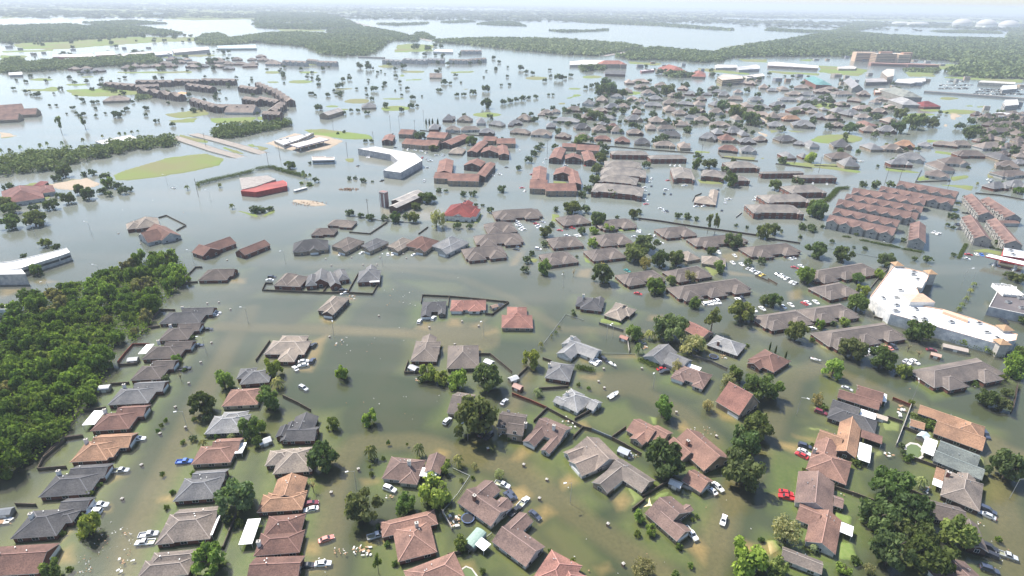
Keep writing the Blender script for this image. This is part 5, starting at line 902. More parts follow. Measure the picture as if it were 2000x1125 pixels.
        ob = link('hedge', quads('hedge', np.array([[tuple(q) for q in v] for v in V]), M_LF), loc=o, color=(0.09,0.12,0.04)); tag(ob,'clipped hedge','hedge',P_[len(P_)//2],label,None)
    T(1500,400); hedge([(585,250),(642,256)],2,1.1); hedge([(720,278),(782,288)],2,1.1); hedge([(790,292),(900,315),(1025,337)],2.2,1.3); hedge([(1050,347),(1210,375)],2.2,1.3); hedge([(1490,420),(1520,360),(1550,310)],2,1.2); hedge([(1735,335),(1840,360)],2,1.1)
    T(1000,620); hedge([(510,395),(570,402),(630,418)],3,1.3,'long pale flowering hedge beside grey hipped house'); hedge([(1000,330),(1060,360),(1140,388)],3,1.3)
    T(0,200); hedge([(1540,650),(1700,610),(1840,580),(1980,545)],4,3.5,'long dark hedge leading to the red restaurant')
    T(500,200); hedge([(0,530),(120,515),(240,550),(370,582)],4,3.5,'curved dark hedge behind the red restaurant')
    T(1500,620); hedge([(1120,760),(1190,790),(1240,820)],2.5,1.2); hedge([(1240,100),(1440,180),(1680,250),(1790,300)],5,2.5,'long hedge behind the white mall')
    T(1500,200); hedge([(450,775),(500,730),(545,680),(625,675)],4,2.5)
# ------------------------------------------------------------------ trees
def leafcloud(seed, shape, n, size):
    r = np.random.default_rng(seed); C = []; S = []
    if shape in 'oryw':
        nl = {'o':26,'r':20,'y':17,'w':22}[shape]
        for i in range(nl):
            a = r.uniform(0,2*np.pi); rad = np.sqrt(r.uniform(0,1))*.74; zz = .52+.36*(1-rad**2)*r.uniform(.1,1.1)+r.uniform(-.34,.1)
            if shape in 'ry': rad *= .92; zz = .5+.42*r.uniform(-.95,1)*math.sqrt(max(0,1-rad**2))
            C.append((rad*math.cos(a),rad*math.sin(a),zz)); S.append(r.uniform(.2,.36)*(1.0 if rad < .6 else .85))
    elif shape == 'n':
        for i in range(15):
            z = r.uniform(.45,1.0); a = r.uniform(0,6.28); rad = r.uniform(.2,.8)*(1.15-z*.6); C.append((rad*math.cos(a),rad*math.sin(a),z)); S.append(r.uniform(.13,.24))
    elif shape == 'c':
        for i in range(14): z = (i+.5)/14; C.append((0,0,z)); S.append(.85*math.sin(math.pi*min(1,.25+z*.75))+.1)
    V = []; per = n//len(C)
    for c, s in zip(C,S):
        d = r.normal(size=(per,3)); d /= np.linalg.norm(d,axis=1)[:,None]; rr = s*(.55+.5*r.random(per))[:,None]
        sc = np.array([1,1,.62 if shape in 'on' else .75]) if shape != 'c' else np.array([1,1,.09/max(s,.1)])
        p = np.array(c)+d*rr*sc
        nrm = d*1.1+r.normal(size=(per,3))*.65+np.array([0,0,.35]); nrm /= np.linalg.norm(nrm,axis=1)[:,None]
        t = np.cross(nrm, r.normal(size=(per,3))); t /= np.linalg.norm(t,axis=1)[:,None]; b = np.cross(nrm,t); sz = size*(.6+.8*r.random(per))[:,None]; zf = np.array([1,1,.9])
        V.append(np.stack([p+t*sz*zf,p+b*sz*.6*zf,p-t*sz*zf,p-b*sz*.6*zf],1))
    V = np.concatenate(V); V[:,:,2] = np.clip(V[:,:,2], .02, 1.12); return V
def palm_cloud(seed):
    r = np.random.default_rng(seed); V = []
    for i in range(26):
        a = i*2.4+r.uniform(-.2,.2); el = r.uniform(-.35,1.1); L = r.uniform(.8,1.05); prev = None
        for k in range(7):
            t = k/6; x = L*t*math.cos(el)*(1-.12*t); z = .62+L*.5*(t*math.sin(el)-.75*t*t); p = np.array([x*math.cos(a),x*math.sin(a),z])
            if prev is not None:
                side = np.array([-math.sin(a),math.cos(a),0]); w0, w1 = .13*math.sin(math.pi*min(1,.15+.8*(k-1)/6)), .13*math.sin(math.pi*min(1,.15+.8*t)); dz = np.array([0,0,-.07])
                for sg in (1,-1): V.append([prev,p,p+side*sg*w1+dz,prev+side*sg*w0+dz])
            prev = p
    return np.array(V)
CROWN = {}; TRUNK = {}
def make_trees():
    for sh, n, sz in (('o',2300,.085),('r',1900,.09),('y',1500,.10),('w',1100,.07),('n',1000,.075),('c',700,.16)):
        CROWN[sh] = [quads('crown', leafcloud(hash_(sh)+i, sh, n, sz), M_LF) for i in range(4 if sh != 'c' else 1)]
    CROWN['p'] = [quads('crown', palm_cloud(3), M_LF), quads('crown', palm_cloud(4), M_LF)]
    CROWN['s'] = [quads('crown', np.clip(leafcloud(90+i,'r',420,.16)*np.array([1,1,1.0]),-2,2), M_LF) for i in range(2)]
    CROWN['d'] = [quads('crown', leafcloud(70,'w',150,.05), M_LF)]
    CROWN['m'] = [quads('crown', leafcloud(50+i,'o',420,.15), M_LF) for i in range(3)]     # for trees that show small
    for k in range(3):
        b = MB(); rr = random.Random(k); b.tube((0,0,-.25),(0,0,.42),.075,.05,7)
        for i in range(7):
            a = i*2.4+k; z0 = .22+.03*i; e = (.55*math.cos(a)*rr.uniform(.6,1),.55*math.sin(a)*rr.uniform(.6,1),rr.uniform(.55,.82)); b.tube((0,0,z0),(e[0]*.5,e[1]*.5,z0+(e[2]-z0)*.6),.04,.028,5); b.tube((e[0]*.5,e[1]*.5,z0+(e[2]-z0)*.6),e,.028,.008,5)
        TRUNK[k] = b.mesh('trunk',[M_BK])
    b = MB(); b.tube((0,0,-.25),(.03,0,.25),.06,.05,7); b.tube((.03,0,.25),(0,0,.64),.05,.06,7); TRUNK['p'] = b.mesh('trunk',[M_BK])
    b = MB(); b.tube((0,0,-.25),(0,0,.95),.06,.015,6)
    for i in range(8): a = i*2.4; z = .45+.06*i; b.tube((0,0,z),(.5*math.cos(a)*(1.1-z*.6),.5*math.sin(a)*(1.1-z*.6),z+.05),.025,.008,5)
    TRUNK['n'] = b.mesh('trunk',[M_BK])
def hash_(s): return ord(s[0])*7
TCOL = dict(o=(0.106,0.136,0.064),r=(0.137,0.188,0.066),y=(0.211,0.264,0.070),w=(0.295,0.280,0.157),p=(0.235,0.264,0.132),c=(0.062,0.086,0.041),n=(0.132,0.168,0.066),s=(0.125,0.168,0.057),d=(0.312,0.251,0.198))
TDESC = dict(o='dark oak',r='round green tree',y='yellow-green tree',w='pale bushy tree',p='palm',c='slim cypress',n='tall pine',s='small shrub',d='bare thin tree')
TCAT = dict(p='palm',s='shrub',c='tree',n='tree',d='tree')
TREES = []
def TRS(s):
    for e in s.split():
        a = e.split(','); TREES.append((full((float(a[0]),float(a[1]))), float(a[2])/TS, float(a[3])/TS if len(a) > 4 else float(a[2])/TS*.8, a[-1] if not a[-1][0].isdigit() else 'o'))
def tree_data():
    T(0,845); TRS('720,820,235,215,y 425,1130,165,150,r 1660,1120,300,265,y 1880,640,330,400,o 550,1085,62,60,s 1430,85,50,42,s 1270,335,46,36,s 1355,480,56,60,s 1302,598,52,56,s 712,500,84,80,s 775,425,62,42,s 1590,110,90,80,p 1515,55,70,70,r 1512,330,50,50,s 1492,395,46,50,s 1780,690,90,110,y 1790,60,50,40,s 865,205,60,50,s 545,700,60,80,s 500,800,60,60,s 1650,25,120,40,s 1870,735,90,70,s 640,660,60,50,y')
    T(500,845); TRS('530,310,265,330,o 855,735,330,360,o 1170,640,195,265,r 1410,600,300,300,y 900,200,135,140,p 1275,180,115,130,p 1580,260,115,120,p 1035,88,42,42,s 1180,97,26,32,s 1708,278,62,62,p 1900,370,105,105,w 1485,330,100,110,r 995,212,42,46,s 905,333,52,56,s 890,272,32,52,s 450,462,90,110,d 1600,930,135,215,r 960,1105,110,160,n 1030,892,62,62,s 1085,1038,62,92,s 955,750,52,42,s 1425,610,70,60,s 325,690,40,40,s 325,740,40,40,s 355,965,40,50,s 20,110,100,190,o 1605,385,42,46,s 1695,365,40,36,s 1770,1100,60,60,s 1500,240,50,50,s')
    T(1000,845); TRS('1170,375,350,355,o 1745,440,350,330,o 990,705,115,115,y 1080,808,105,125,y 975,812,72,62,s 1300,915,72,64,s 1390,1055,62,64,s 1945,850,62,70,s 1440,668,46,46,s 1820,1125,360,250,y 1010,1140,210,140,w 455,1040,90,70,s 1270,1130,80,60,s 1410,690,50,30,s 295,935,40,40,s')
    T(1500,845); TRS('900,545,330,345,r 1820,380,290,270,o 830,775,330,250,o 1080,730,320,260,o 900,1070,360,300,o 1190,1110,370,300,o 1110,930,310,250,o 1420,905,310,280,r 120,875,265,235,w 50,1130,190,210,r 350,930,90,80,p 680,1025,110,64,s 775,1110,110,100,w 1180,430,120,130,p 1795,850,64,72,s 1095,525,80,60,w 1085,215,90,70,s 565,615,50,40,s 690,255,120,70,s 340,105,40,44,s 1050,160,60,100,r 280,300,40,60,s 580,1105,140,40,y 1040,110,60,120,r')
    T(500,620); TRS('680,490,140,155,y 890,845,150,165,y 608,880,122,140,r 150,465,165,160,y 105,735,215,235,r 25,930,160,260,r 175,550,135,120,p 1340,505,165,135,y 1450,530,130,120,y 1575,575,200,170,y 1810,590,265,215,o 1720,955,390,400,o 1520,265,26,52,s 1290,500,80,60,y 1440,240,30,50,s 415,855,60,70,s 1980,960,40,30,s')
    T(0,620); TRS('1765,570,175,210,r 1608,770,222,230,o 1615,805,90,90,r 1390,360,92,110,y 1300,492,72,84,r 1415,490,52,72,d 1965,940,185,260,r 1295,812,42,36,s 1265,852,42,36,s 1237,894,42,32,s 1520,805,46,42,s 1815,960,90,60,p 1700,950,60,50,s 1180,660,40,60,s 1505,170,60,60,y 1440,420,40,40,s')
    T(1000,620); TRS('150,400,175,205,y 225,240,52,70,p 310,160,32,42,p 342,128,36,36,p 368,85,32,32,p 940,190,155,180,r 1235,205,310,235,o 1390,305,230,180,w 985,280,90,120,p 1070,170,110,100,p 1165,790,192,172,r 1520,735,115,130,w 1665,560,150,150,w 1730,500,135,130,r 1280,430,105,145,w 1550,120,215,210,n 1835,232,42,42,s 1450,270,130,130,r 200,610,100,60,p 1900,660,260,280,o 1890,960,250,260,o 1800,1100,270,250,o 520,535,40,30,s 600,560,40,30,s 1010,150,60,80,r')
    T(1500,620); TRS('640,335,235,190,o 860,410,242,180,o 1045,470,135,135,r 490,475,185,185,y 205,185,190,175,o 372,690,112,132,w 1150,185,245,180,o 1310,145,150,90,y 1515,215,130,70,y 1720,275,140,90,y 1905,470,230,255,y 1700,700,195,145,o 1820,732,135,115,o 1860,612,92,62,o 1115,685,62,52,s 400,92,92,84,y 505,64,62,56,y 588,72,105,80,y 1430,565,84,64,s 1610,535,64,54,s 1750,493,54,50,s 1830,493,74,64,s 345,185,52,34,s 950,195,42,42,s 10,255,17,62,c 55,280,17,62,c 135,318,17,56,c 1090,265,70,70,d 1175,305,64,50,d 40,650,160,220,r 430,720,90,40,s 1250,880,70,60,s 1270,840,80,50,s 45,115,50,34,s 1960,320,120,120,r')
    T(1000,400); TRS('250,550,135,125,r 100,523,82,78,y 120,453,82,62,y 258,252,122,92,o 310,172,62,52,r 470,72,180,95,o 570,62,90,80,o 340,52,62,62,r 668,175,140,135,o 945,112,92,82,o 995,72,62,104,r 705,625,195,170,o 955,450,225,150,o 1045,370,225,140,o 1150,490,155,165,o 1280,480,145,140,o 1030,508,115,110,w 1110,700,210,140,r 1235,630,95,95,r 1385,610,115,105,w 1605,535,112,115,r 1555,388,92,62,o 1715,345,155,135,o 1420,812,112,115,r 1775,930,235,185,o 1965,785,95,110,o 1295,105,72,110,r 1370,112,72,112,r 1440,124,50,72,r 1525,225,75,145,n 1580,230,85,155,n 1750,168,36,42,y 1830,184,36,46,r 1960,265,135,160,o 1845,470,82,62,y 1945,460,84,84,y 630,335,105,75,y 540,225,84,62,o 640,232,94,62,y 480,860,62,100,r 480,560,42,70,d 400,556,32,42,d 820,108,42,62,y 505,412,30,40,y 760,210,110,40,y 255,325,70,70,y 1330,905,40,40,p 155,395,60,60,y')
    T(1500,400); TRS('360,415,182,132,o 570,455,172,142,o 905,495,142,155,o 500,298,46,52,y 250,260,42,52,r 755,355,46,46,y 670,340,32,56,r 425,182,42,62,r 1055,290,52,62,r 1140,435,52,54,o 1240,445,82,84,o 1450,402,48,42,o 280,618,172,145,r 690,615,122,92,r 860,580,92,135,y 735,705,135,84,y 680,835,190,155,r 40,805,135,125,o 1875,582,105,62,o 1950,612,112,84,o 1990,935,92,155,o 1605,640,54,54,p 1578,690,54,54,p 1545,750,54,54,p 1510,800,54,54,p 1485,832,54,54,p 370,105,165,145,o 340,212,72,54,y 270,192,72,54,r 35,235,105,125,o 100,214,36,42,r 1400,168,42,54,o 1440,188,42,54,o 690,240,40,30,y 1465,90,40,50,y 1430,110,40,50,y 1785,305,50,40,r')
    T(500,200); TRS('730,605,46,62,r 775,600,42,56,r 840,625,56,76,r 910,625,26,42,w 270,522,104,64,o 375,590,42,92,p 395,602,32,72,p 425,602,34,74,p 475,622,62,42,o 735,882,76,56,o 820,897,62,56,o 890,917,82,72,o 1010,922,74,74,o 1090,942,104,92,o 1170,902,64,62,r 1230,942,104,94,o 1410,985,165,150,w 1340,790,162,84,o 1250,842,94,64,o 1425,702,56,72,r 1485,702,42,52,w 1620,732,62,82,o 1695,732,72,84,o 1920,700,84,74,r 1830,862,72,82,o 1720,812,42,62,o 1770,812,36,46,o 1670,985,62,94,o 1570,985,80,70,w 1680,335,124,64,o 1280,292,112,64,o 1390,382,92,48,o 422,482,32,48,r 1925,282,22,38,r 1330,172,17,32,c 1355,172,17,32,c 1380,172,17,32,c 1420,172,17,32,c 1630,112,48,44,o 1830,132,62,64,r 490,58,66,48,o 855,312,42,52,w 905,312,42,46,y 20,860,80,100,r 70,858,70,105,r 120,845,60,100,r 355,640,42,26,s 420,655,60,40,s 690,240,34,40,o 640,250,30,36,s 1200,180,1,1,s' .replace(' 1200,180,1,1,s',''))
    T(0,200); TRS('95,990,162,122,o 285,970,205,125,o 95,872,142,94,o 40,832,132,104,o 275,847,86,54,w 415,838,122,88,o 540,795,108,104,o 465,742,62,84,o 625,722,92,94,o 700,762,118,104,o 515,585,124,106,o 450,612,82,68,r 655,578,64,54,r 725,568,72,84,o 825,602,92,88,o 70,688,92,74,o 850,672,105,84,r 930,672,84,94,o 800,712,82,64,o 855,732,72,58,w 970,714,92,84,o 1015,694,62,84,o 1465,685,46,54,p 1550,662,42,44,p 1720,664,46,48,p 1815,832,52,58,p 1980,862,84,105,r 485,245,72,124,n 670,208,84,88,n 15,402,36,62,p 85,402,36,62,p 165,372,36,54,p 320,362,40,62,p 375,347,32,56,p 490,342,32,56,p 655,322,36,62,p 805,282,26,42,p 938,268,36,52,p 983,263,26,46,p 1035,253,32,46,p 1080,242,26,38,p 915,117,84,54,o 1140,108,40,44,o 1225,158,52,54,o 1350,187,52,48,o 1515,82,62,48,o 965,85,40,45,o 1570,70,40,60,o')
    T(0,400); TRS('362,332,104,72,o 440,353,84,64,o 300,552,104,135,r 195,420,60,30,r')
    T(500,0); TRS('220,532,36 215,588,46 405,586,26 395,612,36 435,618,36 485,638,50 525,548,46 570,532,26 680,632,46 650,690,72 1005,658,42 925,712,66 1435,716,46 1220,776,56 560,752,46 490,668,32 420,736,32 905,782,42 1010,842,66 1210,842,62 1255,832,36 490,858,66 745,872,42 795,872,42 865,892,52 690,892,42 1135,872,56 1470,655,62 1515,658,36 1790,715,84 1565,752,46 1620,747,46 1690,735,62 1795,848,104 1910,672,32 1975,668,36 1555,598,42 1410,572,52 1090,602,42 810,534,62 885,544,74 1150,534,62 1085,548,42 1895,492,36 1870,552,36 1960,602,32 1775,606,22 1930,812,62 1980,802,62 220,652,22 1330,365,25 1240,388,70 1395,365,40 1440,375,50 1340,395,60 950,570,30 975,560,25 1005,580,20 940,600,20')
    T(1000,0); TRS('110,572,42 160,582,46 65,547,60 300,602,36 255,638,42 460,598,46 365,628,84 410,615,40 295,552,32 185,767,46 130,772,42 80,784,62 30,792,52 285,747,32 320,747,32 575,694,42 620,684,52 660,674,52 725,674,94 690,748,124 770,738,124 860,764,92 610,794,52 560,886,84 245,874,46 315,862,58 1095,724,84 1215,750,124 1290,766,74 1055,784,38 1640,866,112 1740,930,154 1840,975,134 1900,985,84 1550,922,66 1410,905,94 1350,872,50 1210,964,62 1350,694,84 1460,724,62 185,945,60 150,905,50 90,905,40 445,880,50 500,915,50 620,935,110 710,955,90 780,920,80 860,890,80 600,550,80 560,545,60 680,540,60 1150,575,60 1240,590,80 1320,600,80 1400,600,60 1830,720,60 1910,755,60 1580,710,60 1690,685,60 1920,870,90 1650,740,50')
    T(1500,0); TRS('400,798,84 475,794,62 310,814,54 240,844,62 765,886,84 850,938,84 960,866,64 1030,928,114 630,1040,114 520,938,74 1000,1040,124 1100,1010,154 1180,985,124 1280,996,94 1580,968,84 1490,1005,84 1560,1085,134 1660,946,64 1810,965,60 830,1065,64 590,1115,64 350,960,60 100,1030,80 20,930,60 470,1010,80 720,1000,60 1270,965,60 1300,945,60 1700,915,50 1910,940,80 1850,1010,70 1680,1100,70 1920,1000,80 1750,1060,70 1340,885,40 1390,890,30 180,690,40 560,695,40 610,690,40 1010,705,50 330,700,40')
    T(1500,200); TRS('215,625,80,100,r 260,640,70,70,r 50,690,105,100,o 370,890,160,150,r 745,660,70,80,r 835,670,90,100,r 955,665,80,90,o 700,395,46,46,s 855,505,30,50,o 920,345,40,40,p 993,310,26,40,p 1075,385,50,55,o 1165,380,55,50,o 320,470,100,90,y 110,480,90,50,y 75,810,85,70,y 565,390,60,40,s 595,310,70,70,n 970,455,40,30,s 1530,745,34,34,o 1620,775,34,34,o 1480,800,40,40,o 1455,855,46,50,o 1605,865,40,30,o 1425,900,60,60,r 1475,910,50,50,y 265,975,60,50,r 335,1000,80,50,y 1630,650,30,40,p 1830,640,40,60,r 1905,410,84,60,o 1690,320,70,50,o 1560,520,40,60,y 1950,715,100,50,r 900,775,46,40,s')
    T(1000,200); TRS('1440,435,70,60,r 1440,525,95,85,r 1540,520,130,85,o 1700,660,120,130,o 1660,540,70,60,y 1700,570,70,60,r 1050,510,80,60,o 780,740,90,80,r 845,735,80,80,r 910,740,70,80,r 960,570,70,60,r 590,700,90,100,o 550,740,80,90,r 640,650,100,90,o 660,560,100,90,o 690,480,110,90,o 720,420,90,80,o 730,380,80,60,r 620,310,60,50,r 540,330,140,50,r 690,340,60,40,r 130,470,80,70,o 170,420,70,70,o 200,380,70,60,o 230,350,60,50,o 335,360,60,55,y 55,530,60,50,w 365,720,70,60,w 1730,480,70,60,r 1740,60,10,10,o 165,150,50,60,r 450,170,40,50,r 550,165,50,40,r 940,200,80,40,y 1210,155,60,60,o 1095,130,35,30,r 1570,210,60,45,y 1680,180,60,50,r 1750,190,60,50,y 1820,230,50,40,r 1880,250,50,50,o 1870,160,150,90,o 1480,440,40,60,r'.replace(' 1740,60,10,10,o',''))
def infill_trees():
    r = random.Random(11)
    for tx, ty, poly, n, w0 in ((0,0,[(780,600),(2000,590),(2200,700),(2200,900),(1500,880),(900,760)],44,34),(0,0,[(100,560),(800,560),(900,700),(1300,900),(600,930),(100,700)],50,36),(500,0,[(0,500),(1400,500),(1700,600),(1400,760),(300,760)],36,34),(500,0,[(1200,340),(2000,480),(2000,600),(1400,520)],20,34),(1000,0,[(60,930),(560,800),(700,735),(900,640),(1100,640),(1400,735),(1560,700),(2000,790),(2600,760),(2960,850),(2960,1090),(2500,1010),(2000,1010),(1500,980),(1000,980),(500,1000)],150,46),(1500,200,[(1600,90),(2000,85),(2000,450),(1850,430),(1640,330)],40,60),(0,0,[(900,450),(2000,460),(2000,560),(1300,560),(900,560)],36,40),(0,0,[(80,300),(1500,280),(1600,330),(900,380),(100,400)],40,34),(1000,200,[(0,140),(900,90),(1500,120),(1950,230),(1900,340),(1000,320),(200,250)],30,60),(1000,0,[(900,520),(2000,560),(2400,620),(3000,640),(3000,720),(2000,700),(1200,600)],50,34),(0,0,[(100,430),(1700,390),(1900,440),(1200,440),(200,480)],30,30)):
        T(tx,ty); pl = np.array(poly,float); k = 0
        for t in range(4000):
            if k >= n: break
            x, y = r.uniform(pl[:,0].min(),pl[:,0].max()), r.uniform(pl[:,1].min(),pl[:,1].max())
            if sdist(np.array([x]),np.array([y]),pl)[0] < 0: continue
            w_ = w0*r.uniform(.6,1.4); TREES.append((full((x,y)),w_/TS,w_*.85/TS,r.choice('oor'))); k += 1
def place_trees():
    global TREES
    TREES.sort(key=lambda t: -t[1]); big = [t for t in TREES if t[3] in 'oryw'][:MAXT]; rest = [t for t in TREES if t[3] in 'oryw'][MAXT:]; k = 0
    for (px, py), w_, h_, ty in big+[t for t in TREES if t[3] not in 'oryw']:
        p = gp((px,py)); s = ppm(p); R = max(w_/2/s,.35); d = Vector((p.x,p.y,0)); el = math.atan2(CAMH,d.length)
        Hh = h_/s/max(math.cos(el),.3)-R*.55*math.tan(el)
        lo, hi = dict(p=(1.6,4.0),c=(5,11),n=(1.8,4.2),s=(.9,1.5),d=(1.8,3.5)).get(ty,(1.05,1.75)); Hh = min(max(Hh,R*lo),R*hi)
        p = p+d.normalized()*R*(.45 if ty in 'orywsm' else .15); small = w_ < 17 and ty in 'oryw'
        nm = {'p':'palm_tree','s':'shrub','c':'cypress_tree','n':'pine_tree'}.get(ty,'tree')
        root = link(nm, None, loc=p, rz=random.uniform(0,6.28)); root.empty_display_size = .5; root.scale = (R,R,Hh)
        c = TCOL[ty]; j = random.uniform(.95,1.5); c = (c[0]*j*random.uniform(.88,1.18),c[1]*j,c[2]*j*random.uniform(.75,1.05))
        mesh = CROWN['m'][k%3] if small else CROWN[ty][k%len(CROWN[ty])]
        cr = link('crown', mesh, root, color=c)
        if ty == 's': cr.location = (0,0,-.25)
        elif ty in 'oryw': cr.location = (0,0,-.04)
        tk = 'p' if ty == 'p' else 'n' if ty in 'nc' else k % 3
        if ty != 's': link('trunk', TRUNK[tk], root)
        k += 1; desc = TDESC[ty]
        if ty in 'or' and w_ > 62: desc = 'huge '+desc
        elif ty in 'oryw' and w_ < 14: desc = 'small '+desc
        cp = p.copy(); cp.z = Hh*.5
        tag(root, desc, TCAT.get(ty,'tree'), cp)
    V = []
    for (px, py), w_, h_, ty in rest:
        p = gp((px,py)); s = ppm(p); R = w_/2/s; Hh = R*1.25; b = leafcloud(int(px*7+py),'o' if ty not in 'r' else 'r',130,.24); V.append(b*np.array([R,R,Hh])+np.array([p.x,p.y,0]))
    if V: o = link('distant_trees', quads('distant_trees', np.concatenate(V), M_LFF), color=(.11,.14,.07)); struct(o,'stuff','scattered small far trees standing in the flood')
MAXT = 165
WOOD = [(0,612),(70,588),(160,556),(235,530),(300,508),(355,512),(368,545),(340,575),(318,600),(296,626),(290,648),(262,672),(245,660),(222,690),(215,715),(205,745),(185,790),(160,812),(135,845),(118,870),(85,890),(45,915),(0,935),(-90,940),(-120,620)]
def woods():
    pl = world_xy([gp(p) for p in WOOD]); lo, hi = pl.min(0), pl.max(0); pts = []; r = random.Random(5); tries = 0
    while tries < 9000 and len(pts) < 145:
        tries += 1; x, y = r.uniform(lo[0],hi[0]), r.uniform(lo[1],hi[1])
        if sdist(np.array([x]),np.array([y]),pl)[0] < 1.2: continue
        if proj((x,y,3))[0] < -25: continue
        mind = 4.7 if y < 215 else 6.2
        if any((x-a)**2+(y-b)**2 < mind**2 for a,b in pts): continue
        pts.append((x,y))
    for i,(x,y) in enumerate(pts):
        R = r.choice([3.2,4,4.6,5.2,6])*r.uniform(.9,1.1); Hh = R*r.uniform(1.25,1.9); root = link('tree',None,loc=(x,y,0),rz=r.uniform(0,6.28)); root.scale = (R,R,Hh)
        t = r.random(); j = 1+.38*float(fbm(np.array([x]),np.array([y]),26,5)[0])+r.uniform(-.12,.12); c = (.168,.238,.055) if t < .5 else (.128,.195,.048) if t < .8 else (.21,.27,.068) if t < .93 else (.25,.23,.11); c = tuple(q*j for q in c); ty = 'r' if t < .8 else 'y'
        cr = link('crown', CROWN[ty][i%4], root, color=c); cr.location = (0,0,-.05); link('trunk', TRUNK[i%3], root)
        root['category'] = 'tree'; root['label'] = 'leafy green tree crowded into the dense wood at left'; root['group'] = 'trees of the dense wood at left'
    n = 9500; V = []; A = np.random.default_rng(3); xs = A.uniform(lo[0],hi[0],n); ys = A.uniform(lo[1],hi[1],n); ok = sdist(xs,ys,pl) > .3; xs, ys = xs[ok], ys[ok]; n = len(xs)
    cx = np.stack([np.repeat(xs,6)+A.normal(0,.9,6*n),np.repeat(ys,6)+A.normal(0,.9,6*n),A.uniform(.1,3.2,6*n)],1); d = A.normal(size=(6*n,3)); d[:,2] = abs(d[:,2]); d /= np.linalg.norm(d,axis=1)[:,None]; t = np.cross(d,A.normal(size=(6*n,3))); t /= np.linalg.norm(t,axis=1)[:,None]; b = np.cross(d,t); sz = A.uniform(.3,.65,(6*n,1))
    o = link('undergrowth', quads('undergrowth', np.stack([cx+t*sz,cx+b*sz*.6,cx-t*sz,cx-b*sz*.6],1), M_LF), color=(.14,.20,.045)); struct(o,'stuff','tangled flooded undergrowth beneath the dense wood')
def forest(poly, hgt, sp, nq, col, name='woodland', label='', seed=1, maxn=9000):
    """a wood too dense to count: clumps of leaves over its ground outline"""
    pl = world_xy([g(p) for p in poly]); lo, hi = pl.min(0), pl.max(0); A = np.random.default_rng(seed)
    area = abs(sum(pl[i-1][0]*pl[i][1]-pl[i][0]*pl[i-1][1] for i in range(len(pl))))/2; n = int(min(area/sp**2*1.25,maxn)); sp = max(sp, math.sqrt(area*1.25/max(n,1)))
    bb = (hi-lo).prod(); m = int(n*bb/max(area,1)*1.05); xs = A.uniform(lo[0],hi[0],m); ys = A.uniform(lo[1],hi[1],m); k = sdist(xs,ys,pl)+fbm(xs,ys,sp*5,seed)*sp*1.1 > 0; xs, ys = xs[k], ys[k]; n = len(xs)
    if n == 0: return
    H_ = hgt*A.uniform(.6,1.15,n)*(1+.2*fbm(xs,ys,sp*6,seed+2)); R = sp*A.uniform(.62,.95,n)
    a = A.uniform(0,6.28,(n,nq)); u = A.uniform(0,1,(n,nq)); rad = np.sqrt(u)*R[:,None]; z = H_[:,None]*(1-.55*u*u-.2*A.random((n,nq))); low = A.random((n,nq)) < .3; z = np.where(low, z*A.uniform(.15,.8,(n,nq)), z)
    c = np.stack([xs[:,None]+rad*np.cos(a),ys[:,None]+rad*np.sin(a),z],-1).reshape(-1,3); N_ = len(c)
    d = np.stack([(np.cos(a)*u),(np.sin(a)*u),np.full_like(a,.7)],-1).reshape(-1,3)+A.normal(0,.4,(N_,3)); d /= np.linalg.norm(d,axis=1)[:,None]; t = np.cross(d,A.normal(size=(N_,3))); t /= np.linalg.norm(t,axis=1)[:,None]; b = np.cross(d,t); sz = np.repeat(R,nq)[:,None]*A.uniform(.28,.5,(N_,1))*(14/nq)**.5
    o = link(name, quads(name, np.stack([c+t*sz,c+b*sz*.8,c-t*sz,c-b*sz*.8],1), M_LFF), color=col); struct(o,'stuff',label)
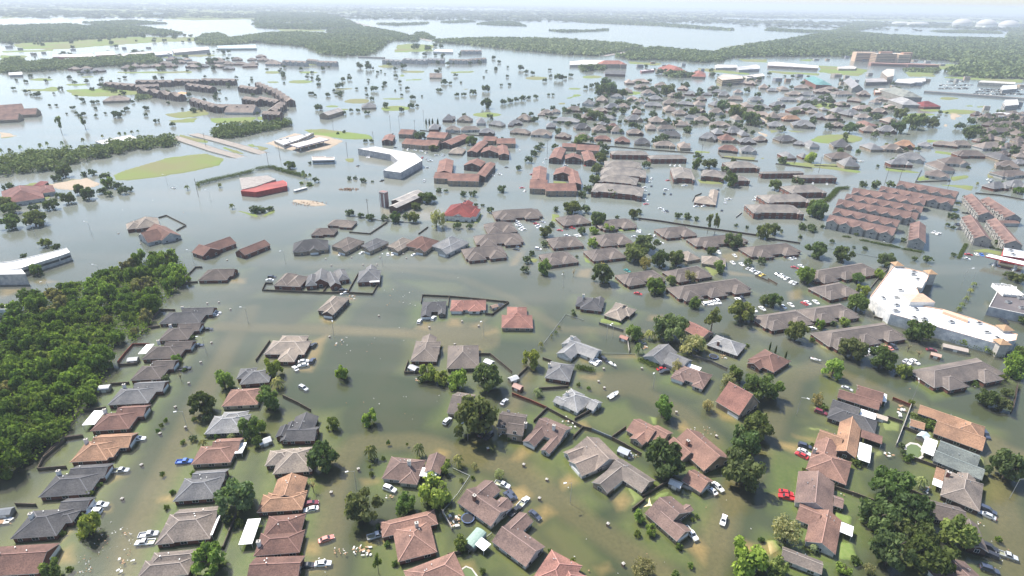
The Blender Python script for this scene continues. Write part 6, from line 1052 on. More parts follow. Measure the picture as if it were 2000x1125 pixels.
def forests():
    g1, g2 = (.125,.160,.062), (.150,.185,.090)
    T(0,200); forest([(0,470),(130,440),(260,400),(500,410),(700,370),(900,330),(1100,310),(1300,290),(1390,320),(1380,345),(1200,370),(900,410),(650,460),(480,520),(250,550),(0,585),(-60,560)],8,6,40,g1,label='long dark tree belt along the left canal',seed=2)
    forest([(1680,235),(1740,205),(1900,185),(2060,190),(2240,160),(2300,175),(2200,205),(2000,245),(1850,275),(1720,282)],8,6,40,g1,label='dense tree strip beside the raised highway',seed=3)
    T(0,0)
    for i,(p,h,s,q,l) in enumerate([([(0,215),(300,205),(580,200),(900,240),(1090,280),(900,300),(500,315),(0,325)],11,17,14,'far wood behind the left store strip'),([(720,200),(1000,205),(1430,265),(1250,275),(900,240)],10,16,14,'narrow far wood running to the left water'),([(0,520),(60,470),(160,462),(170,500),(700,470),(1200,440),(1250,490),(700,530),(300,560),(0,572)],9,9,22,'tree belt in front of the left store strip'),
      ([(1560,285),(1700,265),(1800,305),(2000,275),(2060,310),(2000,332),(1700,355),(1560,345)],9,14,14,'wood left of the wide upper marsh'),([(0,325),(250,330),(600,320),(60,340)],8,14,12,'thin tree line by far meadow'),([(650,180),(1000,165),(1300,185),(1000,195)],8,18,12,'thin far tree line on left water'),([(1060,740),(1180,745),(1190,770),(1070,780)],5,6,20,'low thicket before courtyard ring'),([(820,670),(890,690),(890,720),(830,705)],5,6,20,'low thicket left of courtyard ring')]): forest(p,h,s,q,g2,label=l,seed=10+i)
    T(500,0)
    for i,(p,h,s,q,l) in enumerate([([(0,275),(200,262),(450,265),(800,285),(1055,322),(980,372),(880,432),(700,440),(500,425),(400,370),(0,330)],10,13,14,'broad marsh wood in upper centre left'),([(0,180),(200,190),(400,195),(600,185),(820,200),(820,212),(400,232),(0,218)],9,20,12,'far marsh wood behind the broad one'),([(550,245),(700,230),(860,218),(1000,240),(1250,295),(1250,325),(1050,315),(850,290)],9,15,14,'marsh wood along the far highway'),([(1250,262),(1300,258),(1390,300),(1330,308),(1260,290)],8,14,14,'small wood beside far highway bend'),([(1420,318),(1900,305),(2400,318),(2900,352),(3005,375),(2900,395),(2640,440),(2400,425),(2000,390),(1700,355),(1400,330)],11,14,14,'long wood south of the wide flooded field'),
      ([(900,185),(1100,190),(1320,180),(1320,190),(1100,200)],7,20,10,'thin far hedge line on pale water'),([(1430,175),(1620,165),(1720,170),(1500,182)],7,20,10,'thin far hedge line farther right'),([(1720,190),(1850,170),(2000,170),(2100,205),(1900,200)],7,18,10,'far low wood on pale water'),([(20,100),(500,105),(640,140),(780,185),(500,180),(0,170)],9,26,10,'very far marsh wood upper left centre'),([(2300,150),(2800,155),(3200,190),(3700,230),(3700,240),(3100,200),(2600,180)],7,24,10,'far reed bank across the wide water'),([(2260,240),(2640,240),(2735,230),(2720,242),(2400,252)],6,18,10,'far thin bank in wide water')]): forest(p,h,s,q,g2,label=l,seed=30+i)
    T(1000,0); forest([(820,445),(1000,395),(1090,378),(1300,395),(1580,420),(1700,455),(1600,480),(1450,488),(1250,470),(950,468)],10,12,16,g2,label='wood behind the orange-roofed hotel',seed=50); forest([(525,530),(600,520),(710,525),(720,545),(560,560)],7,8,16,g2,label='thicket left of the orange-roofed hotel',seed=51); forest([(1190,590),(1240,570),(1430,590),(1450,605),(1240,605)],7,8,16,g2,label='dark thicket beside the far diner',seed=52)
    T(1500,0); forest([(-420,410),(-200,370),(0,340),(250,300),(430,265),(700,262),(1000,285),(1200,297),(1600,305),(2060,312),(2060,615),(1700,612),(1400,585),(1440,560),(1530,490),(1300,470),(1110,462),(1110,425),(1000,405),(800,398),(680,405),(640,440),(300,440),(0,442),(-300,452)],12,15,14,g2,label='wide dark forest at upper right',seed=60,maxn=16000)
    forest([(1060,545),(1310,545),(1310,570),(1100,560)],6,10,14,g2,label='clump of trees in front of the forest',seed=61); forest([(560,230),(700,170),(950,180),(830,215),(720,235),(640,258),(450,262)],9,20,12,g2,label='far wood left of storage tanks',seed=62); forest([(1260,245),(1500,238),(1800,250),(1820,262),(1400,255)],6,14,12,g2,label='dark hedge below storage tanks',seed=63); forest([(1900,225),(2060,220),(2060,312),(1870,300)],10,18,12,g2,label='wood right of storage tanks',seed=64); forest([(0,215),(150,235),(500,245),(560,250),(300,255),(0,240)],6,18,10,g2,label='thin dyke of trees, upper right water',seed=65)
    V = []; A = np.random.default_rng(77)      # the wooded coastal plain towards the horizon
    n = 26000; dist = 5200*np.exp(A.random(n)*1.75); an = A.uniform(-.9,.9,n); x, y = dist*np.sin(an), dist*np.cos(an); fl = fbm(x,y*2.6,2600,6)+.35*fbm(x,y*3,700,8); cl = fbm(x,y*2,900,12); k = (fl > -.3)&(cl > -.25); x, y, dist = x[k], y[k], dist[k]; n = len(x)
    for j in range(3):
        c = np.stack([x+A.normal(0,14,n),y+A.normal(0,14,n),A.uniform(3,11,n)],1); d = A.normal(0,.5,(n,3))+np.array([0,-.3,1]); d /= np.linalg.norm(d,axis=1)[:,None]; t = np.cross(d,A.normal(size=(n,3))); t /= np.linalg.norm(t,axis=1)[:,None]; b = np.cross(d,t); sz = (A.uniform(12,26,n)*(dist/7000)**.5)[:,None]; zf = np.array([1,1,.3]); V.append(np.stack([c+t*sz*zf,c+b*sz*zf,c-t*sz*zf,c-b*sz*zf],1))
    o = link('far_woods', quads('far_woods', np.concatenate(V), M_LFF), color=(.05,.065,.035)); struct(o,'stuff','hazy woods of the plain towards the horizon')
    n = 420; A = np.random.default_rng(9); b = MB()
    for i in range(n):
        dd = 6000*math.exp(A.random()*1.3); a = A.uniform(-.8,.8); X, Y = dd*math.sin(a), dd*math.cos(a)
        if fbm(np.array([X]),np.array([Y*2.6]),2600,6)[0] < -.2: continue
        w_, d_, h_ = A.uniform(15,90), A.uniform(15,40), A.uniform(5,14); b.box(X-w_/2,Y-d_/2,0,X+w_/2,Y+d_/2,h_,int(A.integers(0,2)),1)
    o = link('distant_town', b.mesh('distant_town',[M_CC,M_WH])); struct(o,'stuff','pale scattered roofs of the town near the horizon')
# ------------------------------------------------------------------ vehicles
CARM = {}
def car_meshes():
    def loft(secs, mi=0, b=None):
        b = b or MB(); n = len(b.v)
        for x, z0, z1, w0, w1 in secs: b.v += [(x,-w0,z0),(x,-w1,z1),(x,w1,z1),(x,w0,z0)]
        k = len(secs)
        for i in range(k-1):
            for j in range(3): a = n+i*4+j; b.f.append((a,a+1,a+5,a+4)); b.m.append(mi)
        b.f.append((n,n+3,n+2,n+1)); b.m.append(mi); e = n+(k-1)*4; b.f.append((e,e+1,e+2,e+3)); b.m.append(mi); return b
    def cabin(b, wb, x0, x1, x2, x3, z0, z1, w0, w1):
        """pillars and roof go to body b, glass to wb"""
        B = [(x0,-w0,z0),(x3,-w0,z0),(x3,w0,z0),(x0,w0,z0)]; Tp = [(x1,-w1,z1),(x2,-w1,z1),(x2,w1,z1),(x1,w1,z1)]
        for i in range(4): b.poly([B[i],B[(i+1)%4],Tp[(i+1)%4],Tp[i]])
        b.poly(Tp); cz = Vector(((x0+x3)/2,0,(z0+z1)/2))
        for i in range(4):
            q = [Vector(p) for p in (B[i],B[(i+1)%4],Tp[(i+1)%4],Tp[i])]; m_ = sum(q,Vector())/4; nn = (q[1]-q[0]).cross(q[3]-q[0]).normalized()
            if nn.dot(m_-cz) < 0: nn = -nn
            wb.poly([m_+(p-m_)*.84+nn*.015 for p in q])
    b, wb = MB(), MB(); loft([(-2.35,.3,.72,.8,.72),(-2.2,.2,.88,.88,.80),(-1.2,.18,.95,.9,.84),(1.0,.18,.92,.9,.84),(2.0,.2,.78,.87,.76),(2.35,.3,.6,.78,.68)],0,b); cabin(b,wb,-1.75,-1.1,.35,1.15,.92,1.42,.82,.62); CARM['c'] = (b.mesh('car',[M_PAINT]), wb.mesh('windows',[M_GL]), 2.35, .86, 1.4)
    b, wb = MB(), MB(); loft([(-2.4,.35,1.0,.86,.84),(-2.3,.25,1.08,.93,.9),(1.1,.25,1.05,.93,.88),(2.1,.27,.95,.9,.82),(2.4,.38,.75,.82,.74)],0,b); cabin(b,wb,-2.3,-2.05,.3,1.15,1.06,1.78,.87,.74); CARM['s'] = (b.mesh('suv',[M_PAINT]), wb.mesh('windows',[M_GL]), 2.4, .9, 1.45)
    b, wb = MB(), MB(); loft([(-.55,.3,1.08,.93,.9),(1.4,.3,1.06,.93,.88),(2.5,.32,.98,.9,.82),(2.75,.42,.78,.84,.76)],0,b); cabin(b,wb,-.5,-.3,.75,1.5,1.06,1.74,.86,.72)
    for s in (1,-1): b.box(-2.75,s*.93-.06,.35,-.5,s*.93+.06,1.05)
    b.box(-2.75,-.87,.35,-.5,.87,.62); b.box(-2.8,-.93,.35,-2.7,.93,1.05); CARM['p'] = (b.mesh('pickup',[M_PAINT]), wb.mesh('windows',[M_GL]), 2.75, .92, 1.7)
    b = MB(); b.tube((0,-.11,0),(0,.11,0),.34,.34,14,0,True); b.tube((0,.11,0),(0,-.12,0),.2,.2,10,1,True); CARM['wheel'] = b.mesh('wheel',[M_TY,M_RIM])
    b = MB(); b.box(-.04,-.16,-.07,.04,.16,.07); CARM['hl'] = b.mesh('headlight',[M_LAMP]); CARM['tl'] = b.mesh('tail_light',[M_TAIL])
CC = dict(W=(.72,.72,.71),S=(.42,.43,.44),K=(.03,.03,.035),N=(.05,.06,.09),R=(.42,.03,.03),M=(.16,.025,.04),B=(.04,.12,.42),T=(.05,.25,.24),Y=(.62,.42,.04),P=(.50,.20,.16))
CNM = dict(W='white',S='silver',K='black',N='dark',R='red',M='maroon',B='blue',T='teal',Y='yellow',P='pale red'); KNM = dict(c='car',s='SUV',p='pickup')
CARS = []
def CAR(s, d=(40,8)):
    for e in s.split():
        a = e.split(','); dx, dy = (float(a[4]),float(a[5])) if len(a) > 5 else d; CARS.append((full((float(a[0]),float(a[1]))), (dx/TS,dy/TS), a[2], a[3], TS))
def car_data():
    T(0,845); CAR('1080,45,s,W,100,-10 940,290,p,S,110,-5 775,562,p,W,-120,-5 735,615,s,W,110,5 1440,222,p,B,90,-5 1160,792,p,S,-100,5 1130,852,p,W,-140,20')
    T(500,845); CAR('430,548,c,M,100,-8 428,592,c,W,100,-5 548,825,c,P,100,-35 398,1032,c,K,100,-5 522,1018,c,W,110,-8 940,797,p,S,110,-30 1045,437,s,W,70,25 1925,402,p,W,100,35 1975,492,s,N,60,-70')
    T(1000,845); CAR('25,607,p,K,70,-60 90,537,p,W,80,-80 1560,442,c,W,80,45 1610,417,c,W,90,50 1655,677,c,W,-25,80 1400,782,p,W,80,90 180,637,c,N,60,50 0,480,c,N,40,-45')
    T(1500,845); CAR('290,102,s,N,90,30 285,147,c,W,90,35 265,172,c,R,95,40 145,462,c,R,70,20 150,502,p,R,110,45 1720,602,s,N,105,15 1715,642,c,S,100,15 1730,892,s,K,90,40 1730,947,s,K,95,40 1870,952,p,S,160,55 1735,1067,s,N,90,30')
    T(0,620); CAR('1615,92,p,K,85,-10 1540,217,p,N,90,-8 1440,400,p,K,75,-10')
    T(0,400); CAR('1670,857,c,W,50,-10 1692,837,c,S,45,-10')
    T(500,620); CAR('450,217,s,K,30,-30 440,337,s,N,30,-50 370,337,c,W,65,-10 368,370,c,W,70,-5 305,392,c,W,40,-25 370,547,s,S,60,30 1495,807,s,S,55,-55 1815,922,s,K,60,-60 1770,902,c,K,50,20 1940,655,c,S,40,-40')
    T(500,400); CAR('125,562,s,K,40,0 105,582,c,W,50,-5 665,382,c,W,30,-15 830,372,c,W,25,-10 1030,382,c,W,35,-15 1065,380,c,W,30,-15 1240,387,c,W,35,-8 1280,907,s,W,30,-45 1387,882,s,W,30,-35 680,667,s,K,50,-10 690,687,c,W,40,-10')
    T(1000,620); CAR('640,335,p,W,60,-20 725,328,s,K,50,35 1170,397,c,R,65,-35 1190,422,s,K,60,-40 670,350,c,W,60,-25')
    T(1500,620); CAR('345,87,s,W,65,-5 415,737,s,M,85,30 1280,252,c,M,70,10 945,232,c,P,65,40 980,227,s,K,50,35 740,277,c,W 775,267,c,W 800,260,c,S 830,247,c,W 865,242,c,W 930,387,c,W 970,377,c,W 1080,332,c,S 1115,347,c,W 1150,342,c,W 620,550,c,S,40,15 1700,912,s,N,40,50',(40,40))
    T(1000,400); CAR('700,452,c,Y,45,15 900,512,c,T,35,15 985,692,c,R,40,8 1515,582,s,K,55,-8 1500,767,s,W,40,30 1530,765,c,W,40,30 1555,762,c,W,40,30 1582,758,c,W,40,30 1612,754,s,W,40,30 1765,737,s,W,50,30 1800,732,s,K,50,30 1890,817,c,W,45,30 1955,807,c,W,45,30 1615,367,c,W,20,20 1740,392,c,W,25,20 1725,450,c,W,25,20 1795,462,c,W,25,20 1845,492,c,S,25,20 1875,502,c,W,25,20 1900,517,c,S,25,20 1925,532,c,W,25,20 1955,547,c,Y,25,20 205,342,s,W,50,8 960,247,c,W 1110,242,c,W 1080,234,c,S 1160,292,c,W 980,202,c,W,30,15 1000,204,c,W,30,15 35,127,c,W 45,142,c,S 52,154,c,W 65,167,c,W 75,182,c,W 92,192,c,W 165,132,c,K 190,147,c,R 205,162,c,W 215,174,c,W 240,132,c,S 375,197,c,R 425,187,c,K 470,180,c,R 430,237,c,W 500,237,c,W 525,234,c,W 30,322,c,W 35,347,c,K 45,312,c,W',(40,6))
    T(1500,400); CAR('170,417,c,W,50,20 198,410,c,S,50,20 210,487,c,R,40,10 260,474,c,W 75,537,c,K 100,547,c,W 125,562,c,S 150,574,c,W 190,602,c,W 215,612,c,S 120,792,c,W,50,35 180,777,c,W,55,40 285,767,c,R,50,30 310,762,c,W,55,40 375,757,c,W,50,35 1298,215,p,W,60,10 1330,225,p,W,60,10 1540,182,c,W 1500,177,c,K 1570,387,c,R,60,8 1630,382,c,W 1670,387,c,B 1545,417,p,W,60,10 1845,912,s,K 800,240,c,K 900,275,c,W 1490,150,c,K 1795,470,c,W',(40,22))
    T(1000,200); CAR('1042,762,s,W 1050,792,c,R 1070,715,c,K 1040,662,c,W 1090,592,c,W 1090,652,c,K 1205,682,s,W 1190,712,s,K 1240,717,c,K 1350,647,p,W,80,8 1220,607,c,R 1580,692,c,W 1612,682,c,K 1560,702,c,S 1240,487,c,W 1275,492,c,W 1310,492,c,W 880,462,c,W 940,467,c,W 160,562,c,R 1210,848,c,K 1165,828,c,W 1185,850,c,S 1665,780,p,W,40,-40 1690,755,p,W,40,-30 1830,815,c,S 1900,765,c,W 1910,740,c,W 1440,810,c,W 1500,808,c,W 1035,690,c,W 1075,620,c,W 270,440,c,W 245,470,c,W 420,490,c,W 570,490,c,R 100,690,c,W 80,665,c,R 60,375,c,W 1640,842,c,K')
    T(500,200); CAR('1090,352,c,K 1150,360,c,S 1190,365,c,W 1240,370,c,W 1290,378,c,W 1330,390,c,S 1200,345,c,W 1410,410,c,W 1465,412,p,W 985,610,p,K,55,0 1315,612,p,W,40,0 1300,430,c,R 1330,440,c,S 1360,455,p,W 795,495,c,K 1065,245,c,K 1735,440,c,K 1840,425,c,W 1905,560,c,W 1850,570,c,S 1960,505,c,K 1340,508,c,S 870,425,c,W 885,425,c,W 855,415,c,S')
    T(1500,200); CAR('350,630,c,W 460,635,c,W 530,635,c,K 1610,810,p,W,60,0 1605,830,p,W,60,0 1550,865,p,K,55,5 1480,958,c,K 1540,985,s,W 1500,990,c,K 1720,600,c,W 1745,605,c,S 1740,620,c,K 80,630,c,W 30,625,c,K')
def place_cars():
    W_ = [gp(c[0],.35) for c in CARS]
    for n_, ((px,py),(dx,dy),k, c, ts) in enumerate(CARS):
        p = gp((px,py),.35); a, b_ = gp((px-dx/2,py-dy/2),.35), gp((px+dx/2,py+dy/2),.35); v = b_-a; far = p.y > 420; rz = math.atan2(v.y,v.x)
        if far: rz = random.choice([0,.3,1.2,1.57,-.6])
        nb = [(q-W_[n_]).length for q in W_]; nb[n_] = 1e9; m_ = int(np.argmin(nb))
        if nb[m_] < (5.5 if far else 3.6): q = W_[m_]-W_[n_]; rz = math.atan2(q.y,q.x)+math.pi/2+random.uniform(-.07,.07)
        body, win, L, hw, wx = CARM[k]; o = link(body.name.split('.')[0] if k != 'c' else 'car', body, loc=(p.x,p.y,random.uniform(-.72,-.42)), rz=rz, color=CC[c])
        if far: o.scale = (1.05,)*3
        link('windows', win, o)
        if py > 560:
            for X in (-wx,wx):
                for Y in (-hw,hw): link('wheel', CARM['wheel'], o, (X,Y*.98,.3))
            for Y in (-hw*.68,hw*.68): link('headlight', CARM['hl'], o, (L-.06,Y,.62)); link('tail_light', CARM['tl'], o, (-L+.02,Y,.75))
        tag(o, CNM[c]+' '+KNM[k], KNM[k], p)
# ------------------------------------------------------------------ lamps, mailboxes, boats, yard things, litter
def small_things():
    lm, ut = MB(), MB(); lm.tube((0,0,-1.2),(0,0,8.2),.11,.07,6); PL = lm.mesh('pole',[M_STEEL]); b = MB(); b.tube((0,0,8.1),(-1.9,0,8.7),.05,.04,5); AR = b.mesh('arm',[M_STEEL]); b = MB(); b.box(-2.8,-.2,8.6,-1.8,.2,8.85); HD = b.mesh('lamp_head',[M_LAMP])
    def lamp(x, y, rz, h=1.0):
        p = g((x,y)); o = link('street_lamp',None,loc=p,rz=rz); o.scale = (1,1,h); link('pole',PL,o); link('arm',AR,o); link('lamp_head',HD,o); q = p.copy(); q.z = 5; tag(o,'street lamp','street lamp',q)
    for tx, ty, L in [(0,400,[(400,705,1.0),(790,575,0),(715,225,0),(1515,455,0),(1150,330,0),(1940,920,0),(280,250,0)]),(500,400,[(990,475,2),(607,1015,2),(230,455,1),(1780,1020,1)]),(500,845,[(787,447,.4)]),(500,620,[(1655,948,.8)]),(1000,620,[(1103,552,1)]),(1500,620,[(225,755,2.4),(1130,640,-2)]),(1500,845,[(1890,508,3)]),(1500,400,[(1525,600,3),(1595,600,0)]),(1000,845,[(455,540,.3)]),(0,620,[(1465,872,.4),(1612,275,.2)]),(1000,400,[(402,640,1),(785,1035,1),(738,1045,2)]),(0,200,[(1310,640,0),(1645,765,0)])]:
        T(tx,ty)
        for x, y, r in L: lamp(x,y,r)
    b = MB(); b.tube((0,0,-1.2),(0,0,15),.2,.12,6); PO = b.mesh('pole',[M_BK]); b = MB(); b.box(-1.3,-.08,13.9,1.3,.08,14.1); CB = b.mesh('crossbar',[M_BK]); b = MB(); b.tube((.35,0,12.4),(.35,0,13.3),.2,.2,8); TF = b.mesh('transformer',[M_STEEL])
    for tx, ty, L in [(500,200,[(920,335),(605,220),(1242,235),(100,505),(190,445),(715,425),(1120,195),(1050,195),(880,905),(1310,150)]),(1000,200,[(275,400),(1475,435)]),(1500,200,[(910,640),(1025,610),(1405,665),(1090,970),(395,545)]),(0,200,[(1550,735),(1610,350)])]:
        T(tx,ty)
        for x, y in L: p = g((x,y)); o = link('utility_pole',None,loc=p,rz=random.uniform(0,3)); link('pole',PO,o); link('crossbar',CB,o); link('transformer',TF,o); q = p.copy(); q.z = 8; tag(o,'utility pole','utility pole',q)
    b = MB(); b.box(-.38,-.38,-1.2,.38,.38,.25); b.box(-.45,-.45,.25,.45,.45,.35,1,1,True); b.poly([(-.4,-.4,.35),(.4,-.4,.35),(0,0,.62)],1); b.poly([(.4,-.4,.35),(.4,.4,.35),(0,0,.62)],1); b.poly([(.4,.4,.35),(-.4,.4,.35),(0,0,.62)],1); b.poly([(-.4,.4,.35),(-.4,-.4,.35),(0,0,.62)],1); MBX = b.mesh('mailbox',[M_BR,M_CC]); b = MB(); b.box(-.2,-.41,-.05,.2,-.38,.2); MDR = b.mesh('mailbox_door',[M_STEEL])
    for tx, ty, L in [(0,845,[(1105,253),(955,518)]),(0,620,[(1652,197),(1568,350),(1475,514),(1370,700),(1450,858),(1250,908)]),(500,620,[(575,150),(1355,78),(1740,65),(1610,30),(1553,210)]),(1000,845,[(92,250),(272,367),(750,714),(870,1027),(215,514)]),(1000,620,[(717,400),(677,500),(722,550),(1015,397),(1285,740),(1598,927)]),(500,400,[(960,867),(545,422),(748,412),(970,412),(1150,384),(1175,415),(588,475),(838,468),(945,467)]),(0,400,[(1775,432),(1620,770),(1800,817),(1710,762),(925,225),(1100,305)]),(500,845,[(800,285),(588,468),(1812,125)])]:
        T(tx,ty)
        for x, y in L: p = g((x,y)); o = link('mailbox',MBX,loc=p,rz=random.uniform(0,6)); link('mailbox_door',MDR,o); tag(o,'brick mailbox','mailbox',p)
    # boats
    def boat(x, y, dx, dy, L, lab, small=False):
        p = g((x,y)); a, c = g((x-dx/2,y-dy/2)), g((x+dx/2,y+dy/2)); rz = math.atan2((c-a).y,(c-a).x); b = MB(); w_ = L*.17; secs = [(-.5,.9,.45),(-.2,1.0,.45),(.15,.95,.5),(.38,.55,.62),(.5,.04,.75)]
        n0 = len(b.v)
        for f, k, z in secs: b.v += [(f*L,-w_*k*.7,-.3),(f*L,-w_*k,z),(f*L,w_*k,z),(f*L,w_*k*.7,-.3)]
        for i in range(4):
            for j in (0,2): q = n0+i*4+j; b.f.append((q,q+1,q+5,q+4)); b.m.append(0)
            q = n0+i*4; b.v += [(secs[i][0]*L,-w_*secs[i][1]*.85,.2),(secs[i][0]*L,w_*secs[i][1]*.85,.2),(secs[i+1][0]*L,w_*secs[i+1][1]*.85,.2),(secs[i+1][0]*L,-w_*secs[i+1][1]*.85,.2)]; e = len(b.v); b.f.append((e-4,e-1,e-2,e-3)); b.m.append(0)
        b.f.append((n0,n0+3,n0+2,n0+1)); b.m.append(0); o = link('boat', b.mesh('boat',[M_WH]), loc=p, rz=rz)
        b = MB(); b.box(-.1*L,-w_*.5,.2,.12*L,w_*.5,.75,0,0); b.poly([(.12*L,-w_*.5,.75),(.12*L,w_*.5,.75),(.02*L,w_*.45,1.35),(.02*L,-w_*.45,1.35)],1); link('console', b.mesh('console',[M_TR,M_GL]), o)
        b = MB(); b.box(-.56*L,-.18,-.1,-.5*L,.18,.8); link('outboard_motor', b.mesh('outboard_motor',[M_DK]), o); tag(o,'boat','boat',p,lab,None); return o
    T(1000,620); boat(792,608,75,-50,6.5,'white boat floating beside the carport of light grey house'); boat(785,368,60,40,4.6,'small white boat floating right of pale grey house')
    T(1500,620); bo = boat(370,332,50,15,4.6,'rescue boat with people crossing open water'); T(0,200); boat(1357,672,34,4,5,'small boat trailing a wake near a levee'); T(1500,200); boat(725,462,60,3,7,'white boat moored by large grey waterside house'); T(500,845); boat(590,1000,2,2,.5,'') if 0 else None
    # seated people in the rescue boat
    T(1500,620); pc = g((370,332)); vec = g((395,340))-g((345,324)); rz = math.atan2(vec.y,vec.x)
    for i,(ox, colr) in enumerate(((-1.3,(.35,.05,.05)),(.95,(.06,.08,.16)))):
        me = bpy.data.meshes.new('person'); V = [(0,0,.5),(0,0,.75),(0,0,1.0),(0,0,1.12),(0,0,1.28),(.38,.12,.5),(.42,.14,.12),(.38,-.12,.5),(.42,-.14,.12),(0,.2,1.0),(.08,.26,.74),(.3,.2,.62),(0,-.2,1.0),(.08,-.26,.74),(.3,-.2,.62)]
        me.from_pydata(V,[(0,1),(1,2),(2,3),(3,4),(0,5),(5,6),(0,7),(7,8),(2,9),(9,10),(10,11),(2,12),(12,13),(13,14)],[]); o = link('person', me, loc=(pc.x+math.cos(rz)*ox,pc.y+math.sin(rz)*ox,-.12), rz=rz, color=colr); me.materials.append(M_OBJ)
        sk = o.modifiers.new('skin','SKIN'); o.modifiers.new('sub','SUBSURF').levels = 1
        for j, s in enumerate([.17,.17,.17,.06,.12,.09,.06,.09,.06,.07,.06,.045,.07,.06,.045]): me.skin_vertices[0].data[j].radius = (s,s)
        me.skin_vertices[0].data[0].use_root = True; tag(o,'person','person',pc,('person in red seated at the stern of the rescue boat','person in dark clothes seated at the bow of rescue boat')[i])
    # trampolines, pools, sail, bus, mounds
    def tramp(x, y, lab, R=2.1):
        p = g((x,y)); o = link('trampoline',None,loc=p); b = MB(); n = 24
        for i in range(n): a, c = 2*math.pi*i/n, 2*math.pi*(i+1)/n; b.poly([(R*math.cos(a),R*math.sin(a),.5),(R*math.cos(c),R*math.sin(c),.5),(R*.84*math.cos(c),R*.84*math.sin(c),.5),(R*.84*math.cos(a),R*.84*math.sin(a),.5)])
        link('padding', b.mesh('padding',[plain('blue_padding',(.05,.08,.16),.6)]), o); b = MB(); b.poly([(R*.84*math.cos(2*math.pi*i/n),R*.84*math.sin(2*math.pi*i/n),.48) for i in range(n)]); link('jumping_mat', b.mesh('jumping_mat',[M_DK]), o); b = MB()
        for i in range(6): a = math.pi*i/3; b.tube((R*math.cos(a),R*math.sin(a),-1),(R*math.cos(a),R*math.sin(a),1.5),.05,.05,5)
        link('frame', b.mesh('frame',[M_STEEL]), o); tag(o,'trampoline','trampoline',p,lab)
    T(500,845); tramp(1655,675,'round black trampoline beside pale green shed'); T(1000,620); tramp(1575,310,'blue-rimmed trampoline behind light grey house'); T(500,400); tramp(1915,790,'blue trampoline at tip of pointed fence',1.7)
    def pool(pts, lab):
        P_ = [g(p,.12) for p in pts]; c = sum(P_,Vector())/len(P_); o = link('swimming_pool',None,loc=c); q = [p-c for p in P_]; b = MB(); b.poly([(p.x*.78,p.y*.78,.02) for p in q]); link('pool_water', b.mesh('pool_water',[M_POOL]), o); b = MB(); n = len(q)
        for i in range(n): a, d = q[i], q[(i+1)%n]; b.poly([(a.x,a.y,.06),(d.x,d.y,.06),(d.x*.78,d.y*.78,.06),(a.x*.78,a.y*.78,.06)]); b.poly([(d.x*.78,d.y*.78,.06),(a.x*.78,a.y*.78,.06),(a.x*.78,a.y*.78,-.4),(d.x*.78,d.y*.78,-.4)])
        link('pool_deck', b.mesh('pool_deck',[M_CC]), o); tag(o,'swimming pool','swimming pool',c,lab)
    T(1500,845); pool([(1060,170),(1070,100),(1110,75),(1170,85),(1215,120),(1215,190),(1180,215),(1110,185)],'tan-edged pool of murky green water'); T(500,845); pool([(1580,1080),(1640,1040),(1690,1060),(1740,1130),(1600,1150)],'green swimming pool at bottom edge of photo')
    T(1000,845); p = g((1075,560),1.5); b = MB(); q = [(-2.3,-1.2,1.6),(0,-.3,1.2),(2.4,-1.0,1.7),(.6,.2,1.25),(.3,2.4,2.1),(-.4,.4,1.3)]; c = (0,0,1.25)
    for i in range(6): b.poly([q[i],q[(i+1)%6],c])
    o = link('sun_sail',None,loc=(p.x,p.y,0)); link('canvas', b.mesh('canvas',[plain('yellow_canvas',(.72,.58,.32),.8)]), o); b = MB(); [b.tube((a,d,-1.2),(a,d,e+.1),.06,.06,5) for a,d,e in (q[0],q[2],q[4])]; link('post', b.mesh('post',[M_STEEL]), o); tag(o,'sun sail','sun sail',p,'pale yellow sun sail stretched behind mauve house')
    T(500,200); p = g((348,690)); o = link('bus',None,loc=p,rz=math.atan2((g((395,675))-g((300,700))).y,(g((395,675))-g((300,700))).x)); b = MB(); b.prism([(-6,-1.25),(6,-1.25),(6,1.25),(-6,1.25)],-.6,1.5); b.prism([(-5.9,-1.1),(5.9,-1.1),(5.9,1.1),(-5.9,1.1)],1.5,1.7); link('body', b.mesh('body',[M_TR]), o); b = MB()
    for s in (1,-1): b.box(-5.6,s*1.27-.02,.4,5.4,s*1.27+.02,1.1)
    link('windows', b.mesh('windows',[M_GL]), o); tag(o,'white bus','bus',p,'long white bus stranded in open water')
    def heap(cx, cy, w_, n, s, colr, lab, name):
        p = g((cx,cy)); R = w_/TS/2/ppm(p); A = random.Random(cx); b = MB()
        for i in range(n):
            a, r_ = A.uniform(0,6.28), A.random()**.6; x, y = R*r_*math.cos(a), R*.5*r_*math.sin(a); z = s*(1-r_*r_)*A.uniform(.4,1); b.dome((x,y,z-.6),A.uniform(.5,1.1)*s,A.uniform(.5,1.1)*s,A.uniform(.5,1)*s,6,2)
        o = link(name, b.mesh(name,[M_FN]), loc=p, color=colr); tag(o,name.replace('_',' '),'heap',p,lab)
    heap(725,680,160,60,1.1,(.20,.13,.09),'brown heap of rubble rising from the water','rubble_heap'); heap(415,790,300,70,.9,(.25,.18,.13),'long bare mound of brown earth in open water','earth_mound')
    T(0,0); p = g((1420,745)); b = MB(); R = 11
    for i in range(8): a, c = i*math.pi/4, (i+1)*math.pi/4; b.poly([(R*math.cos(a)*1.3,R*.7*math.sin(a),2.5+(i%2)),(R*math.cos(c)*1.3,R*.7*math.sin(c),2.5+((i+1)%2)),(0,0,6)])
    o = link('tarpaulin', b.mesh('tarpaulin',[plain('orange_tarpaulin',(.60,.25,.09),.7,.4,.2)]), loc=p); tag(o,'orange tarpaulin','tarpaulin',p,'crumpled orange tarpaulin over a ring apartment end')
    # floating litter
    A = random.Random(4); b = MB()
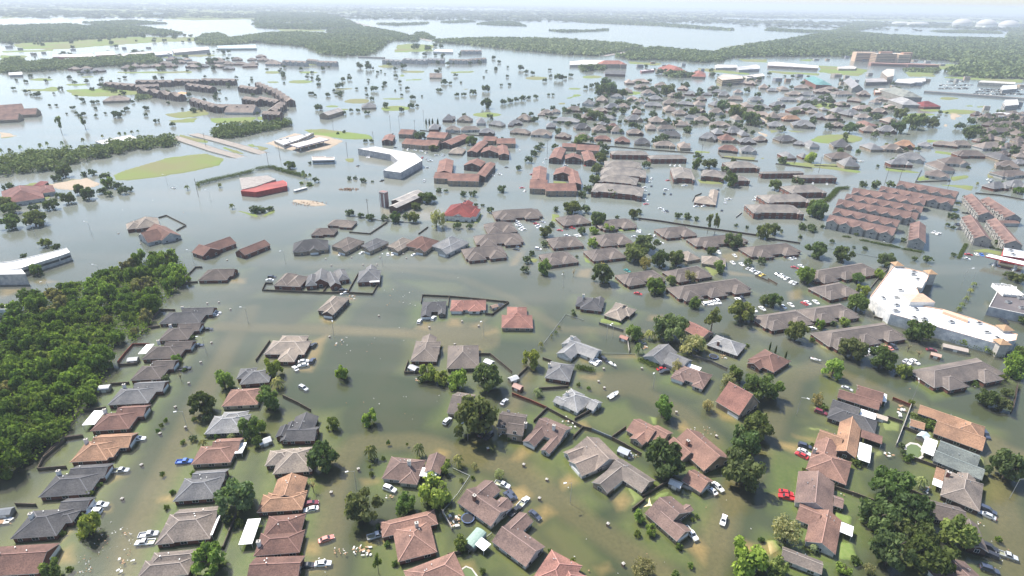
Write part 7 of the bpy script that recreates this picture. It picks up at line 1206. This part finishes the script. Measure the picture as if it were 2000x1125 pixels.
    def bits(x0, y0, x1, y1, n, s=.35):
        for i in range(n):
            p = g((A.uniform(x0,x1),A.uniform(y0,y1))); r_ = A.uniform(.3,1)*s; a = A.uniform(0,3); k = A.uniform(.25,.8); m_ = A.random() < .5; c, d = math.cos(a), math.sin(a); b.prism([(p.x+(u*c-v*d)*r_,p.y+(u*d+v*c)*r_) for u,v in ((-1,-k),(1,-k),(1,k),(-1,k))],-.05,.08+A.random()*.1,0 if m_ else 1,0 if m_ else 1)
    T(0,845); bits(600,960,720,1100,34,.2); bits(750,780,1050,1000,34,.2); bits(920,960,1050,1090,9,.45); bits(940,740,1060,820,10,.3); bits(0,660,90,710,10,.9); bits(660,700,900,900,14,.25); bits(1100,840,1160,880,6,.4)
    T(500,845); bits(610,900,720,950,18); bits(760,880,910,960,22,.55); bits(480,940,560,1110,10); bits(1500,640,1590,740,22,.7); bits(1000,480,1080,520,8)
    T(1000,620); bits(1380,850,1600,920,20,.25); bits(380,760,500,860,14,.5); bits(1620,280,1680,320,8,.6); bits(1020,200,1060,250,10,.8)
    T(500,620); bits(560,60,1250,330,18,.25); bits(620,170,700,220,8,.6); bits(1250,470,1340,500,10,.7); bits(700,540,1450,920,12,.25); bits(1900,880,1980,930,8,.6)
    T(1500,845); bits(1590,700,1700,760,14,.3); bits(1150,560,1250,610,16,.7); bits(1680,850,1900,1080,12,.25); bits(560,450,720,500,6,.3); bits(900,150,980,190,10,.6); bits(1210,420,1260,470,10,.6)
    T(500,400); bits(300,80,1950,600,18,.25); bits(1000,650,1250,800,20,.35); bits(700,690,780,740,14,.6)
    T(0,200); bits(900,750,1950,1100,10,.3)
    T(1000,845); bits(300,400,1900,1100,14,.22); bits(900,150,1000,200,12,.6)
    T(1500,620); bits(1020,680,1090,780,12,.9); bits(1080,420,1800,560,10,.3)
    o = link('floating_litter', b.mesh('floating_litter',[M_OBJ,M_WOOD]), color=(.50,.49,.46)); struct(o,'stuff','white and tan scraps of litter drifting on the floodwater')
    # the far dealership rows of parked cars: too many and too small to part
    b = MB(); T(1500,0)
    for x0, x1, y, n in ((1330,1560,690,26),(1340,1600,665,24),(1400,1540,635,14),(1600,1990,735,40),(1620,1960,715,34),(1650,1990,698,28)):
        for i in range(n):
            p = g((x0+(x1-x0)*(i+A.uniform(.2,.8))/n,y+A.uniform(-3,3))); k = A.choice([0,0,1,2]); b.box(p.x-1.3,p.y-2.3,0,p.x+1.3,p.y+2.3,.9,k); b.box(p.x-1.1,p.y-1.2,.9,p.x+1.1,p.y+1,1.5,2)
    struct(link('parked_vehicles', b.mesh('parked_vehicles',[M_WH,M_STEEL,M_DK])),'stuff','dense rows of tiny parked cars at far dealerships')
# ------------------------------------------------------------------ labels
def write_labels():
    lms = [t for t in THINGS if t['lm'] and t['l']]
    todo = [t for t in THINGS if not t['l']]; used = {}; taken = set(t['l'] for t in THINGS if t['l'])
    for t in todo:
        c = []
        for m_ in lms:
            dx, dy = t['p'][0]-m_['p'][0], (t['p'][1]-m_['p'][1])*1.4; c.append((math.hypot(dx,dy),dx,dy,m_))
        c.sort(key=lambda q: q[0]); t['c'] = c[:14]; t['k'] = c[0][0] if c else 0
    pairs = sorted(((q[0],i,j) for i,t in enumerate(todo) for j,q in enumerate(t['c'])), key=lambda q: q[0])
    for rank in range(6):
        for d, i, j in pairs:
            t = todo[i]
            if t['l'] or j > 3+rank*2: continue
            _, dx, dy, m_ = t['c'][j]; rel = ('left of' if dx < 0 else 'right of') if abs(dx) > abs(dy) else ('behind' if dy < 0 else 'in front of'); key = (t['d'],rel,m_['l'])
            if used.get(key,0) != rank: continue
            s = f"{'' if rank == 0 else ORD[rank]+' '}{t['d']} {rel} the {m_['l']}"
            if len(s.split()) > 16 or s in taken: continue
            used[key] = rank+1; t['l'] = s; taken.add(s)
    for n, t in enumerate(todo):
        if not t['l']:
            m_ = t['c'][0][3]; s = f"{t['d']} among others near the {m_['l']}"; t['l'] = ' '.join(s.split()[:16]); t['o']['group'] = t['d']+' near '+' '.join(m_['l'].split()[:6])
        t['o']['label'] = t['l']
        if 'group' not in t['o']: t['o']['group'] = {'tree':'trees around the flooded houses','palm':'palms around the flooded houses','shrub':'shrubs in flooded yards','car':'cars in the flood','SUV':'cars in the flood','pickup':'cars in the flood','fence':'yard fences','hedge':'clipped hedges','street lamp':'street lamps','utility pole':'utility poles','mailbox':'kerbside brick mailboxes'}.get(t['c_'] if 'c_' in t else t['o']['category'], t['d']+'s')
def haze():
    M = bpy.data.materials.new('haze_air'); M.use_nodes = True; N = M.node_tree.nodes; N.clear(); out = N.new('ShaderNodeOutputMaterial'); v = N.new('ShaderNodeVolumePrincipled'); v.inputs['Color'].default_value = (.74,.81,.89,1); v.inputs['Density'].default_value = HAZE; v.inputs['Anisotropy'].default_value = .1; M.node_tree.links.new(v.outputs[0], out.inputs['Volume'])
    b = MB(); b.box(-47000,-1500,-3,47000,47000,190,0,0,True); o = link('haze', b.mesh('haze',[M])); struct(o,'stuff','pale summer haze over the flooded plain')
near_houses(); apartments()
for hh in HOUSES:
    c_ = hh['root'].get('category'); amt = .62 if hh['cen'].y < 330 else .45
    if c_ == 'apartment block' and hh['cen'].y < 480: amt = .9
    if c_ in ('house','apartment block','garage') and hh['cen'].y < 520: YARDS.append((hh['cen'].x, hh['cen'].y, hh['rz'], hh['W'], hh['D'], 9.0 if c_ == 'house' else 5.0, amt))
build_ground(); buildings(); far_houses(); fences()
tree_data(); infill_trees(); make_trees(); place_trees(); woods(); forests()
car_data(); car_meshes(); place_cars(); small_things(); write_labels()
if HAZE > 0: haze()
